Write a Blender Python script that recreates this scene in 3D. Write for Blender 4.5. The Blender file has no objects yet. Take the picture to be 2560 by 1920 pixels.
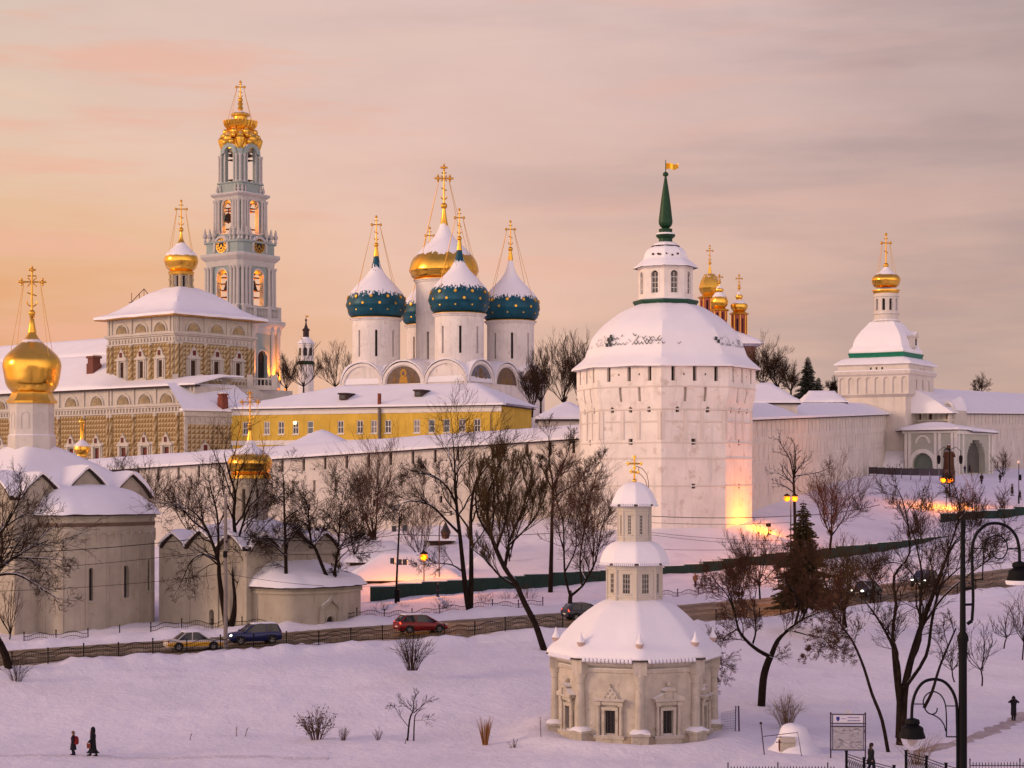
import bpy, math, random
from mathutils import Vector, Matrix, noise

S = bpy.context.scene
COL = S.collection
rad = math.radians
PI = math.pi
F, HZ, CZ = 4700.0, 1200.0, 18.0      # focal length in px of a 2560 px wide frame, horizon row, camera height

# ------------------------------------------------------------------ camera
cd = bpy.data.cameras.new('camera')
cam = bpy.data.objects.new('camera', cd)
COL.objects.link(cam)
cam.location = (0, 0, CZ)
cam.rotation_euler = (rad(90), 0, 0)
cd.sensor_width = 36
cd.lens = 36 * F / 2560
cd.shift_y = (HZ - 960) / 2560
cd.clip_start = 0.5
cd.clip_end = 20000
S.camera = cam

# ------------------------------------------------------------------ sky
SUN_EL, SUN_AZ = 9.0, -78.0            # low glow beyond the left edge of the frame
w = bpy.data.worlds.new('World')
S.world = w
w.use_nodes = True
nt = w.node_tree
nt.nodes.clear()
def N(t, **k):
 n = nt.nodes.new(t)
 for a, b in k.items():
  setattr(n, a, b)
 return n
def L(a, b):
 nt.links.new(a, b)
def wmath(op, a, b=None, c=None, clamp=False):
 n = N('ShaderNodeMath', operation=op, use_clamp=clamp)
 for i, q in enumerate((a, b, c)):
  if q is None:
   continue
  if isinstance(q, (int, float)):
   n.inputs[i].default_value = q
  else:
   L(q, n.inputs[i])
 return n.outputs[0]
def wramp(fac, stops, interp='LINEAR'):
 n = N('ShaderNodeValToRGB')
 cr = n.color_ramp
 cr.interpolation = interp
 while len(cr.elements) > 1:
  cr.elements.remove(cr.elements[-1])
 for i, (p, c) in enumerate(stops):
  e = cr.elements[0] if i == 0 else cr.elements.new(p)
  e.position = p
  e.color = (*c, 1)
 L(fac, n.inputs[0])
 return n.outputs[0]
def wmix(f, a, b, mode='MIX'):
 n = N('ShaderNodeMixRGB', blend_type=mode)
 for i, q in enumerate((f, a, b)):
  if isinstance(q, (int, float)):
   n.inputs[i].default_value = q
  elif isinstance(q, tuple):
   n.inputs[i].default_value = (*q, 1)
  else:
   L(q, n.inputs[i])
 return n.outputs[0]
tc = N('ShaderNodeTexCoord')
sep = N('ShaderNodeSeparateXYZ')
L(tc.outputs['Generated'], sep.inputs[0])
dx, dy, dz = sep.outputs
def wnoise(sx, sy, sz, scale, detail, rough=0.55, off=0.0):
 mp = N('ShaderNodeMapping')
 mp.inputs['Scale'].default_value = (sx, sy, sz)
 mp.inputs['Location'].default_value = (off, off * 0.7, off * 1.3)
 L(tc.outputs['Generated'], mp.inputs[0])
 nz = N('ShaderNodeTexNoise')
 nz.inputs['Scale'].default_value = scale
 nz.inputs['Detail'].default_value = detail
 nz.inputs['Roughness'].default_value = rough
 L(mp.outputs[0], nz.inputs[0])
 return nz.outputs[0]
n_big = wnoise(1, 1, 4.5, 2.6, 4, 0.5, 3.1)
n_str = wnoise(1, 1, 9, 5.0, 5, 0.55, 7.7)
n_fine = wnoise(1, 1, 3.2, 11.0, 6, 0.6, 1.3)
# left-to-right position in the sky, wobbling with the clouds
azf = wmath('ADD', wmath('MULTIPLY_ADD', dx, 1.5, 0.5), wmath('MULTIPLY', wmath('SUBTRACT', n_big, 0.5), 0.5), clamp=True)
elf = wmath('ADD', wmath('MULTIPLY', dz, 3.6), wmath('MULTIPLY', wmath('SUBTRACT', n_str, 0.5), 0.35), clamp=True)
low = wramp(azf, [(0.0, (0.86, 0.36, 0.12)), (0.16, (0.86, 0.42, 0.20)), (0.38, (0.90, 0.55, 0.41)), (0.65, (0.74, 0.47, 0.375)), (1.0, (0.53, 0.36, 0.31))])
mid = wramp(azf, [(0.0, (0.88, 0.68, 0.45)), (0.22, (0.93, 0.63, 0.45)), (0.45, (0.90, 0.575, 0.48)), (0.75, (0.68, 0.455, 0.405)), (1.0, (0.50, 0.345, 0.325))])
top = wramp(azf, [(0.0, (0.66, 0.54, 0.475)), (0.35, (0.76, 0.56, 0.525)), (0.7, (0.66, 0.49, 0.485)), (1.0, (0.46, 0.345, 0.35))])
c1 = wmix(wmath('MULTIPLY_ADD', elf, 2.6, -0.72, clamp=True), low, mid)
c2 = wmix(wmath('MULTIPLY_ADD', elf, 2.0, -0.95, clamp=True), c1, top)
# salmon streaks and slate cloud bands
streak = wramp(n_str, [(0.50, (0, 0, 0)), (0.66, (1, 1, 1))], 'EASE')
lefts = wmath('MULTIPLY_ADD', dx, -1.6, 0.55, clamp=True)
c3 = wmix(wmath('MULTIPLY', wmath('MULTIPLY', streak, lefts), 0.62), c2, (0.95, 0.45, 0.30))
bank = wramp(wnoise(1, 1, 6.5, 3.4, 5, 0.55, 12.9), [(0.47, (0, 0, 0)), (0.68, (1, 1, 1))], 'EASE')
rights = wmath('MULTIPLY_ADD', dx, 2.4, 0.42, clamp=True)
c4 = wmix(wmath('MULTIPLY', wmath('MULTIPLY', bank, rights), 0.55), c3, (0.37, 0.275, 0.285))
c5 = wmix(0.10, c4, wramp(n_fine, [(0.3, (0.45, 0.36, 0.33)), (0.7, (0.95, 0.76, 0.64))]))
# overhead: thicker lilac overcast
ovh = wramp(dz, [(0.27, (0, 0, 0)), (0.55, (1, 1, 1))], 'EASE')
zen = wramp(n_big, [(0.3, (0.29, 0.24, 0.44)), (0.7, (0.35, 0.29, 0.50))])
c6 = wmix(ovh, c5, zen)
# the open western sky behind the viewer is bright and low
back = wmath('MULTIPLY', wmath('MULTIPLY_ADD', dy, -1.25, 0.12, clamp=True), wramp(dz, [(0.0, (1, 1, 1)), (0.30, (0.8, 0.8, 0.8)), (0.75, (0, 0, 0))], 'EASE'))
c6 = wmix(back, c6, (1.85, 1.37, 1.22))
# sunset glow around the hidden sun
sd = Vector((math.sin(rad(SUN_AZ)) * math.cos(rad(SUN_EL)), math.cos(rad(SUN_AZ)) * math.cos(rad(SUN_EL)), math.sin(rad(SUN_EL))))
dot = N('ShaderNodeVectorMath', operation='DOT_PRODUCT')
L(tc.outputs['Generated'], dot.inputs[0])
dot.inputs[1].default_value = sd
glow = wmath('POWER', wmath('MAXIMUM', dot.outputs['Value'], 0.0), 9.0)
c7 = wmix(glow, c6, (1.9, 1.02, 0.42))
sky = N('ShaderNodeTexSky', sky_type='NISHITA')
sky.sun_disc = False
sky.sun_elevation = rad(SUN_EL)
sky.sun_rotation = rad(SUN_AZ)
bg1 = N('ShaderNodeBackground')
L(sky.outputs[0], bg1.inputs[0])
bg1.inputs[1].default_value = 0.05
bg2 = N('ShaderNodeBackground')
L(c7, bg2.inputs[0])
bg2.inputs[1].default_value = 1.0
mx = N('ShaderNodeMixShader')
mx.inputs[0].default_value = 0.93
L(bg1.outputs[0], mx.inputs[1])
L(bg2.outputs[0], mx.inputs[2])
wo = N('ShaderNodeOutputWorld')
L(mx.outputs[0], wo.inputs[0])

sl = bpy.data.lights.new('sun', 'SUN')
sl.energy = 1.5
sl.angle = rad(14)
sl.color = (1.0, 0.66, 0.45)
sun = bpy.data.objects.new('sun', sl)
COL.objects.link(sun)
# light comes from the left, a little from behind the camera side of the clouds
sdir = Vector((math.sin(rad(SUN_AZ - 28)) * math.cos(rad(SUN_EL + 5)), math.cos(rad(SUN_AZ - 28)) * math.cos(rad(SUN_EL + 5)), math.sin(rad(SUN_EL + 5))))
sun.rotation_euler = sdir.to_track_quat('Z', 'Y').to_euler()
sun.location = (-100, 60, 120)

S.view_settings.view_transform = 'Standard'
S.view_settings.look = 'None'
S.view_settings.exposure = 0.0
S.view_settings.gamma = 1.0
S.view_settings.use_curve_mapping = False

# ------------------------------------------------------------------ helpers: materials
MATS = {}
def mat(name, col, rough=0.75, metal=0.0, var=0.14, vs=0.7, bump=0.0, bs=6.0, snow=None, cap=None,
  col2=None, c2=(0.45, 0.6), emit=None, es=1.0, spec=0.3, streak=0.0):
 """procedural material; snow = up-facing threshold, cap = (height, ragged, scale) snow above a height"""
 if name in MATS:
  return MATS[name]
 m = bpy.data.materials.new(name)
 m.use_nodes = True
 t = m.node_tree
 nd, lk = t.nodes, t.links
 b = nd['Principled BSDF']
 b.inputs['Roughness'].default_value = rough
 b.inputs['Metallic'].default_value = metal
 b.inputs['Specular IOR Level'].default_value = spec
 if emit:
  b.inputs['Base Color'].default_value = (*col, 1)
  b.inputs['Emission Color'].default_value = (*emit, 1)
  b.inputs['Emission Strength'].default_value = es
  MATS[name] = m
  return m
 co = nd.new('ShaderNodeTexCoord')
 def nz(scale, det=4, stretch=None):
  n = nd.new('ShaderNodeTexNoise')
  n.inputs['Scale'].default_value = scale
  n.inputs['Detail'].default_value = det
  n.inputs['Roughness'].default_value = 0.6
  if stretch:
   mp = nd.new('ShaderNodeMapping')
   mp.inputs['Scale'].default_value = stretch
   lk.new(co.outputs['Object'], mp.inputs[0])
   lk.new(mp.outputs[0], n.inputs[0])
  else:
   lk.new(co.outputs['Object'], n.inputs[0])
  return n.outputs[0]
 def mr(v, a, bb, c, d):
  n = nd.new('ShaderNodeMapRange')
  for i, q in enumerate((a, bb, c, d)):
   n.inputs[i + 1].default_value = q
  lk.new(v, n.inputs[0])
  return n.outputs[0]
 def mix(f, a, bb):
  n = nd.new('ShaderNodeMixRGB')
  for i, q in enumerate((f, a, bb)):
   if isinstance(q, float):
    n.inputs[i].default_value = q
   elif isinstance(q, tuple):
    n.inputs[i].default_value = (*q, 1)
   else:
    lk.new(q, n.inputs[i])
  return n.outputs[0]
 lo = tuple(c * (1 - var) for c in col)
 hi = tuple(min(1.0, c * (1 + var)) for c in col)
 cur = mix(mr(nz(vs, 6), 0.3, 0.7, 0, 1), lo, hi)
 if streak:
  dirt = tuple(c * 0.62 for c in col)
  f = nd.new('ShaderNodeMath'); f.operation = 'MULTIPLY'
  lk.new(mr(nz(1.0, 5, (1.6, 1.6, 0.16)), 0.52, 0.78, 0, streak), f.inputs[0])
  f.inputs[1].default_value = 1.0
  cur = mix(f.outputs[0], cur, dirt)
 if col2:
  cur = mix(mr(nz(vs * 2.3, 6), c2[0], c2[1], 0, 1), cur, col2)
 if bump:
  bp = nd.new('ShaderNodeBump')
  bp.inputs['Strength'].default_value = bump
  bp.inputs['Distance'].default_value = 0.1
  lk.new(nz(bs, 5), bp.inputs['Height'])
  lk.new(bp.outputs[0], b.inputs['Normal'])
 sm = None
 if snow is not None:
  g = nd.new('ShaderNodeNewGeometry')
  sp = nd.new('ShaderNodeSeparateXYZ')
  lk.new(g.outputs['Normal'], sp.inputs[0])
  ad = nd.new('ShaderNodeMath'); ad.operation = 'MULTIPLY_ADD'
  lk.new(nz(1.7, 4), ad.inputs[0]); ad.inputs[1].default_value = 0.5
  lk.new(sp.outputs[2], ad.inputs[2])
  sm = mr(ad.outputs[0], snow + 0.2, snow + 0.34, 0, 1)
 if cap:
  sp = nd.new('ShaderNodeSeparateXYZ')
  lk.new(co.outputs['Object'], sp.inputs[0])
  ad = nd.new('ShaderNodeMath'); ad.operation = 'MULTIPLY_ADD'
  lk.new(nz(cap[2], 5, (1, 1, 0.2)), ad.inputs[0]); ad.inputs[1].default_value = cap[1]
  lk.new(sp.outputs[2], ad.inputs[2])
  h0 = cap[0] + cap[1] * 0.5
  sm = mr(ad.outputs[0], h0 - 0.06, h0 + 0.1, 0, 1)
  if len(cap) > 3:      # bare again above this height
   up = mr(ad.outputs[0], cap[3] + cap[1] * 0.5 - 0.1, cap[3] + cap[1] * 0.5 + 0.1, 1, 0)
   mu = nd.new('ShaderNodeMath'); mu.operation = 'MULTIPLY'
   lk.new(sm, mu.inputs[0]); lk.new(up, mu.inputs[1])
   sm = mu.outputs[0]
 if sm is not None:
  cur = mix(sm, cur, (0.83, 0.82, 0.85))
  lk.new(mr(sm, 0, 1, rough, 0.8), b.inputs['Roughness'])
  if metal:
   lk.new(mr(sm, 0, 1, metal, 0), b.inputs['Metallic'])
 lk.new(cur, b.inputs['Base Color'])
 MATS[name] = m
 return m

SNOW = mat('snow', (0.84, 0.83, 0.86), 0.85, var=0.03, vs=0.3, bump=0.25, bs=1.6)
GSNOW = mat('ground_snow', (0.81, 0.785, 0.83), 0.85, var=0.06, vs=0.16, bump=1.0, bs=2.0, col2=(0.74, 0.71, 0.765), c2=(0.54, 0.70))
WHITE = mat('white_plaster', (0.77, 0.72, 0.67), 0.85, var=0.09, vs=0.35, bump=0.25, bs=3, snow=0.62, streak=0.6, col2=(0.64, 0.57, 0.51), c2=(0.57, 0.68))
WALLP = mat('wall_plaster', (0.66, 0.60, 0.53), 0.9, var=0.12, vs=0.3, bump=0.3, bs=3, snow=0.62, streak=0.6, col2=(0.54, 0.47, 0.40), c2=(0.58, 0.70))
CREAM = mat('cream_plaster', (0.54, 0.495, 0.42), 0.9, var=0.09, vs=0.5, bump=0.12, bs=4, snow=0.6, streak=0.4)
GREYC = mat('grey_cream_plaster', (0.42, 0.375, 0.30), 0.9, var=0.14, vs=0.45, bump=0.3, bs=4, snow=0.62, streak=0.6, col2=(0.33, 0.29, 0.225), c2=(0.58, 0.72))
STONE = mat('chapel_stone', (0.50, 0.45, 0.37), 0.9, var=0.18, vs=0.9, bump=0.5, bs=6, snow=0.6, streak=0.9, col2=(0.37, 0.315, 0.24), c2=(0.56, 0.70))
TRIM = mat('white_trim', (0.70, 0.67, 0.62), 0.8, var=0.08, vs=1.0, snow=0.6)
BLUEW = mat('pale_blue_plaster', (0.27, 0.33, 0.315), 0.85, var=0.08, vs=0.4, snow=0.6, streak=0.3)
BTRIM = mat('bell_tower_trim', (0.45, 0.435, 0.41), 0.85, var=0.08, vs=0.5, snow=0.55, streak=0.3)
YELLOW = mat('yellow_plaster', (0.62, 0.41, 0.06), 0.85, var=0.12, vs=0.35, streak=0.6)
RTRIM = mat('refectory_trim', (0.50, 0.46, 0.40), 0.85, var=0.12, vs=0.8, snow=0.6, streak=0.4)  # white trim darkened to hold the facade's shade; ochre and straw likewise
GWHITE = mat('gate_tower_plaster', (0.63, 0.575, 0.515), 0.88, var=0.09, vs=0.35, bump=0.2, bs=3, snow=0.62, streak=0.5)
OCHRE = mat('ochre_paint', (0.25, 0.16, 0.06), 0.85, var=0.12, vs=0.8)
STRAW = mat('straw_paint', (0.44, 0.35, 0.21), 0.85, var=0.10, vs=0.8)
DARK = mat('opening_shade', (0.018, 0.013, 0.012), 0.6, var=0.2)  # near-black backing paints in the shade deep inside recesses
DRED = mat('dark_red_panel', (0.12, 0.018, 0.014), 0.6, var=0.2)
GLASS = mat('window_glass', (0.035, 0.033, 0.036), 0.12, var=0.3, vs=2, spec=0.6)
FASCIA = mat('dark_fascia', (0.045, 0.028, 0.026), 0.8, var=0.2)
BRICK = mat('red_brick', (0.20, 0.055, 0.035), 0.85, var=0.25, vs=3, snow=0.6)
REDP = mat('red_plaster', (0.34, 0.10, 0.075), 0.85, var=0.12, vs=1.0, snow=0.6)
GOLD = mat('gold_leaf', (0.88, 0.50, 0.075), 0.27, 1.0, var=0.12, vs=1.2, bump=0.05, bs=2, spec=0.5)
GOLDM = mat('gold_paint', (0.70, 0.37, 0.05), 0.4, 0.85, var=0.15, vs=2, spec=0.5)
GREENR = mat('green_roof_metal', (0.008, 0.045, 0.018), 0.45, 0.2, var=0.25, vs=1.5)
GREENB = mat('bright_green_metal', (0.012, 0.17, 0.10), 0.45, 0.2, var=0.2, vs=1.5)
IRON = mat('black_iron', (0.005, 0.005, 0.006), 0.6, 0.0, var=0.2, spec=0.12)
BARK = mat('bark', (0.020, 0.013, 0.010), 0.95, var=0.45, vs=3, bump=0.6, bs=9, snow=0.60, spec=0.05)
TWIG = mat('twigs', (0.042, 0.025, 0.017), 0.95, var=0.3, vs=2, spec=0.05)
TWIGR = mat('reddish_twigs', (0.075, 0.036, 0.024), 0.95, var=0.3, vs=2, spec=0.05)
TWIGO = mat('olive_twigs', (0.068, 0.042, 0.019), 0.95, var=0.3, vs=2, spec=0.05)
TWIGT = mat('tan_twigs', (0.20, 0.13, 0.075), 0.95, var=0.3, vs=2)
LEAF = mat('leaves_and_seed_heads', (0.070, 0.032, 0.014), 0.9, var=0.35, vs=1.5)
NEEDLE = mat('spruce_needles', (0.030, 0.034, 0.018), 0.95, var=0.35, vs=1.0, snow=0.78)
NEEDLB = mat('brown_spruce_needles', (0.060, 0.040, 0.014), 0.95, var=0.35, vs=1.0)
CONC = mat('concrete', (0.20, 0.17, 0.155), 0.9, var=0.15, vs=1.5)
WOOD = mat('dark_wood', (0.07, 0.04, 0.03), 0.85, var=0.2)
GFENCE = mat('green_fence_sheet', (0.005, 0.028, 0.021), 0.5, 0.1, var=0.25, vs=0.5)
LAMPG = mat('sodium_lamp', (.06, .02, 0), emit=(1.0, 0.19, 0.015), es=2.0)
LAMPW = mat('car_headlight', (1, 1, 1), emit=(1.0, 0.92, 0.75), es=7.0)
LAMPR = mat('tail_light', (0.5, 0.02, 0.01), emit=(1.0, 0.06, 0.02), es=5.0)

TOWERW = mat('tower_limewash', (0.80, 0.75, 0.70), 0.85, var=0.10, vs=0.35, bump=0.3, bs=3, streak=0.6, col2=(0.62, 0.55, 0.49), c2=(0.57, 0.68))
WHITEB = mat('bare_white_plaster', (0.70, 0.64, 0.585), 0.85, var=0.09, vs=0.35, bump=0.2, bs=3)
# ------------------------------------------------------------------ helpers: meshes
class MB:
 def __init__(s, X=None):
  s.v, s.f, s.m, s.X = [], [], [], X
 def pt(s, p):
  if s.X is not None:
   p = s.X @ Vector(p)
  s.v.append((p[0], p[1], p[2]))
  return len(s.v) - 1
 def face(s, pts, mi=0):
  s.f.append([s.pt(p) for p in pts]); s.m.append(mi)
 def idx(s, ids, mi=0):
  s.f.append(list(ids)); s.m.append(mi)
 def box(s, c, sz, rz=0.0, mi=0, tx=1.0, ty=1.0):
  a, b, h = sz[0] / 2, sz[1] / 2, sz[2] / 2
  cs, sn = math.cos(rz), math.sin(rz)
  q = []
  for z, kx, ky in ((-h, 1, 1), (h, tx, ty)):
   for x, y in ((-a, -b), (a, -b), (a, b), (-a, b)):
    x, y = x * kx, y * ky
    q.append(s.pt((c[0] + x * cs - y * sn, c[1] + x * sn + y * cs, c[2] + z)))
  for f in ((3, 2, 1, 0), (4, 5, 6, 7), (0, 1, 5, 4), (1, 2, 6, 5), (2, 3, 7, 6), (3, 0, 4, 7)):
   s.idx([q[i] for i in f], mi)
 def tube(s, pts, rs, n=6, mi=0, cap=True):
  pts = [Vector(p) for p in pts]
  if isinstance(rs, (int, float)):
   rs = [rs] * len(pts)
  k = len(pts)
  prev = None
  rings = []
  for i in range(k):
   t = (pts[min(i + 1, k - 1)] - pts[max(i - 1, 0)])
   if t.length < 1e-9:
    t = Vector((0, 0, 1))
   t.normalize()
   if prev is None:
    u = t.cross(Vector((0, 0, 1)))
    if u.length < 0.05:
     u = t.cross(Vector((0, 1, 0)))
   else:
    u = prev - t * prev.dot(t)
    if u.length < 1e-6:
     u = t.cross(Vector((0.3, 1, 0.2)))
   u.normalize()
   prev = u
   vv = t.cross(u)
   ring = []
   for j in range(n):
    a = 2 * PI * j / n
    ring.append(s.pt(pts[i] + (u * math.cos(a) + vv * math.sin(a)) * rs[i]))
   rings.append(ring)
  for i in range(k - 1):
   A, B = rings[i], rings[i + 1]
   for j in range(n):
    s.idx((A[j], A[(j + 1) % n], B[(j + 1) % n], B[j]), mi)
  if cap:
   s.idx(rings[0][::-1], mi); s.idx(rings[-1], mi)
 def lathe(s, prof, n=32, c=(0, 0, 0), mi=0, poly=0, rot=0.0, cap=True, jit=0.0, a0=0.0, a1=2 * PI, soft=0.0):
  """revolve (r, z); poly = number of flat sides, r then is the corner radius; soft rounds the corners"""
  full = abs(a1 - a0 - 2 * PI) < 1e-6
  cols = n if full else n + 1
  rings = []
  for (r, z) in prof:
   ring = []
   for j in range(cols):
    a = a0 + (a1 - a0) * j / n
    rr = r
    if poly:
     st = 2 * PI / poly
     k = math.cos(st / 2) / math.cos((a % st) - st / 2)
     rr = r * (k * (1 - soft) + soft * (0.5 + 0.5 * math.cos(st / 2)))
    zz = z
    x, y = rr * math.cos(a + rot), rr * math.sin(a + rot)
    if jit and r > 0.01:
     q = noise.noise(Vector((x * 0.55 + c[0], y * 0.55 + c[1], z * 0.55 + c[2])))
     q2 = noise.noise(Vector((x * 1.7 + 9, y * 1.7, z * 1.7)))
     zz += jit * (q + 0.4 * q2)
    ring.append(s.pt((c[0] + x, c[1] + y, c[2] + zz)))
   rings.append(ring)
  m = cols if full else cols - 1
  for i in range(len(rings) - 1):
   A, B = rings[i], rings[i + 1]
   for j in range(m):
    s.idx((A[j], A[(j + 1) % cols], B[(j + 1) % cols], B[j]), mi)
  if cap:
   s.idx(rings[0][::-1], mi); s.idx(rings[-1], mi)
 def sphere(s, c, r, n=10, mi=0, sc=(1, 1, 1)):
  pr = []
  for i in range(n + 1):
   a = -PI / 2 + PI * i / n
   pr.append((max(1e-4, math.cos(a)) * r, math.sin(a) * r))
  X0 = s.X
  M = Matrix.Translation(Vector(c)) @ Matrix.Diagonal((*sc, 1))
  s.X = M if X0 is None else X0 @ M
  s.lathe(pr, max(6, int(n * 1.4)), mi=mi, cap=False)
  s.X = X0
 def slab(s, outline, fn, w0, w1, mi=0):
  """outline in (u, v) extruded from w0 to w1 through fn(u, v, w)"""
  A = [s.pt(fn(u, v, w0)) for u, v in outline]
  B = [s.pt(fn(u, v, w1)) for u, v in outline]
  s.idx(A, mi); s.idx(B[::-1], mi)
  k = len(A)
  for i in range(k):
   s.idx((A[i], B[i], B[(i + 1) % k], A[(i + 1) % k]), mi)
 def archband(s, fn, uc, vs, r0, r1, w0, w1, n=16, mi=0, leg=0.0, sy=1.0):
  o = []
  for i in range(n + 1):
   a = PI * i / n
   o.append((uc - math.cos(a) * r1, vs + math.sin(a) * r1 * sy))
  if leg:
   o = [(uc - r1, vs - leg)] + o + [(uc + r1, vs - leg)]
  q = []
  for i in range(n + 1):
   a = PI - PI * i / n
   q.append((uc - math.cos(a) * r0, vs + math.sin(a) * r0 * sy))
  if leg:
   q = [(uc + r0, vs - leg)] + q + [(uc - r0, vs - leg)]
  # quads between the two outlines
  q = q[::-1]
  k = len(o)
  P = [[s.pt(fn(u, v, ww)) for u, v in ln] for ln in (o, q) for ww in (w0, w1)]
  o0, o1, q0, q1 = P
  for i in range(k - 1):
   s.idx((o0[i], o0[i + 1], q0[i + 1], q0[i]), mi)
   s.idx((o0[i], o1[i], o1[i + 1], o0[i + 1]), mi)
   s.idx((q0[i], q0[i + 1], q1[i + 1], q1[i]), mi)
  s.idx((o0[0], q0[0], q1[0], o1[0]), mi)
  s.idx((o0[-1], o1[-1], q1[-1], q0[-1]), mi)
 def panel(s, fn, u0, u1, v0, v1, holes, depth=0.4, mi=0, bmi=1, back=True, inner=None, us=(), vs=()):
  """wall face with real recesses; hole = (u0, u1, v0, v1[, 'arch'])"""
  rects = []
  for h in holes:
   if len(h) > 4 and h[4]:
    a, b, c, d = h[:4]
    r = (b - a) / 2
    uc = (a + b) / 2
    ry = min(r * (h[4] if isinstance(h[4], float) else 1.0), (d - c) * 0.6)
    rects.append((a, b, c, d - ry))
    k = 6
    for i in range(k):
     z0, z1 = i / k, (i + 1) / k
     hw = r * math.sqrt(max(0.0, 1 - ((z0 + z1) / 2) ** 2))
     rects.append((uc - hw, uc + hw, d - ry + ry * z0, d - ry + ry * z1))
   else:
    rects.append(h[:4])
  U = sorted(set([round(x, 5) for x in [u0, u1, *us] + [r[i] for r in rects for i in (0, 1)] if u0 - 1e-6 <= x <= u1 + 1e-6]))
  V = sorted(set([round(x, 5) for x in [v0, v1, *vs] + [r[i] for r in rects for i in (2, 3)] if v0 - 1e-6 <= x <= v1 + 1e-6]))
  nu, nv = len(U) - 1, len(V) - 1
  hole = [[False] * nv for _ in range(nu)]
  for r in rects:
   for i in range(nu):
    cu = (U[i] + U[i + 1]) / 2
    if r[0] < cu < r[1]:
     for j in range(nv):
      cv = (V[j] + V[j + 1]) / 2
      if r[2] < cv < r[3]:
       hole[i][j] = True
  ids = {}
  def P(i, j, k):
   if (i, j, k) not in ids:
    ids[(i, j, k)] = s.pt(fn(U[i], V[j], (0.0, depth)[k]))
   return ids[(i, j, k)]
  for i in range(nu):
   for j in range(nv):
    if not hole[i][j]:
     s.idx((P(i, j, 0), P(i + 1, j, 0), P(i + 1, j + 1, 0), P(i, j + 1, 0)), mi)
     if inner is not None:
      s.idx((P(i, j, 1), P(i, j + 1, 1), P(i + 1, j + 1, 1), P(i + 1, j, 1)), inner)
     continue
    if back:
     cv_ = (V[j] + V[j + 1]) / 2; cu_ = (U[i] + U[i + 1]) / 2
     pl = any(len(h) > 5 and h[0] < cu_ < h[1] and h[2] < cv_ < h[3] for h in holes)
     s.idx((P(i, j, 1), P(i + 1, j, 1), P(i + 1, j + 1, 1), P(i, j + 1, 1)), mi if pl else bmi)
    if i == 0 or not hole[i - 1][j]:
     s.idx((P(i, j, 0), P(i, j + 1, 0), P(i, j + 1, 1), P(i, j, 1)), mi)
    if i == nu - 1 or not hole[i + 1][j]:
     s.idx((P(i + 1, j, 0), P(i + 1, j, 1), P(i + 1, j + 1, 1), P(i + 1, j + 1, 0)), mi)
    if j == 0 or not hole[i][j - 1]:
     s.idx((P(i, j, 0), P(i, j, 1), P(i + 1, j, 1), P(i + 1, j, 0)), mi)
    if j == nv - 1 or not hole[i][j + 1]:
     s.idx((P(i, j + 1, 0), P(i + 1, j + 1, 0), P(i + 1, j + 1, 1), P(i, j + 1, 1)), mi)
 def hfield(s, x0, x1, y0, y1, zf, nx, ny, thick=0.35, mi=0, jit=0.06, zb=None):
  """snow blanket: top surface zf(x, y) with a skirt"""
  T, B = [], []
  for i in range(nx + 1):
   tr, br = [], []
   for j in range(ny + 1):
    x, y = x0 + (x1 - x0) * i / nx, y0 + (y1 - y0) * j / ny
    z = zf(x, y)
    e = i in (0, nx) or j in (0, ny)
    q = noise.noise(Vector((x * 0.5, y * 0.5, z * 0.5))) + 0.5 * noise.noise(Vector((x * 1.6, y * 1.6, z + 5)))
    tr.append(s.pt((x, y, z + (thick * (0.6 if e else 1)) + jit * q)))
    br.append(s.pt((x, y, z)))
   T.append(tr); B.append(br)
  for i in range(nx):
   for j in range(ny):
    s.idx((T[i][j], T[i + 1][j], T[i + 1][j + 1], T[i][j + 1]), mi)
    s.idx((B[i][j], B[i][j + 1], B[i + 1][j + 1], B[i + 1][j]), mi)
  for i in range(nx):
   s.idx((B[i][0], B[i + 1][0], T[i + 1][0], T[i][0]), mi)
   s.idx((B[i + 1][ny], B[i][ny], T[i][ny], T[i + 1][ny]), mi)
  for j in range(ny):
   s.idx((B[0][j + 1], B[0][j], T[0][j], T[0][j + 1]), mi)
   s.idx((B[nx][j], B[nx][j + 1], T[nx][j + 1], T[nx][j]), mi)

def face_fn(p0, p1, z0=0.0):
 """flat wall from p0 to p1 seen from outside left to right: u along, v up, w inward"""
 d = Vector((p1[0] - p0[0], p1[1] - p0[1]))
 ln = d.length
 d /= ln
 def fn(u, v, w):
  return (p0[0] + d.x * u - d.y * w, p0[1] + d.y * u + d.x * w, z0 + v)
 return fn, ln

def sm(pts, k=5):
 """Catmull-Rom through profile points"""
 o = []
 n = len(pts)
 for i in range(n - 1):
  p0, p1, p2, p3 = pts[max(i - 1, 0)], pts[i], pts[i + 1], pts[min(i + 2, n - 1)]
  for j in range(k):
   t = j / k
   o.append(tuple(0.5 * (2 * b + (c - a) * t + (2 * a - 5 * b + 4 * c - d) * t * t + (-a + 3 * b - 3 * c + d) * t ** 3)
       for a, b, c, d in zip(p0, p1, p2, p3)))
 o.append(tuple(pts[-1]))
 return o

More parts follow.
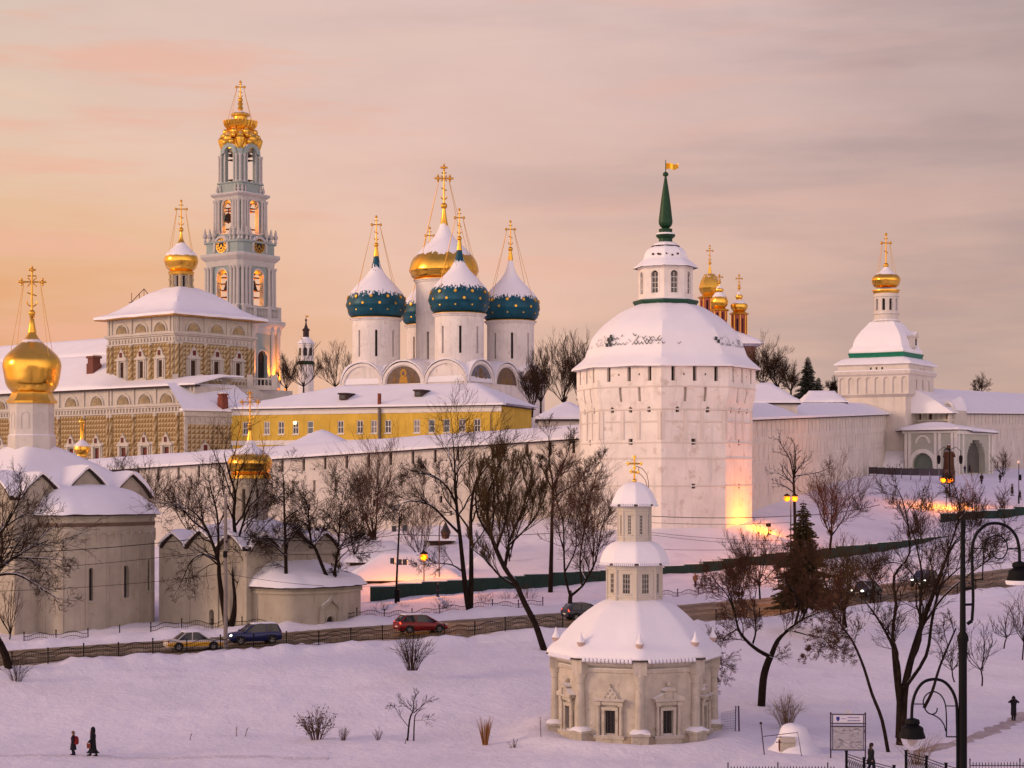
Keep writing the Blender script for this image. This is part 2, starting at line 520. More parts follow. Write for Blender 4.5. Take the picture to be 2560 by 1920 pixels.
def link(o, parent=None):
 COL.objects.link(o)
 if parent:
  o.parent = parent
 return o
def tag(o, label=None, cat=None, group=None, kind=None):
 for k, q in (('label', label), ('category', cat), ('group', group), ('kind', kind)):
  if q:
   o[k] = q
 return o
def thing(name, label, cat, loc=(0, 0, 0), rz=0.0, group=None):
 o = bpy.data.objects.new(name, None)
 o.empty_display_size = 0.5
 o.location = loc
 o.rotation_euler = (0, 0, rz)
 link(o)
 return tag(o, label, cat, group)
def mesh(name, mb, mats, smooth=True, ang=38):
 me = bpy.data.meshes.new(name)
 me.from_pydata(mb.v, [], mb.f)
 if not isinstance(mats, (list, tuple)):
  mats = [mats]
 for q in mats:
  me.materials.append(q)
 me.polygons.foreach_set('material_index', mb.m)
 if smooth:
  me.polygons.foreach_set('use_smooth', [True] * len(mb.f))
  me.set_sharp_from_angle(angle=rad(ang))
 me.update()
 return me
def part(name, mb, mats, parent=None, smooth=True, label=None, ang=38):
 o = bpy.data.objects.new(name, mesh(name, mb, mats, smooth, ang))
 link(o, parent)
 if label:
  o['label'] = label
 return o
def inst(o, parent, loc=(0, 0, 0), rz=0.0, sc=None):
 c = o.copy()
 link(c, parent)
 c.location = loc
 c.rotation_euler = (0, 0, rz)
 if sc:
  c.scale = sc
 return c
def lamp(parent, loc, power, col=(1.0, 0.42, 0.08), r=0.2, spot=None, aim=None):
 l = bpy.data.lights.new('lamp_light', 'SPOT' if spot else 'POINT')
 l.energy = power
 l.color = col
 l.shadow_soft_size = r
 if spot:
  l.spot_size = rad(spot); l.spot_blend = 0.6
 o = bpy.data.objects.new('lamp_light', l)
 link(o, parent)
 o.location = loc
 if aim is not None:
  o.rotation_euler = (Vector(loc) - Vector(aim)).to_track_quat('Z', 'Y').to_euler()
 return o

def W(px, py, d):
 return Vector(((px - 1280) / F * d, d, CZ + (HZ - py) / F * d))

# ------------------------------------------------------------------ terrain
TPX = [-3000, -400, 0, 640, 1280, 1660, 1900, 2250, 2560, 3200, 5500]
ROWS = [
 ([-120] * 11, [-1.7] * 11),
 ([3] * 11, [-1.8] * 11),
 ([12] * 11, [-4.0] * 11),
 ([34] * 11, [-8.3] * 11),
 ([62] * 11, [-13.2] * 11),
 ([92] * 11, [-16.7] * 11),
 ([122, 122, 122, 122, 121, 121, 124, 128, 132, 134, 134], [-16.5, -16.5, -16.45, -16.45, -16.4, -16.35, -16.4, -16.6, -16.8, -16.8, -16.8]),
 ([136, 136, 138, 146, 154, 160, 167, 178, 188, 205, 230], [-14.0, -14.0, -13.8, -13.2, -12.6, -12.45, -12.3, -11.6, -10.8, -9.5, -9]),
 ([150, 150, 152, 160, 170, 178, 185, 196, 207, 226, 250], [-14.0, -14.0, -13.8, -13.1, -12.25, -11.9, -11.6, -10.6, -9.5, -8.3, -8]),
 ([182, 182, 183, 183, 190, 198, 205, 221, 240, 262, 290], [-12.8, -12.8, -12.6, -12.2, -11.1, -10.1, -9.4, -8.2, -5.4, -4.5, -4]),
 ([240, 238, 235, 232, 222, 214, 222, 266, 300, 320, 350], [-10.8, -10.8, -10.8, -8.7, -6.3, -5.7, -5.0, -3.0, -0.5, 0, 0]),
 ([270, 266, 262, 256, 250, 252, 256, 345, 380, 400, 430], [-10, -10, -10, -7, -3, -2, -2, 2.2, 2.5, 2.5, 2.5]),
 ([440] * 11, [3.0] * 11),
 ([760] * 11, [4.0] * 11),
 ([5000] * 11, [-25.0] * 11),
]
def _col(px):
 px = min(max(px, TPX[0]), TPX[-1])
 for i in range(len(TPX) - 1):
  if px <= TPX[i + 1]:
   t = (px - TPX[i]) / (TPX[i + 1] - TPX[i])
   return i, t
def _row(k, px):
 i, t = _col(px)
 D, Z = ROWS[k]
 return D[i] + (D[i + 1] - D[i]) * t, Z[i] + (Z[i + 1] - Z[i]) * t
def base_z(px, d):
 i, t = _col(px)
 pd = pz = None
 for k, (D, Z) in enumerate(ROWS):
  dd, zz = D[i] + (D[i + 1] - D[i]) * t, Z[i] + (Z[i + 1] - Z[i]) * t
  if d <= dd:
   if pd is None:
    return zz
   q = (d - pd) / max(dd - pd, 1e-6)
   return pz + (zz - pz) * q
  pd, pz = dd, zz
 return pz
def near_d(px): return _row(7, px)[0]
def far_d(px): return _row(8, px)[0]
def gz(px, d):
 """terrain height (absolute)"""
 z = base_z(px, d)
 n, f = near_d(px), far_d(px)
 x = (px - 1280) / F * max(d, 60)
 onroad = 1.0 if n + 0.3 < d < f - 0.3 else 0.0
 if onroad:
  return CZ + z - 0.07
 z += 0.55 * math.exp(-((d - n + 1.5) / 1.1) ** 2) * (0.7 + 0.6 * noise.noise(Vector((x * 0.3, 3, 0))))
 z += 0.75 * math.exp(-((d - f - 1.4) / 1.3) ** 2) * (0.7 + 0.7 * noise.noise(Vector((x * 0.35, 8, 0))))
 a = 0.13 if d < n - 3 else 0.34
 q = math.exp(-((d - n + 1.5) / 1.6) ** 2) + math.exp(-((d - f - 2.2) / 2.4) ** 2)
 z += .30 * q * noise.noise(Vector((x * 1.3, d * 1.3, 11))) + .16 * q * noise.noise(Vector((x * 3.1, d * 3.1, 2)))
 if 95 < d < n:
  z += .055 * noise.noise(Vector((x * .9, d * 1.3, 31))) + .03 * noise.noise(Vector((x * 2.3, d * 2.3, 5)))
 if d > f + 3:
  z += .10 * noise.noise(Vector((x * 1.1, d * 1.1, 21)))
 z += a * noise.noise(Vector((x * 0.16, d * 0.16, 0))) + 0.35 * a * noise.noise(Vector((x * 0.7, d * 0.7, 4)))
 if 60 < d < 140:      # chapel drift
  cx, cy = (1586 - 1280) / F * 120, 120
  r = math.hypot(x - cx, d - cy)
  z += 0.45 * math.exp(-((r - 6.3) / 1.6) ** 2)
 return CZ + z
def G(px, d, dz=0.0):
 return Vector(((px - 1280) / F * max(d, 60), d, gz(px, d) + dz))
def GX(x, d, dz=0.0):
 return G(1280 + x * F / max(d, 60), d, dz)

def terrain():
 mb = MB()
 px = [-3000, -2400, -1900, -1500, -1100, -800, -500, -300] + list(range(-200, 2800, 18)) + [2850, 2950, 3100, 3300, 3600, 4000, 4600, 5500]
 ds = [-120, -60, -20, 0, 3, 8, 12, 18, 26, 34, 44, 54, 62, 72, 82, 90, 96]
 d = 100.0
 while d < 262:
  ds.append(d); d += 0.65 if d < 215 else 1.4
 ds += [266, 275, 290, 310, 340, 380, 440, 520, 640, 760, 1000, 1500, 2400, 3600, 5000]
 R = [[mb.pt(G(p, q)) for p in px] for q in ds]
 for i in range(len(ds) - 1):
  for j in range(len(px) - 1):
   mb.idx((R[i][j], R[i][j + 1], R[i + 1][j + 1], R[i + 1][j]))
 o = part('ground', mb, GSNOW, ang=180)
 tag(o, 'snow covered ground of the park and the slopes below the white walls', 'ground', kind='structure')
 ROADM = mat('slushy_road', (0.105, 0.074, 0.030), 0.6, var=0.4, vs=0.5, bump=0.8, bs=2.0, col2=(0.24, 0.18, 0.12), c2=(0.56, 0.74))
 mb = MB()
 px = list(range(-1500, 4500, 30))
 rows = []
 for k in range(9):
  r = []
  for p in px:
   n, f = near_d(p), far_d(p)
   q = n + (f - n) * (k + (.35 * noise.noise(Vector((p * .02, k * 3.3, 0))) if 0 < k < 8 else 0)) / 8
   r.append(mb.pt(Vector(((p - 1280) / F * q, q, CZ + base_z(p, q) + (0.015 if 0 < k < 8 else -0.02)))))
  rows.append(r)
 for i in range(8):
  for j in range(len(px) - 1):
   mb.idx((rows[i][j], rows[i][j + 1], rows[i + 1][j + 1], rows[i + 1][j]), 0 if i in (1, 2, 4, 6) else 1)
 SLUSH = mat('piled_slush', (0.21, 0.155, 0.085), 0.75, var=0.35, vs=0.7, bump=1.0, bs=2.5, col2=(0.42, 0.36, 0.31), c2=(0.50, 0.68))
 o = part('road', mb, [ROADM, SLUSH])
 tag(o, 'brown slushy road running across the park behind the iron railing', 'road', kind='structure')
terrain()

# ------------------------------------------------------------------ shared building pieces
def ZY(py, d):
 return CZ + (HZ - py) / F * d

def onion(parent, R, rb, zb, zm, zt, m, c=(0, 0), n=44, name='dome', extra=None):
 h, T = zm - zb, zt - zm
 pr = [(rb, zb), (rb + (R - rb) * .60, zb + h * .25), (R * .965, zb + h * .66), (R, zm), (R * .905, zm + .17 * T), (R * .65, zm + .335 * T),
   (R * .345, zm + .5 * T), (R * .165, zm + .655 * T), (R * .088, zm + .82 * T), (R * .045, zt)]
 mb = MB()
 mb.lathe(sm(pr, 5), n, (c[0], c[1], 0))
 if extra:
  extra(mb)
 return part(name, mb, m, parent, ang=80)

def cross_mb(mb, x, y, z, h, arm, r, rot=0.0, fancy=1):
 ca, sa = math.cos(rot), math.sin(rot)
 def A(u, v): return (x + u * ca, y + u * sa, z + v)
 mb.sphere((x, y, z), r * 4.2, 8)
 mb.tube([A(0, 0), A(0, h)], [r * 1.3, r], 6)
 zc = h * .72
 mb.tube([A(-arm, zc), A(arm, zc)], r * 1.1, 6)
 mb.tube([A(-arm * .42, h * .86), A(arm * .42, h * .86)], r * 0.9, 6)
 mb.tube([A(-arm * .45, h * .47), A(arm * .45, h * .40)], r * 0.9, 6)
 for u, v in ((-arm, zc), (arm, zc), (0, h)):
  mb.sphere(A(u, v), r * 2.4, 6)
  if fancy > 1:
   for du, dv in ((0, 1), (0, -1), (1, 0), (-1, 0)):
    mb.sphere(A(u + du * r * 3.4, v + dv * r * 3.4), r * 1.5, 5)
 if fancy:
  cr = arm * .5
  mb.tube([A(math.cos(t) * cr, h * .2 + cr * .6 + math.sin(t) * cr) for t in [PI + PI * i / 8 for i in range(9)]], r * .8, 5)
 if fancy > 1:
  for k in range(4):
   a = PI / 4 + k * PI / 2
   mb.tube([A(math.cos(a) * r * 2, zc + math.sin(a) * r * 2), A(math.cos(a) * arm * .55, zc + math.sin(a) * arm * .55)], r * .55, 4)
   mb.sphere(A(math.cos(a) * arm * .55, zc + math.sin(a) * arm * .55), r * 1.1, 5)

def cross(parent, c, z, h, arm, r=0.09, rot=0.0, m=None, fancy=1, chains=None, cr=0.05):
 mb = MB()
 cross_mb(mb, c[0], c[1], z, h, arm, r, rot, fancy)
 part('cross', mb, m or GOLDM, parent)
 if chains:
  R, zr = chains
  for k in range(4):
   a = PI / 4 + k * PI / 2 + rot
   u = arm * .8 * (1 if math.cos(a - rot) > 0 else -1)
   mc = MB()
   mc.tube([(c[0] + u * math.cos(rot), c[1] + u * math.sin(rot), z + h * .70), (c[0] + R * math.cos(a), c[1] + R * math.sin(a), zr)], cr, 3)
   part('chain', mc, GOLDM, parent)

def drum(parent, r, z0, z1, m, c=(0, 0), wins=8, wz=(0.25, 0.75), ww=0.5, ledge=0.0, lm=None, a0=0.0, name='drum', arch=False, n=48):
 """round drum with recessed slit windows"""
 mb = MB()
 cir = 2 * PI * r
 H = z1 - z0
 def fn(u, v, w):
  a = u / r + a0
  return (c[0] + (r - w) * math.cos(a), c[1] + (r - w) * math.sin(a), z0 + v)
 hs = []
 for k in range(wins):
  u = cir * (k + .5) / wins
  hs.append((u - ww / 2, u + ww / 2, H * wz[0], H * wz[1]) + (('a',) if arch else ()))
 mb.panel(fn, 0, cir, 0, H, hs, depth=min(0.5, r * .3), us=[cir * i / n for i in range(n)])
 d = part(name, mb, [m, DARK], parent)
 if ledge:
  ml = MB()
  ml.lathe([(r, z1 - .55), (r + ledge * .4, z1 - .4), (r + ledge * .55, z1 - .12), (r + ledge, z1 - .05), (r + ledge, z1 + .12), (r * .5, z1 + .3)], n, (c[0], c[1], 0), cap=False)
  part('cornice', ml, lm or m, parent)
 return d

def window_proto(wd, ht, frame=0.09, bars=(1, 1), m=None, arch=False, depth=0.06, gm=None):
 """glazed window lying in the x-z plane, looking to -y, origin at its sill centre"""
 mb = MB()
 if arch:
  o = [(-wd / 2, 0), (wd / 2, 0)] + [(wd / 2 * math.cos(PI * i / 10), ht - wd / 2 + wd / 2 * math.sin(PI * i / 10)) for i in range(11)]
 else:
  o = [(-wd / 2, 0), (wd / 2, 0), (wd / 2, ht), (-wd / 2, ht)]
 fn = lambda u, v, w: (u, w, v)
 mb.slab(o, fn, 0.02, 0.05, 1)
 if frame:
  mb.box((-wd / 2 + frame / 2, -.02, ht / 2 - (wd / 4 if arch else 0)), (frame, depth, ht - (wd / 2 if arch else 0)))
  mb.box((wd / 2 - frame / 2, -.02, ht / 2 - (wd / 4 if arch else 0)), (frame, depth, ht - (wd / 2 if arch else 0)))
  mb.box((0, -.02, frame / 2), (wd - 2 * frame, depth, frame))
  if not arch:
   mb.box((0, -.02, ht - frame / 2), (wd - 2 * frame, depth, frame))
 nb, nh = bars
 for i in range(nb):
  mb.box((-wd / 2 + wd * (i + 1) / (nb + 1), -.012, ht / 2), (frame * .8 or .04, depth * .7, ht - 2 * frame))
 for i in range(nh):
  mb.box((0, -.008, ht * (i + 1) / (nh + 1)), (wd - 2 * frame, depth * .6, frame * .8 or .04))
 return mesh('window', mb, [m or TRIM, gm or GLASS], False)
def place_window(me, parent, fn, u, v, w, ang):
 o = bpy.data.objects.new('window', me)
 link(o, parent)
 o.location = fn(u, v, w)
 o.rotation_euler = (0, 0, ang)
 return o

def roof_rect(a, b, h, ov, ridge=None, p=1.0):
 """height of a hipped roof over a footprint of half sizes a, b"""
 A, B = a + ov, b + ov
 run = ridge or min(A, B)
 def zf(x, y):
  d = min(A - abs(x), B - abs(y), run)
  t = max(0.0, d / run)
  return h * (t ** p)
 return zf

def shell(mb, fn, uc, v, r, w=-0.02, ribs=9, mi=0, dep=0.22):
 """scallop shell ornament in a half circle"""
 n = ribs * 2
 c = mb.pt(fn(uc, v + r * .06, w - dep * .4))
 prev = None
 for i in range(n + 1):
  a = PI * i / n
  out = mb.pt(fn(uc - math.cos(a) * r * (1.0 if i % 2 else .93), v + math.sin(a) * r * (1.0 if i % 2 else .93), w - (dep if i % 2 else 0.0)))
  if prev is not None:
   mb.idx((c, out, prev), mi)
  prev = out

# ------------------------------------------------------------------ fortress corner tower
def fortress_tower():
 D = 226.0
 cx = (1664 - 1280) / F * D
 s = D / F
 sv = 0.0468
 zb = CZ - 8.0
 t = thing('fortress_tower', 'big white eight sided fortress tower with snowy dome roof, lantern and green spire', 'tower', (cx, D, zb))
 def z(py): return 8.0 + (1200 - py) * (sv if py >= 912 else s - (s - sv) * max(0.0, (py - 880) / 32))
 rot = -PI / 2 + rad(-7.4)          # one corner turned towards the viewer
 R0, R1, R2 = 214 * s, 223 * s, 217 * s
 mb = MB()
 A = [(R0 * math.cos(rot + k * PI / 4), R0 * math.sin(rot + k * PI / 4)) for k in range(8)]
 z0, zmid, zfl, ztop = 0.0, z(1026), z(983), z(914)
 for k in range(8):
  # seen from outside, left to right runs counter-clockwise
  fn, ln = face_fn(A[k], A[(k + 1) % 8])
  kk = R1 / R0
  def fn2(u, v, w, fn=fn, ln=ln, k=k):
   zz = v
   g = 1.0
   if zz > zmid:
    g = 1 + (kk - 1) * min(1.0, (zz - zmid) / (zfl - zmid))
   if zz < z(1285):
    g = 1.022
   x, y, q = fn(u, zz, w)
   return (x * g, y * g, q)
  hs = []
  for f in (.18, .5, .82):
   hs.append((ln * f - .22, ln * f + .22, z(956), z(918)))
  for f in (.34, .66):
   hs.append((ln * f - .10, ln * f + .10, z(942), z(937)))
  for f in (.36, .66):
   hs.append((ln * f - .17, ln * f + .17, z(1006), z(971), None, 1))
  for f in ((.2, .5, .8) if k % 2 else (.25, .72)):
   hs.append((ln * f - .22, ln * f + .22, z(1033), z(1019), 'a'))
  hs.append((ln * .5 - .27, ln * .5 + .27, z(1113), z(1098)))
  hs.append((ln * .5 - .22, ln * .5 + .22, z(1221), z(1209)))
  mb.panel(fn2, 0, ln, z0, ztop, hs, depth=.6, vs=[z(1285), z(1284.4), zmid, zfl, z(1150)])
 part('wall', mb, [TOWERW, DARK], t, ang=15)
 mb = MB()
 for py, g in ((1215, 1.004), (1147, 1.005), (1056, 1.006), (1026, 1.008), (1108, 1.003), (970, R1 / R0 + .004)):
  r = R0 * g
  mb.lathe([(r - .02, z(py) - .07), (r + .06, z(py) - .05), (r + .07, z(py) + .05), (r - .02, z(py) + .10)], 8, rot=rot, cap=False)
 for k in range(8):      # flat pilaster strips low on the shaft faces
  fn, ln = face_fn(A[k], A[(k + 1) % 8])
  for f in (.03, .37, .63, .97):
   mb.box((0, 0, 0), (0, 0, 0)) if False else mb.slab([(ln * f - .2, z(1100)), (ln * f + .2, z(1100)), (ln * f + .2, z(1030)), (ln * f - .2, z(1030))], fn, -.12, .05)
 part('string_course', mb, WHITEB, t, ang=15)
 # eave and roof
 mb = MB()
 Re = 236 * s
 mb.lathe([(R1 - .2, z(916)), (Re, z(921)), (Re, z(918)), (R1 - .5, z(911))], 8, rot=rot)
 part('eave', mb, FASCIA, t, ang=15)
 mb = MB()
 pr = sm([(237, 919.5), (236, 914), (220, 903), (204, 890), (196, 872), (183, 841), (153, 809), (113, 780), (78, 764), (40, 757)], 4)
 pr = [(a * s, z(b)) for a, b in pr]
 CAPM = mat('tower_roof_snow', (0.84, 0.83, 0.86), 0.85, var=0.03, vs=0.3, bump=0.2, bs=1.6)
 mb.lathe(pr, 64, poly=8, rot=rot, jit=0.10, soft=0.12)
 # bare shingle diamonds showing through the thin snow above the eave
 rnd = random.Random(5)
 for k, amt in ((7, 1.0), (6, .55), (0, .35), (1, .75)):
  for i in range(15):
   for row in range(4):
    if rnd.random() > amt * (.95 - row * .24) - (.25 if 0 < i < 13 and k == 0 else 0):
     continue
    f = (i + .5 + (.5 if row % 2 else 0)) / 15.5
    a0, a1 = rot + k * PI / 4, rot + (k + 1) * PI / 4
    py = 873 - row * 7
    rr = 0.0
    for j in range(len(pr) - 1):
     if pr[j][1] <= z(py) <= pr[j + 1][1]:
      rr = pr[j][0]
    p0, p1 = Vector((math.cos(a0), math.sin(a0))) * rr, Vector((math.cos(a1), math.sin(a1))) * rr
    p = p0.lerp(p1, f)
    nx, ny = math.cos((a0 + a1) / 2), math.sin((a0 + a1) / 2)
    tx, ty = -ny, nx
    for sg in (-1, 1):
     if rnd.random() < .3:
      continue
     l, hw, sl2 = .42 * rnd.uniform(.6, 1.1), .045 * rnd.uniform(.6, 1.5), .30
     q = [(tx * u + nx * (.045 - sl2 * .2 * v), ty * u + ny * (.045 - sl2 * .2 * v), v) for u, v in ((-hw, 0), (hw, 0), (sg * l * .7 + hw, l * .8), (sg * l * .7 - hw, l * .8))]
     mb.face([(p.x + e[0], p.y + e[1], z(py) + e[2]) for e in q], 1)
    if (k == 7 and i in (0, 1)) or (k == 0 and i > 13):
     mb.face([(p.x + tx * u + nx * (.05 - .05 * v), p.y + ty * u + ny * (.05 - .05 * v), z(py) + v) for u, v in ((-.2, -.1), (.15, -.15), (.2, .25), (-.1, .3))], 1)
 part('roof_snow', mb, [CAPM, mat('snowy_shingle', (0.045, 0.055, 0.05), .8, var=.4, vs=2)], t, ang=30)
 # patch swept clean on the right of the dome
 # lantern
 sl = D / F
 lr = 68 * sl
 mb = MB()
 mb.lathe([(70 * sl, z(770)), (76 * sl, z(766)), (82 * sl, z(757)), (82 * sl, z(753)), (70 * sl, z(749))], 8, rot=rot)
 part('lantern_ledge', mb, mat('green_ledge_snow', (0.012, 0.06, 0.035), 0.5, snow=0.6), t, ang=15)
 mb = MB()
 B = [(lr * math.cos(rot + k * PI / 4), lr * math.sin(rot + k * PI / 4)) for k in range(8)]
 wme = window_proto(.86, 2.55, .07, (1, 3), arch=True)
 ptn = []
 for k in range(8):
  fn, ln = face_fn(B[k], B[(k + 1) % 8])
  a, b = ln * .5 - .45, ln * .5 + .45
  mb.panel(fn, 0, ln, z(757), z(666), [(a, b, z(738), z(682), 'a')], depth=.3)
  mb.archband(fn, ln * .5, z(682) - .45, .46, .62, -.05, .02, leg=2.1)
  ptn.append((fn, ln, math.atan2(B[(k + 1) % 8][1] - B[k][1], B[(k + 1) % 8][0] - B[k][0])))
 part('lantern', mb, [WHITE, DARK], t, ang=15)
 for k in (6, 7, 0, 1, 2):
  fn, ln, an = ptn[k]
  place_window(wme, t, fn, ln * .5, z(738), .14, an)
 mb = MB()
 mb.lathe([(lr - .1, z(670)), (81 * sl, z(672)), (81 * sl, z(670.5)), (lr - .3, z(664))], 8, rot=rot)
 part('lantern_eave', mb, FASCIA, t, ang=15)
 mb = MB()
 mb.lathe([(a * sl, z(b)) for a, b in sm([(81, 671), (80, 668), (66, 656), (56, 648), (52, 634), (44, 623), (34, 617), (30, 612), (27, 609), (17, 605)], 4)], 48, poly=8, rot=rot, jit=.04, soft=.1)
 rnd = random.Random(8)
 for k in (7, 0):
  for i in range(7):
   if rnd.random() < .3:
    continue
   a = rot + (k + .12 + i * .12) * PI / 4
   r = 52 * sl
   mb.sphere((r * math.cos(a), r * math.sin(a), z(641 + rnd.uniform(-2, 2))), .16 * rnd.uniform(.7, 1.2), 5, 1, sc=(1, 1, .8))
 mb.lathe([(35 * sl, z(618.5)), (36 * sl, z(617)), (35 * sl, z(615.5))], 32, mi=1)
 part('lantern_snow', mb, [SNOW, FASCIA], t, ang=30)
 mb = MB()
 mb.lathe([(a * sl, z(b)) for a, b in [(17, 608), (17, 597), (20, 595), (24, 591), (24, 587), (17, 583), (16, 580), (17, 577), (17, 573), (10, 571), (9, 570)] +
    sm([(9, 570), (15, 564), (17.5, 555), (16, 540), (12, 505), (7, 470), (2.5, 441)], 4) + [(6, 440), (7.5, 436), (6, 432), (2, 430), (1, 428), (.8, 400)]], 28)
 part('spire', mb, GREENR, t, ang=50)
 mb = MB()
 mb.lathe([(17.3 * sl, z(583.5)), (24.2 * sl, z(587)), (23 * sl, z(586) + .12), (17.2 * sl, z(582))], 24, cap=False)
 part('ring_snow', mb, SNOW, t)
 mb = MB()
 n = 10
 top = [mb.pt((sl * (1.0 + 31 * i / n), -.02 + .25 * math.sin(i * .9), z(408 - 2.2 * math.sin(i * .75) + .2 * i))) for i in range(n + 1)]
 bot = [mb.pt((sl * (1.0 + 31 * i / n), -.02 + .25 * math.sin(i * .9), z(424 - 2.6 * math.sin(i * .75) - .2 * i))) for i in range(n + 1)]
 top2 = [mb.pt((sl * (1.0 + 31 * i / n), .05 + .25 * math.sin(i * .9), z(408 - 2.2 * math.sin(i * .75) + .2 * i))) for i in range(n + 1)]
 bot2 = [mb.pt((sl * (1.0 + 31 * i / n), .05 + .25 * math.sin(i * .9), z(424 - 2.6 * math.sin(i * .75) - .2 * i))) for i in range(n + 1)]
 for i in range(n):
  mb.idx((bot[i], bot[i + 1], top[i + 1], top[i])); mb.idx((top2[i], top2[i + 1], bot2[i + 1], bot2[i]))
  mb.idx((top[i], top[i + 1], top2[i + 1], top2[i])); mb.idx((bot2[i], bot2[i + 1], bot[i + 1], bot[i]))
 mb.idx((bot[n], bot2[n], top2[n], top[n]))
 part('flag_vane', mb, mat('yellow_vane', (0.75, 0.42, 0.03), 0.45, 0.4), t)
 # floodlight at the foot of the right hand face
 an = rot + 1.5 * PI / 4
 fl = thing('floodlight', 'small floodlight on the snow at the foot of the big tower washing one face orange', 'floodlight',
    (cx + math.cos(an) * (R0 * .924 + 3.7), D + math.sin(an) * (R0 * .924 + 3.7), CZ - 5.5))
 mb = MB()
 mb.box((0, 0, .25), (.5, .35, .4), rz=an); mb.tube([(0, 0, -1), (0, 0, .1)], .05, 5)
 part('housing', mb, IRON, fl)
 m2 = MB()
 m2.box((-math.cos(an) * .19, -math.sin(an) * .19, .27), (.04, .28, .3), rz=an)
 part('lens', m2, LAMPG, fl)
 lamp(fl, (-math.cos(an) * .35, -math.sin(an) * .35, .55), 2300, col=(1.0, .23, .0), r=.25)
fortress_tower()

# ------------------------------------------------------------------ fortress walls
def wall_run(name, label, a, b, ea, eb, hgt, spacing, rows, rise=1.6, run=4.2, m=WALLP, ov=.55):
 """a, b: plan points left to right seen from outside; ea, eb: eave heights"""
 base = Vector((a[0], a[1], 0))
 t = thing(name, label, 'wall', base)
 fn0, ln = face_fn((0, 0), (b[0] - a[0], b[1] - a[1]))
 def fn(u, v, w):
  x, y, _ = fn0(u, 0, w)
  return (x, y, ea + (eb - ea) * u / ln + v)
 mb = MB()
 hs = []
 k = 0
 u = spacing * .5
 while u < ln - .5:
  for (ro, off, hw, v0, v1, ar) in rows:
   uu = u + off * spacing
   if uu < ln - .6 and k % ro == 0:
    hs.append((uu - hw, uu + hw, v0, v1) + ((ar,) if ar and ar != 'plain' else (None, 1) if ar == 'plain' else ()))
  u += spacing; k += 1
 # in chunks so that the cut grid stays small
 nch = max(1, int(ln / 12))
 for c in range(nch):
  u0, u1 = ln * c / nch, ln * (c + 1) / nch
  mb.panel(fn, u0, u1, -hgt, 0, [h for h in hs if u0 + .02 < h[0] and h[1] < u1 - .02], depth=.55)
 o = part('masonry', mb, [m, DARK], t, ang=15)
 mb = MB()
 for v in (-3.0, -5.6):
  mb.slab([(0, v - .09), (ln, v - .09), (ln, v + .09), (0, v + .09)], fn, -.09, .06)
 part('string_course', mb, m, t, False)
 mb = MB()
 mb.slab([(0, -.16), (ln, -.16), (ln, .0), (0, .0)], fn, -ov, .4)
 part('eave', mb, FASCIA, t, False)
 mb = MB()
 n = max(12, int(ln / 1.1))
 prof = [(-ov - .12, .0, 0), (-ov - .14, .3, 1), (-ov + .3, .48, 1), (run * .4, rise * .62 + .3, 1), (run * .8, rise + .25, 1), (run, rise + .32, 1), (run + .5, rise + .22, 1), (run + 3.5, .1, 1)]
 R = []
 for i in range(n + 1):
  u = ln * i / n
  r = []
  for (wq, vq, j) in prof:
   q = noise.noise(Vector((u * .45, wq, 0))) * .10 + noise.noise(Vector((u * 1.5, wq, 7))) * .06
   r.append(mb.pt(fn(u, vq + q * j, wq)))
  R.append(r)
 for i in range(n):
  for j in range(len(prof) - 1):
   mb.idx((R[i][j], R[i + 1][j], R[i + 1][j + 1], R[i][j + 1]))
 mb.idx(R[0]); mb.idx(R[-1][::-1])
 part('roof_snow', mb, SNOW, t, ang=60)
 return t
pA, pC = W(1456, 1096, 231), W(-160, 1200, 262)
fA = Vector((pA.x, pA.y)); fC = Vector((pC.x, pC.y))
lenl = (fA - fC).length
rows_l = [(1, 0, .20, -1.75, -.18, None), (1, .5, .10, -1.75, -1.5, None), (1, .5, .19, -4.5, -2.95, 'plain'), (3, .25, .22, -6.9, -6.0, 'a'), (4, .7, .16, -8.6, -8.0, None)]
wall_run('fortress_wall', 'long white fortress wall with snowy roof and dark loopholes left of the big tower', (fC.x, fC.y), (fA.x, fA.y), CZ + 5.11 - (lenl / 65.4) * 3.74, CZ + 5.11, 13.0, 3.05, rows_l)
gA, gB = W(1862, 1050, 229.5), W(2218, 1037, 347)
rows_r = [(1, 0, .20, -2.2, -.18, None), (1, .5, .09, -1.7, -1.45, None), (1, .35, .16, -5.3, -3.3, 'plain'), (1, .35, .16, -9.9, -8.2, 'plain'), (4, .6, .3, -6.7, -5.9, None)]
wall_run('fortress_wall', 'white fortress wall running back from the big tower to the gate tower', (gA.x, gA.y), (gB.x, gB.y), ZY(1050, 229.5), ZY(1036, 347), 13.5, 3.0, rows_r, rise=1.9, run=5)
hA, hB = W(2372, 1033, 343), W(2700, 1036, 455)
wall_run('fortress_wall', 'white fortress wall under snowy roofs to the right of the gate porch', (hA.x, hA.y), (hB.x, hB.y), ZY(1033, 343), ZY(1036, 455), 13, 3.0, rows_r, rise=4.6, run=9)

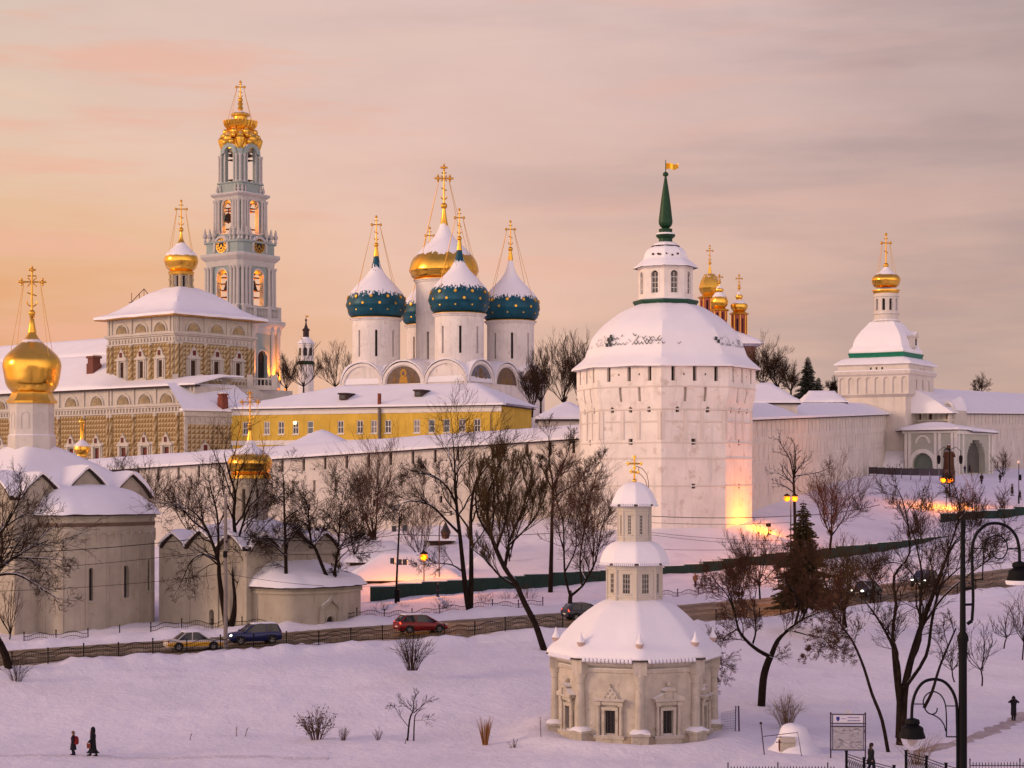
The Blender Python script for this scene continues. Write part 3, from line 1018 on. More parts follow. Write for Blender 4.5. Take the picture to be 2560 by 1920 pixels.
# ------------------------------------------------------------------ cathedral with blue and gold domes
def cathedral():
 D = 426.0
 cx = (1110 - 1280) / F * D
 zb = 20.0
 rz = -rad(30.5)
 t = thing('cathedral', 'white cathedral with one big gold dome and four snowy blue star spangled domes', 'church', (cx, D, zb), rz)
 def z(py, d): return ZY(py, d) - zb
 H = 16.5
 zs, ztop = z(957, 408), z(902, 408)
 cor = [(-H, -H), (H, -H), (H, H), (-H, H)]
 ICON = mat('dull_fresco', (0.15, 0.115, 0.095), 0.8, var=0.35, vs=1.6, col2=(0.22, 0.13, 0.05), c2=(0.5, 0.62))
 ICONG = mat('fresco_gold', (0.42, 0.22, 0.03), 0.6, 0.2, var=0.3, vs=2)
 ICONB = mat('fresco_blue_grey', (0.17, 0.17, 0.19), 0.8, var=0.3, vs=1.6)
 mb = MB()
 for k in range(4):
  fn, ln = face_fn(cor[k], cor[(k + 1) % 4])
  hs = []
  for j in range(3):
   u = ln * (j + .5) / 3
   hs.append((u - .5, u + .5, zs - 9, zs - 3, 'a'))
  mb.panel(fn, 0, ln, 0, zs, hs, depth=.6)
  for j in range(4):
   mb.slab([(max(0, ln * j / 3 - .55), 0), (min(ln, ln * j / 3 + .55), 0), (min(ln, ln * j / 3 + .55), zs), (max(0, ln * j / 3 - .55), zs)], fn, -.35, .1)
 part('wall', mb, [WHITE, DARK], t, ang=15)
 r = 2 * H / 6
 ry = (ztop - zs) / r
 for k in range(4):
  fn, ln = face_fn(cor[k], cor[(k + 1) % 4])
  for j in range(3):
   u = ln * (j + .5) / 3
   mb = MB()
   o = [(u - r, zs)] + [(u - r * math.cos(PI * i / 18), zs + r * ry * math.sin(PI * i / 18)) for i in range(19)] + [(u + r, zs)]
   mb.slab(o[1:-1], fn, .03, 1.0)
   mb.archband(fn, u, zs, r * .86, r * .99, -.30, .3, 18, sy=ry)
   ar = part('gable_arch', mb, WHITE, t, ang=30)
   painted = (k == 0 and j == 1) or k == 1
   if painted:
    mb = MB()
    q = r * .80
    mb.slab([(u - q * math.cos(PI * i / 18), zs + .05 + q * ry * math.sin(PI * i / 18)) for i in range(19)], fn, -.03, .02)
    pn = part('painted_panel', mb, ICONB if (k == 1 and j == 0) else ICON, t, ang=20)
    mb = MB()
    hh = q * ry
    for (du, sc) in ((0, 1.0),) + (((-2.3, .55), (2.4, .55)) if k == 0 else ((-1.9, .5), (1.9, .5))):
     c = u + du
     g = 0 if k == 0 and du == 0 else 1
     mb.slab([(c + .85 * sc * math.cos(2 * PI * i / 14), zs + hh * .62 * (sc if sc == 1 else .8) + .85 * sc * math.sin(2 * PI * i / 14)) for i in range(14)], fn, -.06, -.03, g)
     mb.slab([(c - 1.15 * sc, zs + .1), (c + 1.15 * sc, zs + .1), (c + .95 * sc, zs + hh * .34 * (1 if sc == 1 else .8)), (c + .35 * sc, zs + hh * .5 * (sc if sc == 1 else .8)), (c - .35 * sc, zs + hh * .5 * (sc if sc == 1 else .8)), (c - .95 * sc, zs + hh * .34 * (1 if sc == 1 else .8))], fn, -.055, -.03, g)
     mb.slab([(c + .42 * sc * math.cos(2 * PI * i / 10), zs + hh * .60 * (sc if sc == 1 else .8) + .5 * sc * math.sin(2 * PI * i / 10)) for i in range(10)], fn, -.08, -.06, 2)
    part('painted_figure', mb, [ICONG, mat('fresco_ochre', (0.20, 0.12, 0.05), 0.8, var=.3), ICON], pn, False)
 # barrel vault snow behind each gable and the pitched middle
 mb = MB()
 for k in range(4):
  fn, ln = face_fn(cor[k], cor[(k + 1) % 4])
  for j in range(3):
   u = ln * (j + .5) / 3
   rows = []
   for (wq, e) in ((-.38, .12), (-.42, .42), (1.5, .5), (5, .48), (10.5, .40)):
    rows.append([mb.pt(fn(u - (r + e * .35) * math.cos(PI * i / 14), zs + .1 + (r * ry + e + .08 * noise.noise(Vector((u + i, wq, k)))) * math.sin(PI * i / 14), wq)) for i in range(15)])
   for a in range(len(rows) - 1):
    for i in range(14):
     mb.idx((rows[a][i], rows[a][i + 1], rows[a + 1][i + 1], rows[a + 1][i]))
 part('roof_snow', mb, SNOW, t, ang=60)
 mb = MB()
 rr = roof_rect(11, 11, 3.0, 0, 9)
 mb.hfield(-11, 11, -11, 11, lambda x, y: zs + 4.0 + rr(x, y), 22, 22, .3)
 part('roof_snow', mb, SNOW, t, ang=60)
 # drums and domes
 STAR = mat('gold_stars', (0.80, 0.46, 0.06), 0.35, 0.8, var=.1)
 rnd = random.Random(3)
 for (sx, sy, d, ztip) in ((-1, -1, 422, 627), (1, -1, 411, 606), (1, 1, 430, 640), (-1, 1, 441, 640)):
  c = (11 * sx, 11 * sy)
  zd0, zd1 = z(912, 418), 36.0 + CZ - zb
  zm, zt = zd1 + 3.35, zd1 + 16.3
  drum(t, 5.35, zd0 - 3, zd1, WHITE, c, 8, (.36, .80), .55, .65, WHITE, a0=rad(12))
  mb = MB()
  mb.lathe([(5.45, zd1 + .02), (6.02, zd1 + .16), (6.0, zd1 + .24), (5.3, zd1 + .42)], 40, (c[0], c[1], 0), cap=False)
  part('gilded_rim', mb, GOLDM, t)
  BL = mat('blue_dome_%d_%d' % (sx, sy), (0.005, 0.068, 0.108), 0.42, 0.2, var=.35, vs=.5, cap=(zm + 2.15 + .3 * (sx - sy) * .5, 5.5, 2.4, zt - 4.6 if sy < 0 else zt - 1))
  def stars(mb, c=c, zd1=zd1, zm=zm, zt=zt):
   h, T = zm - zd1 - .3, zt - zm
   for (zz, rr_, num, off, sz) in ((zm + .34 * 4.2, 6.62, 11, 0, .42), (zm - .1, 6.78, 11, .5, .36), (zm - 1.5, 6.50, 11, 0, .20)):
    for i in range(num):
     a = 2 * PI * (i + off) / num
     n = Vector((math.cos(a), math.sin(a), .25 if zz > zm + 1 else 0)).normalized()
     u = n.cross(Vector((0, 0, 1))).normalized()
     v = u.cross(n)
     p = Vector((c[0] + math.cos(a) * rr_, c[1] + math.sin(a) * rr_, zz))
     pts = []
     for q in range(16):
      ra = sz if q % 2 == 0 else sz * .55
      pts.append(p + n * .06 + (u * math.cos(q * PI / 8) + v * math.sin(q * PI / 8)) * ra)
     mb.face(pts, 1)
     for q in range(16):
      mb.face([pts[q], pts[q] - n * .3, pts[(q + 1) % 16] - n * .3, pts[(q + 1) % 16]], 1)
  onion(t, 6.75, 5.3, zd1 + .3, zm, zt, [BL, STAR], c, extra=stars)
  mb = MB()
  mb.lathe([(.64, zt - 2.1), (.50, zt - 1.2), (.32, zt), (.25, zt + .3)], 16, (c[0], c[1], 0))
  part('gilded_neck', mb, GOLD, t)
  cross(t, c, zt + .5, 6.3, 1.0, .13, rad(36), chains=(6.3, zm + 2.2))
 zd1 = z(704, 426)
 drum(t, 6.35, z(905, 426) - 2, zd1, WHITE, (0, 0), 8, (.08, .42), .6, .5, WHITE, a0=rad(20))
 mb = MB()
 mb.lathe([(6.5, zd1), (6.95, zd1 + .15), (6.95, zd1 + .3), (6.2, zd1 + .5)], 44, cap=False)
 mb.lathe([(6.45, z(790, 426)), (6.55, z(790, 426) + .2), (6.45, z(790, 426) + .4)], 44, cap=False, mi=1)
 part('gilded_rim', mb, [GOLDM, WHITE], t)
 zm, zt = z(676, 426), z(521, 426)
 onion(t, 7.9, 6.3, zd1 + .3, zm, zt, mat('gold_dome_snow', (0.88, 0.50, 0.075), 0.22, 1.0, var=.12, vs=.6, cap=(zm + 3.2, 3.4, .8, z(561, 426)), spec=.5), (0, 0), 56)
 cross(t, (0, 0), zt + .55, 8.7, 1.35, .18, rad(36), fancy=2, chains=(7.2, zm + 3.0), cr=.055)
cathedral()

# ------------------------------------------------------------------ bell tower
def bell_tower():
 D = 540.0
 cx = (601 - 1280) / F * D
 zb = 20.0
 rz = -rad(37)
 t = thing('bell_tower', 'tall pale blue and white bell tower in tiers under a gilded crown', 'bell tower', (cx, D, zb), rz)
 def z(py): return ZY(py, D) - zb
 def sq(pr, mi=0, mb=None, ch=.16):
  """square cornice with chamfered corners from (half, z)"""
  pts = []
  for h, zz in pr:
   e = h * (1 - ch)
   pts.append([(e, -h), (h, -e), (h, e), (e, h), (-e, h), (-h, e), (-h, -e), (-e, -h)])
  R = [[mb.pt((x, y, pr[i][1])) for x, y in pts[i]] for i in range(len(pr))]
  for i in range(len(R) - 1):
   for j in range(8):
    mb.idx((R[i][j], R[i][(j + 1) % 8], R[i + 1][(j + 1) % 8], R[i + 1][j]), mi)
  mb.idx(R[0][::-1], mi); mb.idx(R[-1], mi)
 def tier(h, z0, z1, aw, a0, a1, th, colr, colh, ncol, open_=True, floor=True):
  ch = .16
  e = h * (1 - ch)
  ps = [(-e, -h), (e, -h), (h, -e), (h, e), (e, h), (-e, h), (-h, e), (-h, -e)]
  mb = MB()
  for k in range(8):
   fn, ln = face_fn(ps[k], ps[(k + 1) % 8])
   if k % 2 == 0:
    mb.panel(fn, 0, ln, z0, z1, [(ln / 2 - aw, ln / 2 + aw, a0, a1, 'a')], depth=th, back=not open_, inner=0 if open_ else None)
   else:
    mb.panel(fn, 0, ln, z0, z1, [], depth=th)
  sh = part('tier', mb, [BLUEW, DARK], t, ang=20)
  for k in (0, 2, 4, 6):
   mb = MB()
   fn, ln = face_fn(ps[k], ps[(k + 1) % 8])
   mb.archband(fn, ln / 2, a1 - aw, aw * 1.0, aw * 1.22, -.22, .05, 14, leg=(a1 - aw - a0))
   part('arch_moulding', mb, BTRIM, t)
  if ncol:
   mc = MB()
   mc.lathe([(colr * 1.5, 0), (colr * 1.5, .5), (colr * 1.05, .6), (colr * .9, colh - .9), (colr * 1.0, colh - .85), (colr * 1.5, colh - .2), (colr * 1.55, colh)], 10)
   pc = None
   for k in range(8):
    fn, ln = face_fn(ps[k], ps[(k + 1) % 8])
    us = ([ln * .06, ln * .17, ln * .83, ln * .94] if ncol > 1 else [ln * .08, ln * .92]) if k % 2 == 0 else [ln * .5 - colr * 1.3, ln * .5 + colr * 1.3] if ncol > 1 else [ln * .5]
    for u in us:
     loc = fn(u, z0, -colr * .9)
     if pc is None:
      pc = part('column', mc, BTRIM, t); pc.location = loc
     else:
      inst(pc, t, loc)
  return sh
 def cornice(h, z0, z1, ov):
  mb = MB()
  sq([(h + .1, z0), (h + .25, z0 + (z1 - z0) * .45), (h + ov * .6, z0 + (z1 - z0) * .6), (h + ov, z0 + (z1 - z0) * .8), (h + ov, z1), (h, z1 + .35)], 0, mb)
  part('cornice', mb, BTRIM, t, ang=20)
 urn = MB()
 urn.lathe([(.45, 0), (.45, .7), (.25, .9), (.75, 1.6), (.7, 2.2), (.35, 2.7), (.45, 3.0), (.3, 3.5), (.15, 4.1), (.02, 4.3)], 10)
 uo = [None]
 def urns(h, zz, sc, us):
  for sx, sy in ((-1, -1), (1, -1), (1, 1), (-1, 1)):
   for a, b in us:
    for p in {(h * a * sx, h * b * sy), (h * b * sx, h * a * sy)}:
     loc = (p[0], p[1], zz)
     if uo[0] is None:
      uo[0] = part('urn', urn, BTRIM, t); uo[0].location = loc; uo[0].scale = (sc,) * 3
     else:
      inst(uo[0], t, loc, sc=(sc,) * 3)
 # lowest visible storey with lit pilasters
 tier(8.7, 0, z(822), 1.9, z(985), z(880), 1.2, .62, z(832) - z(985) + .0, 0, False)
 mb = MB()
 mb.lathe([(.62, 0), (.62, z(832) - z(985))], 10)
 fn8 = {}
 e = 8.7 * .84
 PSF = [(-e, -8.7), (e, -8.7), (8.7, -e), (8.7, e)]
 pil = None
 for k in (0, 1, 2):
  fn, ln = face_fn(PSF[k], PSF[k + 1])
  for u in ([ln * .08, ln * .24, ln * .76, ln * .92] if k != 1 else [ln * .5]):
   loc = fn(u, z(985), -.35)
   if pil is None:
    pil = part('pilaster', mb, BTRIM, t); pil.location = loc
   else:
    inst(pil, t, loc)
 cornice(8.8, z(838), z(806), 1.1)
 # balustrade
 mb = MB()
 sq([(9.0, z(806)), (9.0, z(798)), (8.6, z(797))], 0, mb)
 for k in range(4):
  cc = [(-8.4, -8.4), (8.4, -8.4), (8.4, 8.4), (-8.4, 8.4)]
  fn, ln = face_fn(cc[k], cc[(k + 1) % 4], 0)
  mb.slab([(1.2, z(776)), (ln - 1.2, z(776)), (ln - 1.2, z(771)), (1.2, z(771))], fn, -.35, .15)
  for i in range(24):
   u = 1.4 + (ln - 2.8) * i / 23
   mb.tube([fn(u, z(798), -.1), fn(u, z(787), -.1), fn(u, z(776), -.1)], [.14, .24, .14], 6)
  for u in (1.4, ln * .33, ln * .67, ln - 1.4):
   mb.slab([(u - .6, z(798)), (u + .6, z(798)), (u + .6, z(769)), (u - .6, z(769))], fn, -.45, .3)
 part('balustrade', mb, BTRIM, t, ang=30)
 mb = MB(); sq([(7.9, z(806)), (7.9, z(770))], 0, mb)
 part('pedestal', mb, BLUEW, t, ang=20)
 tier(7.1, z(772), z(668), 2.0, z(768), z(679), 1.4, .50, z(672) - z(772), 2)
 cornice(7.3, z(671), z(641), 1.4)
 mb = MB(); sq([(7.4, z(644)), (7.4, z(614)), (7.9, z(613)), (7.9, z(609)), (7.0, z(607))], 0, mb)
 part('clock_storey', mb, BLUEW, t, ang=20)
 cc = [(-7.4, -7.4), (7.4, -7.4), (7.4, 7.4), (-7.4, 7.4)]
 DIAL = mat('dark_dial', (0.02, 0.016, 0.012), .6)
 for k in range(4):
  fn, ln = face_fn(cc[k], cc[(k + 1) % 4])
  mb = MB()
  zc = z(620)
  mb.archband(fn, ln / 2, zc - .3, 2.35, 3.0, -.5, .3, 16, leg=1.6)
  mb.slab([(ln / 2 + 2.9 * math.cos(PI * i / 14), zc - .3 + 2.9 * math.sin(PI * i / 14)) for i in range(15)], fn, .1, 2.0)
  part('clock_gable', mb, BTRIM, t)
  mb = MB()
  mb.slab([(ln / 2 + 2.1 * math.cos(2 * PI * i / 28), zc + 2.1 * math.sin(2 * PI * i / 28)) for i in range(28)], fn, -.15, .3)
  cl = part('clock_face', mb, DIAL, t)
  mb = MB()
  for i in range(28):
   pass
  mb.archband(fn, ln / 2, zc, 1.95, 2.12, -.20, -.15, 18)
  mb.archband(fn, ln / 2, zc, -2.12, -1.95, -.20, -.15, 18) if False else None
  ringo = [(1.92, 2.12), (1.12, 1.22)]
  for r0, r1 in ringo:
   for i in range(32):
    a, b = 2 * PI * i / 32, 2 * PI * (i + 1) / 32
    mb.face([fn(ln / 2 + q * math.cos(x), zc + q * math.sin(x), -.2) for q, x in ((r0, a), (r1, a), (r1, b), (r0, b))])
  for i in range(12):
   a = 2 * PI * i / 12
   u, v = math.cos(a), math.sin(a)
   for off in (-.13, .13):
    mb.face([fn(ln / 2 + u * q - v * (off + e2), zc + v * q + u * (off + e2), -.2) for q, e2 in ((1.32, -.07), (1.82, -.07), (1.82, .07), (1.32, .07))])
  for a, lg, hw in ((rad(228), 1.2, .12), (rad(305), 1.5, .10)):
   u, v = math.cos(a), math.sin(a)
   mb.face([fn(ln / 2 + u * q - v * e2, zc + v * q + u * e2, -.24) for q, e2 in ((-.2, -hw), (lg, -hw * .5), (lg, hw * .5), (-.2, hw))])
  part('clock_hands_and_numerals', mb, GOLDM, cl, False)
 urns(7.4, z(608), .9, ((1.0, .92), (1.0, .66), (.98, .45)))
 mb = MB(); sq([(6.3, z(610)), (6.3, z(590)), (5.6, z(588))], 0, mb)
 part('pedestal', mb, BLUEW, t, ang=20)
 tier(5.3, z(589), z(502), 1.75, z(587), z(505), 1.1, .42, z(504) - z(589), 2)
 cornice(5.4, z(505), z(489), 1.1)
 mb = MB(); sq([(4.75, z(491)), (4.75, z(464)), (5.1, z(463)), (5.1, z(460)), (4.3, z(459))], 0, mb)
 part('pedestal', mb, BLUEW, t, ang=20)
 urns(5.0, z(489), .62, ((1.0, .85), (1.0, .6)))
 tier(4.35, z(462), z(378), 1.55, z(460), z(372), .95, .34, z(392) - z(462), 1)
 cc = [(-4.35, -4.35), (4.35, -4.35), (4.35, 4.35), (-4.35, 4.35)]
 for k in range(4):
  fn, ln = face_fn(cc[k], cc[(k + 1) % 4])
  mb = MB()
  q = 3.1
  o = []
  for i in range(17):
   a = PI * i / 16
   o.append((ln / 2 + q * math.cos(a), z(392) + q * math.sin(a) * 1.1 + (1.1 if i == 8 else .35 if i in (7, 9) else 0)))
  i2 = [(ln / 2 + 1.6 * math.cos(PI * i / 16), z(387) + 1.6 * math.sin(PI * i / 16)) for i in range(17)]
  A = [mb.pt(fn(u, v, -.6)) for u, v in o]; B = [mb.pt(fn(u, v, -.6)) for u, v in i2]
  A2 = [mb.pt(fn(u, v, 1.6)) for u, v in o]; B2 = [mb.pt(fn(u, v, 1.0)) for u, v in i2]
  for i in range(16):
   mb.idx((A[i], A[i + 1], B[i + 1], B[i])); mb.idx((A[i], A2[i], A2[i + 1], A[i + 1])); mb.idx((B[i], B[i + 1], B2[i + 1], B2[i]))
  part('arch_gable', mb, BLUEW, t)
  mb = MB()
  # gilded cartouche above the arch
  zc = z(352)
  for du, dv, r, sz in ((0, 0, 1.5, 1.0), (-1.2, -.9, .9, 1), (1.2, -.9, .9, 1), (0, 1.1, .8, 1), (-.7, .8, .7, 1), (.7, .8, .7, 1)):
   mb.sphere(fn(ln / 2 + du, zc + dv, -.35), r, 7, sc=(1, 1, .9))
  part('gilded_cartouche', mb, mat('gilding', (0.80, 0.45, 0.06), .32, .95, var=.3, vs=1.6, snow=.78), t)
  mb = MB()
  fx, fy = cc[k]
  mb.lathe([(.05, z(385)), (.7, z(375)), (1.2, z(362)), (1.5, z(352)), (.9, z(345))], 8, (fx * .80, fy * .80, 0))
  mb.sphere((fx * .78, fy * .78, z(345)), 1.0, 6)
  part('gilded_corner_ornament', mb, MATS['gilding'], t)
 GG = MATS['gilding']
 mb = MB()
 mb.lathe([(4.6, z(376)), (4.4, z(352)), (3.9, z(346)), (4.7, z(342)), (4.9, z(338)), (4.3, z(331)), (3.6, z(327)), (3.4, z(324)), (3.9, z(322)), (4.8, z(308)), (4.6, z(305)), (2.6, z(306))], 40)
 for i in range(28):
  a = 2 * PI * i / 28
  mb.tube([(3.6 * math.cos(a), 3.6 * math.sin(a), z(325)), (4.5 * math.cos(a), 4.5 * math.sin(a), z(315)), (4.85 * math.cos(a), 4.85 * math.sin(a), z(303))], [.12, .2, .17], 5)
 for i in range(8):
  a = 2 * PI * (i + .5) / 8
  mb.sphere((4.4 * math.cos(a), 4.4 * math.sin(a), z(334)), .95, 6)
  mb.sphere((4.9 * math.cos(a), 4.9 * math.sin(a), z(344)), .7, 6)
 part('gilded_crown', mb, GG, t, ang=45)
 mb = MB()
 mb.lathe([(2.3, z(308)), (1.95, z(302)), (1.95, z(293)), (2.6, z(291)), (2.75, z(287)), (2.3, z(283)), (1.2, z(280)), (.7, z(277)), (.5, z(275)), (.85, z(271)), (.6, z(266)), (.5, z(264)), (.85, z(260)), (.4, z(255)), (.25, z(252))], 28)
 part('gilded_finial', mb, GG, t, ang=45)
 cross(t, (0, 0), z(250), z(205) - z(250), 1.15, .17, rad(40), fancy=1, chains=(4.7, z(306)), cr=.06)
 # beams and rails seen through the arches
 mb = MB()
 for zz, h in ((z(696), 5.8), (z(712), 5.8), (z(745), 5.8), (z(728), 5.8), (z(523), 4.4), (z(530), 4.4), (z(575), 4.4), (z(388), 3.6), (z(392), 3.6), (z(402), 3.6), (z(452), 3.6)):
  mb.box((0, h * .55, zz), (h * 2, .25, .3)); mb.box((0, -h * .75, zz), (h * 2, .25, .3)); mb.box((h * .75, 0, zz), (.25, h * 2, .3)); mb.box((-h * .55, 0, zz), (.25, h * 2, .3))
 part('bell_beams', mb, WOOD, t, False)
 # bells
 def bell(fx, fy, zz, r, lab, g='bells in the bell tower'):
  c = Matrix.Rotation(rz, 3, 'Z') @ Vector((fx, fy, 0))
  b = thing('bell', lab, 'bell', (cx + c.x, D + c.y, zb + zz), rz, g)
  mb = MB()
  mb.lathe([(r, -1.9 * r), (.95 * r, -1.8 * r), (.7 * r, -1.1 * r), (.6 * r, -.4 * r), (.45 * r, -.1 * r), (.15 * r, 0)], 18)
  part('body', mb, mat('dark_bronze', (0.03, 0.022, 0.018), .5, .5), b)
  mb = MB(); mb.tube([(0, 0, -.2 * r), (0, 0, 1.3)], .12, 5); mb.sphere((0, 0, -2.0 * r), r * .2, 6)
  part('hanger', mb, IRON, b)
 bell(-1.2, -3.6, z(536), 1.35, 'dark bell hanging in the upper left arch above the clock')
 bell(4.4, .3, z(702), 1.6, 'dark bell in the right arch of the tier below the clock')
 bell(-.3, -4.4, z(704), 1.5, 'dark bell behind the rail in the left arch below the clock')
 # warm lamps inside the open tiers and at the foot
 mb = MB(); mb.sphere((0, 0, 0), .35, 6)
 for loc, p in (((0, 0, z(704)), 15000), ((0, 0, z(540)), 9000)):
  o = part('tier_lamp', mb, LAMPG, t); o.location = loc
  lamp(o, (0, 0, -.9), p * .95, col=(1.0, .22, .0), r=.3)
 for x, y, p in ((-3.9, -11.4, 2200), (4.2, -11.4, 2200), (11.6, -5.4, 2600), (11.6, 3.6, 2600), (11.6, 6.4, 2300)):
  o = part('uplight', mb, LAMPG, t); o.location = (x, y, z(975))
  ax = (x, -8.7, z(915)) if abs(y) > 9 else (8.7, y, z(915))
  lamp(o, (0, 0, .5), p * 9, col=(1.0, .24, .0), r=.2, spot=42, aim=(ax[0] - x, ax[1] - y, ax[2] - z(975)))
bell_tower()

# ------------------------------------------------------------------ refectory church
def kok_window(mb, fn, u, v, wd, ht, sc=1.0, dep=.28):
 """carved surround: side columns, sill, entablature and a small gabled attic (white trim)"""
 for sg in (-1, 1):
  uu = u + sg * (wd / 2 + .30 * sc)
  mb.slab([(uu - .16 * sc, v - .2), (uu + .16 * sc, v - .2), (uu + .16 * sc, v + ht + .25), (uu - .16 * sc, v + ht + .25)], fn, -dep, .05)
  uu = u + sg * (wd / 2 + .70 * sc)
  mb.slab([(uu - .13 * sc, v - .2), (uu + .13 * sc, v - .2), (uu + .13 * sc, v + ht + .2), (uu - .13 * sc, v + ht + .2)], fn, -dep * .7, .05)
 e = wd / 2 + 1.0 * sc
 mb.slab([(u - e, v - .45), (u + e, v - .45), (u + e, v - .2), (u - e, v - .2)], fn, -dep * 1.3, .05)
 mb.slab([(u - e, v + ht + .25), (u + e, v + ht + .25), (u + e, v + ht + .55 * sc), (u - e, v + ht + .55 * sc)], fn, -dep * 1.5, .05)
 z0 = v + ht + .55 * sc
 o = [(-e, 0), (e, 0), (e * .8, .25), (e * .62, .45), (e * .5, .95), (e * .28, 1.45), (e * .12, 1.6), (0, 2.15), (-e * .12, 1.6), (-e * .28, 1.45), (-e * .5, .95), (-e * .62, .45), (-e * .8, .25)]
 mb.slab([(u + a * .92, z0 + b * sc) for a, b in o], fn, -dep * 1.1, .05)

def rust(mb, fn, u0, u1, v0, v1, step, mis=(0, 1), skip=(), h=.20):
 """field of painted diamond-pointed blocks"""
 nu = max(1, int(round((u1 - u0) / step))); nv = max(1, int(round((v1 - v0) / step)))
 du, dv = (u1 - u0) / nu, (v1 - v0) / nv
 for j in range(nv):
  for i in range(nu):
   a, b = u0 + i * du, v0 + j * dv
   cu, cv = a + du / 2, b + dv / 2
   if any(q[0] < cu < q[1] and q[2] < cv < q[3] for q in skip):
    continue
   ids = [mb.pt(fn(x, y, -.004)) for x, y in ((a, b), (a + du, b), (a + du, b + dv), (a, b + dv))]
   c = mb.pt(fn(cu, cv, -h))
   for k in range(4):
    mb.idx((ids[k], ids[(k + 1) % 4], c), mis[0] if k in (0, 1) else mis[1])

def refectory():
 D = 335.0
 cx = (453 - 1280) / F * D
 zb = 20.0
 rz = -rad(39.6)
 t = thing('refectory_church', 'ochre and white church with diamond painted walls, shell frieze and one gold dome', 'church', (cx, D, zb), rz)
 def z(v): return v + CZ - zb
 H = 9.1
 cor = [(-H, -H), (H, -H), (H, H), (-H, H)]
 wz0, wz1 = z(16.6), z(28.3)
 PANE = mat('dark_church_window', (0.03, 0.016, 0.012), .3, var=.4, vs=3)
 wm = window_proto(1.15, 2.9, .08, (1, 3), m=mat('brown_frame', (0.10, 0.04, 0.02), .7), gm=PANE)
 sqm = window_proto(.62, .85, .05, (0, 0), m=DRED, gm=DRED)
 def bay_wall(fn, ln, v0, v1, bays, wv, wh, ww, shell_v, corn_v, dent_v, win, colu, single, shr, ang, pane_off=.22):
  mb = MB()
  hs = [(u - ww / 2, u + ww / 2, wv, wv + wh) for u in bays]
  mb.panel(fn, 0, ln, v0, v1, hs, depth=.5)
  part('wall', mb, [RTRIM, DARK], t, ang=15)
  mb = MB()
  sk = [(u - ww / 2 - .95, u + ww / 2 + .95, wv - .5, wv + wh + .7) for u in bays]
  rust(mb, fn, .9, ln - .9, v0 + .2, dent_v - .55, .78, (0, 1), sk)
  part('painted_blocks', mb, [OCHRE, STRAW], t, False)
  for u in bays:
   mb = MB()
   kok_window(mb, fn, u, wv, ww, wh, .95)
   part('window_surround', mb, RTRIM, t, False)
   place_window(win, t, fn, u, wv, pane_off, ang)
   o = place_window(sqm, t, fn, u, wv + wh + .85, -.36, ang)
   o.name = 'attic_window'
   mb = MB()
   shell(mb, fn, u, shell_v, shr * .72, -.05, 9, 0, .30)
   part('shell_ornament', mb, STRAW, t, False)
   mb = MB()
   mb.archband(fn, u, shell_v, shr * .82, shr * .98, -.22, .02, 16)
   part('shell_frame', mb, RTRIM, t)
  mb = MB()
  mb.slab([(-.35, corn_v - .22), (ln + .35, corn_v - .22), (ln + .35, corn_v + .12), (-.35, corn_v + .12)], fn, -.62, .05)
  mb.slab([(-.2, corn_v - .5), (ln + .2, corn_v - .5), (ln + .2, corn_v - .22), (-.2, corn_v - .22)], fn, -.36, .05)
  mb.slab([(-.15, dent_v - .5), (ln + .15, dent_v - .5), (ln + .15, dent_v - .28), (-.15, dent_v - .28)], fn, -.32, .05)
  u = .3
  while u < ln - .5:
   mb.slab([(u, dent_v - .2), (u + .42, dent_v - .2), (u + .42, dent_v + .42), (u, dent_v + .42)], fn, -.24, .05)
   u += .86
  part('cornice', mb, RTRIM, t, False)
  # twisted painted columns, and white strips in the frieze above them
  for i, u in enumerate(colu):
   for du in ((0,) if i in single else (-.42, .42)):
    mb = MB()
    k = 22
    r0 = .36
    cvb, cvt = v0 + .1, dent_v - .5
    ring = []
    for a in range(k + 1):
     vv = cvb + (cvt - cvb) * a / k
     ring.append([mb.pt(fn(u + du + r0 * math.cos(2 * PI * b / 10), vv, -.12 - r0 * math.sin(2 * PI * b / 10))) for b in range(10)])
    for a in range(k):
     for b in range(10):
      mb.idx((ring[a][b], ring[a][(b + 1) % 10], ring[a + 1][(b + 1) % 10], ring[a + 1][b]), 2 if a in (0, k - 1) else ((a + b) // 2 % 2))
    part('column', mb, [OCHRE, STRAW, RTRIM], t, ang=60)
    mb = MB()
    mb.slab([(u + du - .2, corn_v + .1), (u + du + .2, corn_v + .1), (u + du + .2, v1), (u + du - .2, v1)], fn, -.22, .05)
    part('frieze_strip', mb, RTRIM, t, False)
 for k in (0, 1, 2, 3):
  fn, ln = face_fn(cor[k], cor[(k + 1) % 4])
  ang = k * PI / 2
  bays = [ln * .22, ln * .51, ln * .79]
  if k > 1:
   mb = MB(); mb.panel(fn, 0, ln, wz0, wz1, [], depth=.5)
   part('wall', mb, [RTRIM, DARK], t, ang=15)
   continue
  bay_wall(fn, ln, wz0, wz1, bays, z(17.8), 2.9, 1.15, z(25.75), z(25.4), z(24.2), wm, [ln * .04, ln * .365, ln * .65, ln * .95], (1, 2), 1.85, ang)
 # roof
 mb = MB()
 mb.lathe([((H + 1.7) * 1.414, z(28.15)), ((H + 1.75) * 1.414, z(28.3)), ((H + 1.6) * 1.414, z(28.5)), (H, z(28.6))], 4, rot=PI / 4)
 part('eave', mb, mat('gilded_eave', (0.40, 0.20, 0.04), .5, .4, var=.4, vs=.7), t, ang=15)
 mb = MB()
 mb.lathe([(a * 1.414, z(b)) for a, b in sm([(10.9, 28.35), (10.85, 28.8), (9.3, 29.35), (7.6, 30.4), (6.0, 31.7), (4.3, 33.0), (3.0, 33.7), (2.0, 34.2), (1.4, 34.3)], 3)], 80, poly=4, rot=PI / 4, jit=.10, soft=.04)
 part('roof_snow', mb, SNOW, t, ang=50)
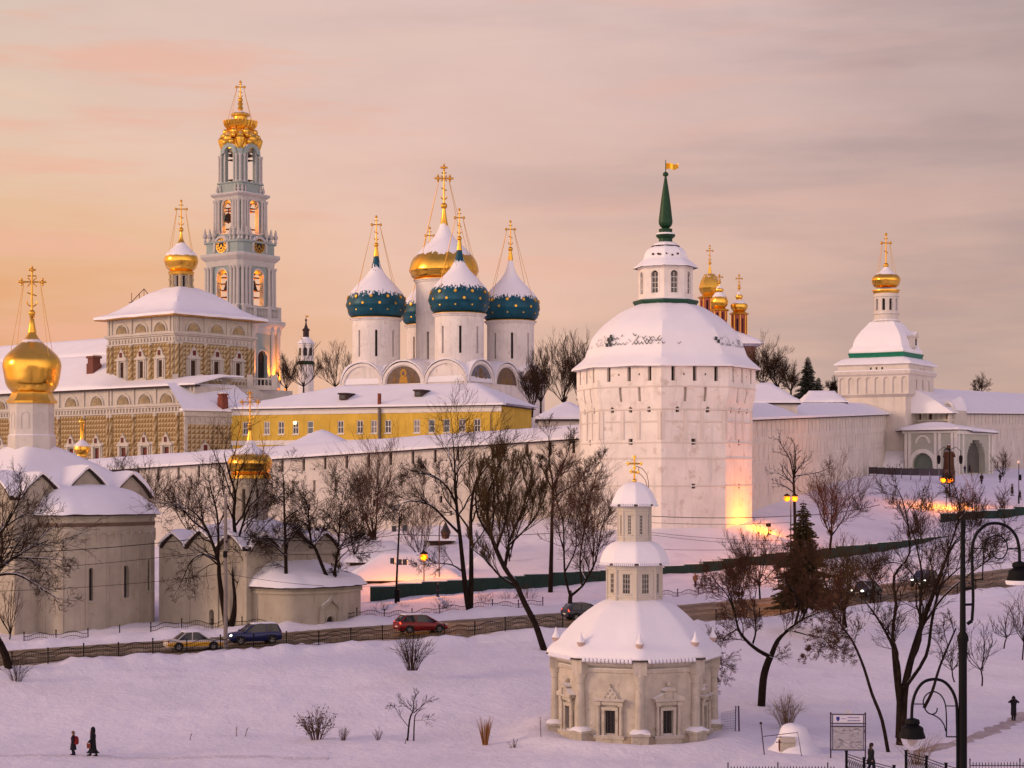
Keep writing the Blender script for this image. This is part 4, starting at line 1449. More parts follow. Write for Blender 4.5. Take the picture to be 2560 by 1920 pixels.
 drum(t, 1.75, z(34.0), z(36.6), RTRIM, (0, 0), 8, (.12, .88), .62)
 mb = MB()
 for k in range(8):
  a = 2 * PI * k / 8
  mb.lathe([(.34, z(34.0)), (.36, z(34.4)), (.18, z(34.7)), (.2, z(35.3)), (.34, z(35.7)), (.18, z(36.0)), (.26, z(36.5))], 8, (1.95 * math.cos(a), 1.95 * math.sin(a), 0))
  part('baluster_column', mb, STRAW, t); mb = MB()
 mb.lathe([(1.9, z(36.4)), (2.2, z(36.6)), (2.35, z(37.0)), (2.2, z(37.1)), (1.9, z(37.3))], 32)
 part('gilded_cornice', mb, GOLD, t)
 onion(t, 3.0, 1.9, z(37.2), z(39.2), z(44.4), mat('gold_dome_snow_small', (0.88, 0.50, 0.075), .22, 1.0, var=.12, vs=.8, cap=(z(39.85), .7, .8, z(42.2)), spec=.5))
 mb = MB(); mb.lathe([(.3, z(42.2)), (.2, z(43.4)), (.13, z(44.5))], 12)
 part('gilded_neck', mb, GOLD, t)
 cross(t, (0, 0), z(44.6), 5.1, .95, .10, rad(44), chains=(2.8, z(40.2)), cr=.04)
 # lower gallery in front, running off to the left
 y0 = -13.1
 X0, X1 = -76.0, 19.0
 fn, ln = face_fn((X0, y0), (X1, y0))
 bays = [b - X0 for b in (11.7, 6.0, .3, -7.0, -14.2, -21.2, -28.2, -35.2, -42.2, -49.2, -56.2, -63.2, -70.2)]
 cols = [b - X0 for b in (18.4, 14.6, 8.9, 3.1, -3.4, -10.6, -17.7, -24.7, -31.7, -38.7, -45.7, -52.7, -59.7, -66.7)]
 RD = window_proto(1.4, 1.9, .08, (0, 0), m=mat('brown_frame', (0, 0, 0)), gm=DRED)
 bay_wall(fn, ln, z(0), z(15.6), bays, z(3.6), 2.0, 1.4, z(13.05), z(12.75), z(11.85), RD, cols, (1, 2, 3, 5, 6), 2.0, 0)
 mb = MB()
 mb.panel(face_fn((X1, y0), (X1, H))[0], 0, H - y0, z(0), z(15.6), [], depth=.4)
 part('wall', mb, [RTRIM, DARK], t, False)
 mb = MB()
 mb.slab([(-.2, z(15.55)), (ln + .8, z(15.55)), (ln + .8, z(15.85)), (-.2, z(15.85))], fn, -.9, .4)
 part('eave', mb, FASCIA, t, False)
 mb = MB()
 def zr(x, y):
  e = y - (y0 - .9)
  k = z(15.85) + min(e * .24, 1.6)
  if x < -9:
   k = z(15.85) + min(e * .62, 10.6) if e < 17.5 else z(15.85) + 10.6 - (e - 17.5) * .6
  elif x < -4:
   q = (-4 - x) / 5
   k2 = z(15.85) + min(e * .62, 10.6) if e < 17.5 else z(15.85) + 10.6 - (e - 17.5) * .6
   k = k * (1 - q) + k2 * q
  return k
 mb.hfield(X0 - 1, X1 + .8, y0 - .9, -3.0, zr, 60, 18, .4, jit=.08)
 mb.hfield(X0 - 1, -8.9, -3.0, 22, zr, 50, 26, .4, jit=.08)
 part('roof_snow', mb, SNOW, t, ang=60)
 # scaffold-like finial on the far roof ridge
 mb = MB()
 # balustrade on the right of the block
 yb = y0 + 2.2
 mb = MB()
 fnb, lb = face_fn((H + .2, -9.9), (H + 12, 3.5))
 mb.slab([(0, z(15.5)), (lb, z(15.5)), (lb, z(16.3)), (0, z(16.3))], fnb, -.2, .2)
 mb.slab([(0, z(17.3)), (lb, z(17.3)), (lb, z(17.55)), (0, z(17.55))], fnb, -.25, .2)
 for i in range(5):
  u = .5 + (lb - 1) * i / 4
  mb.slab([(u - .5, z(15.5)), (u + .5, z(15.5)), (u + .5, z(18.1)), (u - .5, z(18.1))], fnb, -.4, .4)
 for i in range(26):
  u = .9 + (lb - 1.8) * i / 25
  mb.tube([fnb(u, z(16.2), 0), fnb(u, z(17.4), 0)], .1, 5)
 part('balustrade', mb, RTRIM, t, False)
 # right wing with its own snowy roof and red chimney (built square to the yellow house)
 XI = Matrix.Rotation(-rz, 4, 'Z') @ Matrix.Translation((-cx, -D, -zb))
 a, b = W(459, 1028, 307), W(650, 1028, 315)
 mb = MB(XI)
 fnw, lw = face_fn((a.x, a.y), (b.x, b.y))
 def fnl(u, v, w):
  return XI @ Vector(fnw(u, v, w))
 eo = ZY(1028, 310) - 0
 bays = [lw * .27, lw * .66]
 mb = MB()
 mb.panel(fnl, 0, lw, 15, eo, [(u - .7, u + .7, eo - 9.3, eo - 7.3) for u in bays], depth=.4)
 part('wall', mb, [RTRIM, DARK], t, False)
 mb = MB()
 rust(mb, fnl, .5, lw - .3, 16, eo - 2.2, .80, (0, 1), [(u - 1.6, u + 1.6, eo - 9.8, eo - 6.6) for u in bays])
 part('painted_blocks', mb, [OCHRE, STRAW], t, False)
 angw = math.atan2(b.y - a.y, b.x - a.x) - rz
 for u in bays:
  mb = MB(); kok_window(mb, fnl, u, eo - 9.3, 1.4, 2.0, .95)
  part('window_surround', mb, RTRIM, t, False)
  o = place_window(RD, t, fnl, u, eo - 9.3, .2, angw)
  o = place_window(sqm, t, fnl, u, eo - 9.3 + 2.85, -.36, angw); o.name = 'attic_window'
 mb = MB()
 mb.slab([(0, eo - .9), (lw, eo - .9), (lw, eo - .1), (0, eo - .1)], fnl, -.3, .1)
 u = .3
 while u < lw - .5:
  mb.slab([(u, eo - 1.9), (u + .42, eo - 1.9), (u + .42, eo - 1.2), (u, eo - 1.2)], fnl, -.22, .1); u += .9
 mb.slab([(.1, 15), (.6, 15), (.6, eo - 1), (.1, eo - 1)], fnl, -.25, .1)
 part('cornice', mb, RTRIM, t, False)
 mb = MB()
 n, k = 22, 10
 R = []
 for i in range(n + 1):
  row = []
  for j in range(k + 1):
   u, q = lw * i / n, j / k
   inset = 3.0 * q if i == 0 else (2.2 * q if i == n else 0)
   uu = u + (-inset * -1 if i == 0 else 0)
   v = eo + .3 + q * 4.6 + .08 * noise.noise(Vector((u, q * 6, 3)))
   row.append(mb.pt(fnl(-.6 + (lw + 1.2) * i / n * (1 - .18 * q) + 1.2 * q, v, -.8 + q * 8.5)))
  R.append(row)
 for i in range(n):
  for j in range(k):
   mb.idx((R[i][j], R[i + 1][j], R[i + 1][j + 1], R[i][j + 1]))
 mb.slab([(-.6, eo - .02), (lw + .6, eo - .02), (lw + .6, eo + .32), (-.6, eo + .32)], fnl, -.8, .3)
 part('roof_snow', mb, SNOW, t, ang=60)
 def chimney(px, py0, py1, d, wd, m=BRICK):
  p = XI @ W(px, py1, d)
  h = (py1 - py0) / F * d
  mb = MB()
  mb.box((p.x, p.y, p.z + h * .15), (wd * 1.08, wd * 1.08, h * .7 + 1))
  mb.box((p.x, p.y, p.z + h * .7), (wd * .9, wd * .9, h * .62))
  mb.box((p.x, p.y, p.z + h * .97), (wd * 1.15, wd * 1.15, h * .12))
  mb.box((p.x, p.y, p.z + h * 1.06), (wd * 1.0, wd * 1.0, h * .08), mi=1)
  part('chimney', mb, [m, SNOW], t, False)
 chimney(557, 985, 1016, 311, 1.15)
 chimney(235, 892, 940, 337, 1.75, mat('brown_brick', (0.16, 0.06, 0.045), .9, var=.25, vs=3))
 # thin lightning mast frame on the hidden ridge
 p = XI @ W(345, 760, 352)
 mb = MB()
 for (a1, b1, a2, b2) in ((329, 732, 329, 775), (360, 722, 360, 780), (329, 755, 360, 722), (360, 722, 375, 742), (322, 757, 350, 752), (322, 763, 350, 758), (326, 769, 372, 766), (348, 735, 350, 770)):
  mb.tube([XI @ W(a1, b1, 352), XI @ W(a2, b2, 352)], .07, 4)
 part('scaffold_frame', mb, mat('weathered_wood', (0.10, 0.05, 0.03), .9), t, False)
refectory()

# ------------------------------------------------------------------ yellow house
def yellow_house():
 a, b = W(575, 1026, 312), W(1251, 1013, 293)
 base = Vector((a.x, a.y, 20))
 t = thing('yellow_house', 'long yellow two storey house with small white framed windows and a wide snowy roof', 'house', base)
 fn0, ln = face_fn((0, 0), (b.x - a.x, b.y - a.y))
 ez = CZ + 11.65 - 20
 fn = lambda u, v, w: fn0(u, v + ez, w)
 ang = math.atan2(b.y - a.y, b.x - a.x)
 wx = [614, 667, 703, 739, 776, 851.5, 900, 935, 970, 1042, 1079, 1116.5, 1155.5, 1193]
 bl = [815, 1006]
 def upx(px):
  q = (px - 1280) / F
  # intersection of the view plane with the facade line
  d = (b - a)
  return (q * a.y - a.x) / (d.x - q * d.y) * ln
 me = window_proto(1.13, 2.1, .13, (1, 1))
 mb = MB()
 hs = []
 for px in wx:
  u = upx(px); hs.append((u - .57, u + .57, -4.15, -2.05))
 for px in bl:
  u = upx(px); hs.append((u - .55, u + .55, -4.2, -2.2))
 mb.panel(fn, 0, ln, -16, 0, hs[:len(wx)], depth=.35)
 mb.panel(lambda u, v, w: fn(u, v, w + .004), upx(760), upx(761), -16, -15, [], depth=.1)
 part('wall', mb, [YELLOW, DARK], t, False)
 dp = 14.0
 e2, l2 = face_fn(fn(ln, 0, 0)[:2], (fn(ln, 0, 0)[0] + 5.0, fn(ln, 0, 0)[1] + 16.0))
 mb = MB()
 mb.panel(lambda u, v, w: e2(u, v + ez, w), 0, l2, -16, 0, [], depth=.3)
 mb.slab([(0, -7.2), (l2, -7.2), (l2, -6.4), (0, -6.4)], lambda u, v, w: e2(u, v + ez, w), -.12, .05, 1)
 part('end_wall', mb, [YELLOW, TRIM], t, False)
 me2 = window_proto(1.13, 2.1, .13, (1, 1), gm=mat('curtained_glass', (0.24, 0.22, 0.21), .4, var=.3, vs=2))
 me3 = window_proto(1.13, 2.1, .13, (0, 1), gm=mat('sky_glass', (0.10, 0.12, 0.13), .15, var=.3, vs=2, spec=.6))
 for iw, px in enumerate(wx):
  place_window((me, me2, me, me, me3, me, me, me2, me, me2, me3, me3, me2, me)[iw], t, fn, upx(px), -4.15, .14, ang)
 for px in wx:
  mb = MB(); u = upx(px)
  mb.slab([(u - .66, -4.3), (u + .66, -4.3), (u + .66, -4.14), (u - .66, -4.14)], fn, -.14, .05)
  part('window_sill', mb, TRIM, t, False)
 for px in bl:
  mb = MB(); u = upx(px)
  mb.slab([(u - .6, -4.2), (u + .6, -4.2), (u + .6, -2.1), (u - .6, -2.1)], fn, -.05, .02)
  part('blind_window', mb, YELLOW, t, False)
 o = mat('lit_bulb', (1, .8, .5), emit=(1, .72, .35), es=4)
 mb = MB(); mb.sphere(fn(upx(737), -2.3, .10), .28, 6)
 part('lit_window_lamp', mb, o, t)
 mb = MB()
 mb.slab([(-.3, -.95), (ln + .2, -.95), (ln + .2, -.1), (-.3, -.1)], fn, -.16, .02)
 mb.slab([(-.3, -.28), (ln + .3, -.28), (ln + .3, -.1), (-.3, -.1)], fn, -.4, -.16)
 mb.slab([(0, -5.9), (ln, -5.9), (ln, -5.15), (0, -5.15)], fn, -.14, .02)
 part('cornice', mb, TRIM, t, False)
 mb = MB()
 mb.slab([(-.5, -.1), (ln + .6, -.1), (ln + .6, .05), (-.5, .05)], fn, -.75, .4)
 mb.slab([(0, -.1), (l2 + .5, -.1), (l2 + .5, .05), (0, .05)], lambda u, v, w: e2(u, v + ez, w), -.6, .4)
 part('eave', mb, FASCIA, t, False)
 mb = MB()
 rr = lambda u, w: min((w + .8) / 9.5, (19.5 - w) / 9.5, (u + .8) / 17.0, (ln + 7.2 - u - .62 * w) / 8.5 if w > -.8 else 1)
 def fz(u, w): return max(0.0, min(1.0, rr(u, w))) * 3.75
 n1, n2 = 70, 26
 T = []
 for i in range(n1 + 1):
  r = []
  for j in range(n2 + 1):
   w_ = -.8 + 20.3 * j / n2
   umax = ln + .8 - .098 * w_
   u = -.8 + (umax + .8) * i / n1
   q = noise.noise(Vector((u * .5, w_ * .5, 2))) * .09 + noise.noise(Vector((u * 1.4, w_ * 1.4, 8))) * .04
   d = min((w_ + .8) / 9.5, (u + .8) / 17.0, (umax - u) / 8.0, 1.0, (19.5 - w_) / 9.5)
   r.append(mb.pt(fn(u, .35 + 3.75 * max(0, d) + q, w_)))
  T.append(r)
 for i in range(n1):
  for j in range(n2):
   mb.idx((T[i][j], T[i + 1][j], T[i + 1][j + 1], T[i][j + 1]))
 mb.slab([(-.8, .05), (ln + .8, .05), (ln + .8, .36), (-.8, .36)], fn, -.8, .3)
 part('roof_snow', mb, SNOW, t, ang=60)
 for px, py in ((846, 994), (1029, 985)):
  u = upx(px); v = (1013 + (1026 - 1013) * (1251 - px) / 676 - py) * .0635
  w_ = v / 3.75 * 9.5 - 1.9
  v += .45
  dm = MB()
  dm.slab([(u - .62, v - .75), (u + .62, v - .75), (u + .62, v + .1), (u - .62, v + .1)], fn, w_ - 1.0, w_ + 2, 0)
  dm.slab([(u - .85, v + .1), (u + .85, v + .1), (u + .75, v + .36), (u - .75, v + .36)], fn, w_ - 1.2, w_ + 2, 1)
  dm.slab([(u - .42, v - .62), (u + .42, v - .62), (u + .42, v - .02), (u - .42, v - .02)], fn, w_ - 1.06, w_ - 1.0, 2)
  part('dormer', dm, [WOOD, FASCIA, GLASS], t, False)
 # tall flue clamped to the facade, and a pale downpipe
 mb = MB()
 u = upx(951)
 p0, p1, p2 = fn(u, -7.5, -.35), fn(u, .4, -.35), fn(u, 2.2, -.35)
 mb.tube([p0, p1], .26, 10, 0); mb.tube([p1, p2], .30, 10, 1)
 part('flue_pipe', mb, [mat('grey_flue', (0.14, 0.12, 0.11), .5, .3), BRICK], t)
 mb = MB()
 u = ln - 1.6
 mb.tube([fn(u + .8, -.2, -.5), fn(u, -1.4, -.15), fn(u, -6, -.15)], .07, 6)
 part('downpipe', mb, mat('grey_flue', (0, 0, 0)), t)
 mb = MB(); mb.slab([(upx(1207), -6.1), (upx(1243), -6.1), (upx(1243), -4.3), (upx(1207), -4.3)], fn, -2.6, -1.0)
 part('roof_hatch', mb, CONC, t, False)
yellow_house()

# ------------------------------------------------------------------ small roofs showing over the walls
def hip_house(label, px0, px1, d, py_eave, py_ridge, depth, wall_h, ins=.5, m=WALLP, name='low_house', rz=0.0, slope=0.0, ridge_l=None):
 x0, x1 = (px0 - 1280) / F * d, (px1 - 1280) / F * d
 L_ = x1 - x0
 ze, zr_ = ZY(py_eave, d), ZY(py_ridge, d + depth / 2)
 t = thing(name, label, 'house', ((x0 + x1) / 2, d + depth / 2, ze - wall_h), rz)
 a, b = L_ / 2, depth / 2
 mb = MB()
 mb.box((0, 0, wall_h / 2), (L_ - .8, depth - .8, wall_h))
 part('wall', mb, m, t, False)
 mb = MB(); mb.box((0, 0, wall_h + .06), (L_ + .02, depth + .02, .2))
 part('eave', mb, FASCIA, t, False)
 mb = MB()
 h = zr_ - ze
 def zf(x, y):
  q = min((a - abs(x)) / max(.1, a * ins), (b - abs(y)) / b, 1.0)
  return wall_h + .17 + h * max(0, q) + slope * x
 mb.hfield(-a - .15, a + .15, -b - .15, b + .15, zf, max(14, int(L_)), 14, .35, jit=.08)
 part('roof_snow', mb, SNOW, t, ang=60)
 return t
hip_house('low snow roofed house behind the long wall below the yellow house', 680, 905, 247, 1137, 1083, 13, 5, .92)
hip_house('low snow roofed building tucked behind the wall just left of the big tower', 1340, 1500, 252, 1051, 1014, 10, 5, .9)
hip_house('snowy roof rising behind the right wall beside the big tower', 1850, 2002, 262, 1010, 966, 12, 6, .75)
hip_house('low snow covered roof with a chimney behind the right wall before the gate tower', 2010, 2120, 325, 1008, 984, 9, 5, .4)

# ------------------------------------------------------------------ red church with gold domes behind the big tower
def red_church():
 D = 400.0
 cx = (1790 - 1280) / F * D
 zb = 20.0
 t = thing('red_church', 'red brick church with a cluster of snowy gold domes behind the big tower', 'church', (cx, D, zb))
 s = D / F
 def z(py): return ZY(py, D) - zb
 X = lambda px: (px - 1790) * s
 mb = MB()
 mb.panel(face_fn((X(1745), -7), (X(1884), -3))[0], 0, 12.4, 0, z(868), [(9.2, 10.3, z(900), z(880), 'a'), (5, 6, z(900), z(880), 'a')], depth=.4)
 mb.panel(face_fn((X(1884), -3), (X(1880), 9))[0], 0, 12, 0, z(868), [], depth=.4)
 part('wall', mb, [mat('brown_red_plaster', (0.25, 0.13, 0.09), .9, var=.15), DARK], t, False)
 mb = MB()
 mb.hfield(X(1730), X(1898), -9, 10, lambda x, y: z(866) + min(3.0, .5 * min(x - X(1730), X(1898) - x, y + 9, 10 - y)), 18, 18, .45)
 part('roof_snow', mb, SNOW, t)
 CAP = mat('gold_small_snow', (0.88, 0.50, 0.075), .25, 1.0, var=.1, snow=.45, spec=.5)
 for (px, y, R, pm, ptop, pdb, pd0, hw, upper, pc) in ((1777, 2, 27.5, 718, 682, 738, 775, 27, (692, 14, 655), 612), (1792, -5, 22, 760, 737, 777, 806, 21, (731, 11, 712), 694), (1845, -2, 22, 767, 752, 783, 842, 21.5, (744, 9.5, 722), 690)):
  c = (X(px), y)
  drum(t, hw * s * .88, z(pd0 + 12), z(pdb + 3), REDP, c, 8, (.15, .8), .5)
  mb = MB()
  mb.lathe([(hw * s * .9, z(pdb + 8)), (hw * s * 1.12, z(pdb + 5)), (hw * s * 1.15, z(pdb + 3)), (hw * s * .7, z(pdb - 1))], 8, (c[0], c[1], 0))
  for k in range(8):
   a = 2 * PI * k / 8
   mb.tube([(c[0] + hw * s * .9 * math.cos(a), c[1] + hw * s * .9 * math.sin(a), z(pd0)), (c[0] + hw * s * .9 * math.cos(a), c[1] + hw * s * .9 * math.sin(a), z(pdb + 6))], .13, 5)
  part('gilded_cornice', mb, GOLDM, t)
  pu, ru, pt = upper
  mb = MB()
  pr = [(hw * s * .62, z(pdb)), (R * s * .9, z(pdb - (pdb - pm) * .5)), (R * s, z(pm)), (R * s * .85, z(pm - (pm - ptop) * .45)), (R * s * .5, z(ptop + 1)), (ru * s * .75, z(ptop)),
    (ru * s * .8, z(pu + 4)), (ru * s, z(pu)), (ru * s * .8, z(pu - 4)), (ru * s * .4, z(pu - 10)), (ru * s * .16, z(pt + 10)), (.08, z(pt))]
  mb.lathe(pr, 8 if R > 25 else 16, (c[0], c[1], 0))
  part('dome', mb, CAP, t, ang=60 if R < 25 else 25)
  cross(t, c, z(pt), z(pc) - z(pt), .62, .085, rad(8))
red_church()

# ------------------------------------------------------------------ distant turret by the bell tower
def far_turret():
 D = 600.0
 cx = (765 - 1280) / F * D
 s = D / F
 zb = 20.0
 t = thing('far_turret', 'small distant white turret with dark stepped spire and golden vane beyond bare trees', 'tower', (cx, D, zb))
 def z(py): return ZY(py, D) - zb
 mb = MB()
 mb.lathe([(20 * s, 0), (20 * s, z(866)), (21.5 * s, z(864)), (21.5 * s, z(861)), (20 * s, z(860))], 8, rot=rad(22))
 part('wall', mb, WHITE, t, ang=20)
 for k in range(8):
  a = rad(-90 + 45 * k)
  mb = MB(Matrix.Rotation(rad(45 * k), 4, 'Z') @ Matrix.Translation((0, -20 * s * .924 - .05, z(890))))
  mb.slab([(-.6, 0), (.6, 0), (.6, 2.0)] + [(.6 * math.cos(PI * i / 8), 2 + .6 * math.sin(PI * i / 8)) for i in range(1, 8)] + [(-.6, 2.0)], lambda u, v, w: (u, w, v), 0, .1)
  part('window', mb, GLASS, t, False)
 mb = MB()
 mb.lathe([(21 * s, z(859.5)), (22 * s, z(859)), (21.8 * s, z(858)), (14 * s, z(850)), (9 * s, z(845)), (8 * s, z(843))], 24)
 part('roof_snow', mb, SNOW, t)
 mb = MB()
 mb.lathe([(7.6 * s, z(846)), (7.4 * s, z(828)), (9.5 * s, z(826)), (9.5 * s, z(824)), (5 * s, z(820)), (2.5 * s, z(812)), (1.2 * s, z(804)), (2.6 * s, z(802)), (2.6 * s, z(799)), (.8 * s, z(797)), (.5 * s, z(788))], 16)
 mb.box((3.2 * s, 0, z(791)), (6 * s, .1, 4 * s), mi=1)
 part('spire', mb, [FASCIA, GOLDM], t)
 mb = MB(); mb.lathe([(22 * s, z(912)), (23 * s, z(908)), (20 * s, z(903))], 8, rot=rad(22))
 part('green_skirt_roof', mb, GREENR, t, ang=20)
far_turret()

# ------------------------------------------------------------------ gate tower and porch
def gate_tower():
 D = 352.0
 cx = (2215 - 1280) / F * D
 s = D / F
 zb = 19.0
 rz = -rad(31.6)
 t = thing('gate_tower', 'white square gate tower with arcaded band, green edged snowy roof and gold onion cupola', 'tower', (cx, D, zb), rz)
 def z(py): return ZY(py, D - 6 if py > 905 else D - 1) - zb
 H = 6.85
 def cor(h): return [(-h, -h), (h, -h), (h, h), (-h, h)]
 C0, C1 = cor(H - .9), cor(H)
 for k in range(4):
  mb = MB()
  fn, ln = face_fn(C0[k], C0[(k + 1) % 4])
  mb.panel(fn, 0, ln, -6, z(985), [(ln * .22, ln * .27, z(1105), z(1092)), (ln * .34, ln * .37, z(1128), z(1118)), (ln * .6, ln * .64, z(1060), z(1050))], depth=.5)
  part('wall', mb, [GWHITE, DARK], t, False)
  fn, ln = face_fn(C1[k], C1[(k + 1) % 4])
  mb = MB()
  n = 8
  hs = []
  for i in range(n):
   u = ln * (i + .5) / n
   hs.append((u - .52, u + .52, z(984), z(943), 'a'))
  hs = hs if k == 0 else [(h[0] + .25, h[1] - .25, h[2] + .4, h[3] - .3, 'a') for h in hs[2::2]]
  mb.panel(fn, 0, ln, z(986), z(938), hs, depth=.25 if k == 0 else .5, bmi=0 if k == 0 else 1)
  part('arcaded_band', mb, [GWHITE, DARK], t, False)
 mb = MB()
 q = 1.4142
 mb.lathe([((H - .9) * q, z(993)), (H * q, z(986)), (H * q, z(985))], 4, rot=PI / 4, cap=False)
 mb.lathe([(H * q, z(940)), ((H + .35) * q, z(936)), ((H + .5) * q, z(930)), ((H + .5) * q, z(928)), (H * q, z(927))], 4, rot=PI / 4, cap=False)
 part('cornice', mb, GWHITE, t, ang=15)
 C2 = cor(H - .02)
 for k in range(4):
  fn, ln = face_fn(C2[k], C2[(k + 1) % 4])
  mb = MB()
  mb.panel(fn, 0, ln, z(928), z(909), [(ln * f - .18, ln * f + .18, z(924), z(918)) for f in (.47, .55, .63)], depth=.4)
  part('attic_band', mb, [GWHITE, DARK], t, False)
 mb = MB()
 mb.lathe([((H + .5) * q, z(927.6)), ((H + .45) * q, z(925.5)), (H * q, z(924))], 4, rot=PI / 4, cap=False)
 mb.lathe([(a * q, z(b)) for a, b in [(H - .1, 911), (H + .55, 911), (H + .6, 908), (H - .5, 901), (H - 2.3, 893)]], 60, poly=4, rot=PI / 4, jit=.06, cap=False)
 pr = sm([(5.5, 885), (5.6, 877), (5.1, 868), (4.9, 856), (4.5, 843), (3.8, 828), (3.0, 815), (2.5, 806), (2.0, 803)], 4)
 mb.lathe([(a * q * .95, z(b)) for a, b in pr], 60, poly=4, rot=PI / 4, jit=.06, soft=.1)
 part('roof_snow', mb, SNOW, t, ang=35)
 mb = MB()
 mb.lathe([(a * q, z(b)) for a, b in [(H - 1.5, 897), (H - 1.6, 893), (5.45, 885), (5.2, 884)]], 40, poly=4, rot=PI / 4)
 part('green_roof_edge', mb, GREENB, t, ang=20)
 for k in (0, 1):
  X = Matrix.Rotation(k * PI / 2, 4, 'Z') @ Matrix.Translation((0, -5.3, z(872)))
  if k == 0:
   X = Matrix.Rotation(PI, 4, 'Z') @ Matrix.Translation((0, -5.3, z(872)))
  mb = MB(X)
  mb.box((0, .2, 1.1), (1.5, 1.4, 2.2)); mb.slab([(-.95, 2.0), (.95, 2.0), (1.0, 2.35), (.4, 2.7), (0, 3.0), (-.4, 2.7), (-1.0, 2.35)], lambda u, v, w: (u, w, v), -.75, 1.2)
  mb.box((0, -.55, 1.1), (.6, .1, 1.2), mi=1)
  part('dormer', mb, [GWHITE, GLASS], t, False)
 # cupola
 s2 = D / F
 drum(t, 2.25, z(800), z(726), GWHITE, (0, 0), 10, (.32, .72), .62, .35, GOLD, arch=True, a0=rad(8))
 for pr in ([(2.1, z(806)), (2.6, z(803)), (2.45, z(800)), (2.2, z(798))], [(2.2, z(787)), (2.5, z(785)), (2.5, z(783)), (2.2, z(782))], [(2.2, z(743)), (2.45, z(742)), (2.45, z(740)), (2.2, z(739))]):
  mb = MB(); mb.lathe(pr, 24, cap=False)
  part('string_course', mb, GWHITE, t)
 zm = z(698)
 onion(t, 2.68, 1.9, z(718), zm, z(652), mat('gold_cupola_snow', (0.88, 0.50, 0.075), .2, 1.0, var=.12, vs=.8, cap=(z(686), .5, .9, z(664)), spec=.5), (0, 0), 36)
 cross(t, (0, 0), z(662), z(584) - z(662), .85, .12, rad(30), fancy=0, chains=(2.3, z(690)), cr=.035)
 # sloping buttress at the foot
 fn, ln = face_fn(C0[0], C0[1])
 mb = MB()
 A = [fn(ln * .45, z(1185), -6.5), fn(ln + 1.0, z(1185), -4.5), fn(ln + 1.0, z(1185), 1), fn(ln * .45, z(1185), 1)]
 B = [fn(ln * .55, z(1128), -.1), fn(ln, z(1128), -.1), fn(ln, z(1128), 1), fn(ln * .55, z(1128), 1)]
 mb.face(B)
 for i in range(4):
  mb.face([A[i], A[(i + 1) % 4], B[(i + 1) % 4], B[i]])
 part('buttress', mb, GWHITE, t, False)
gate_tower()

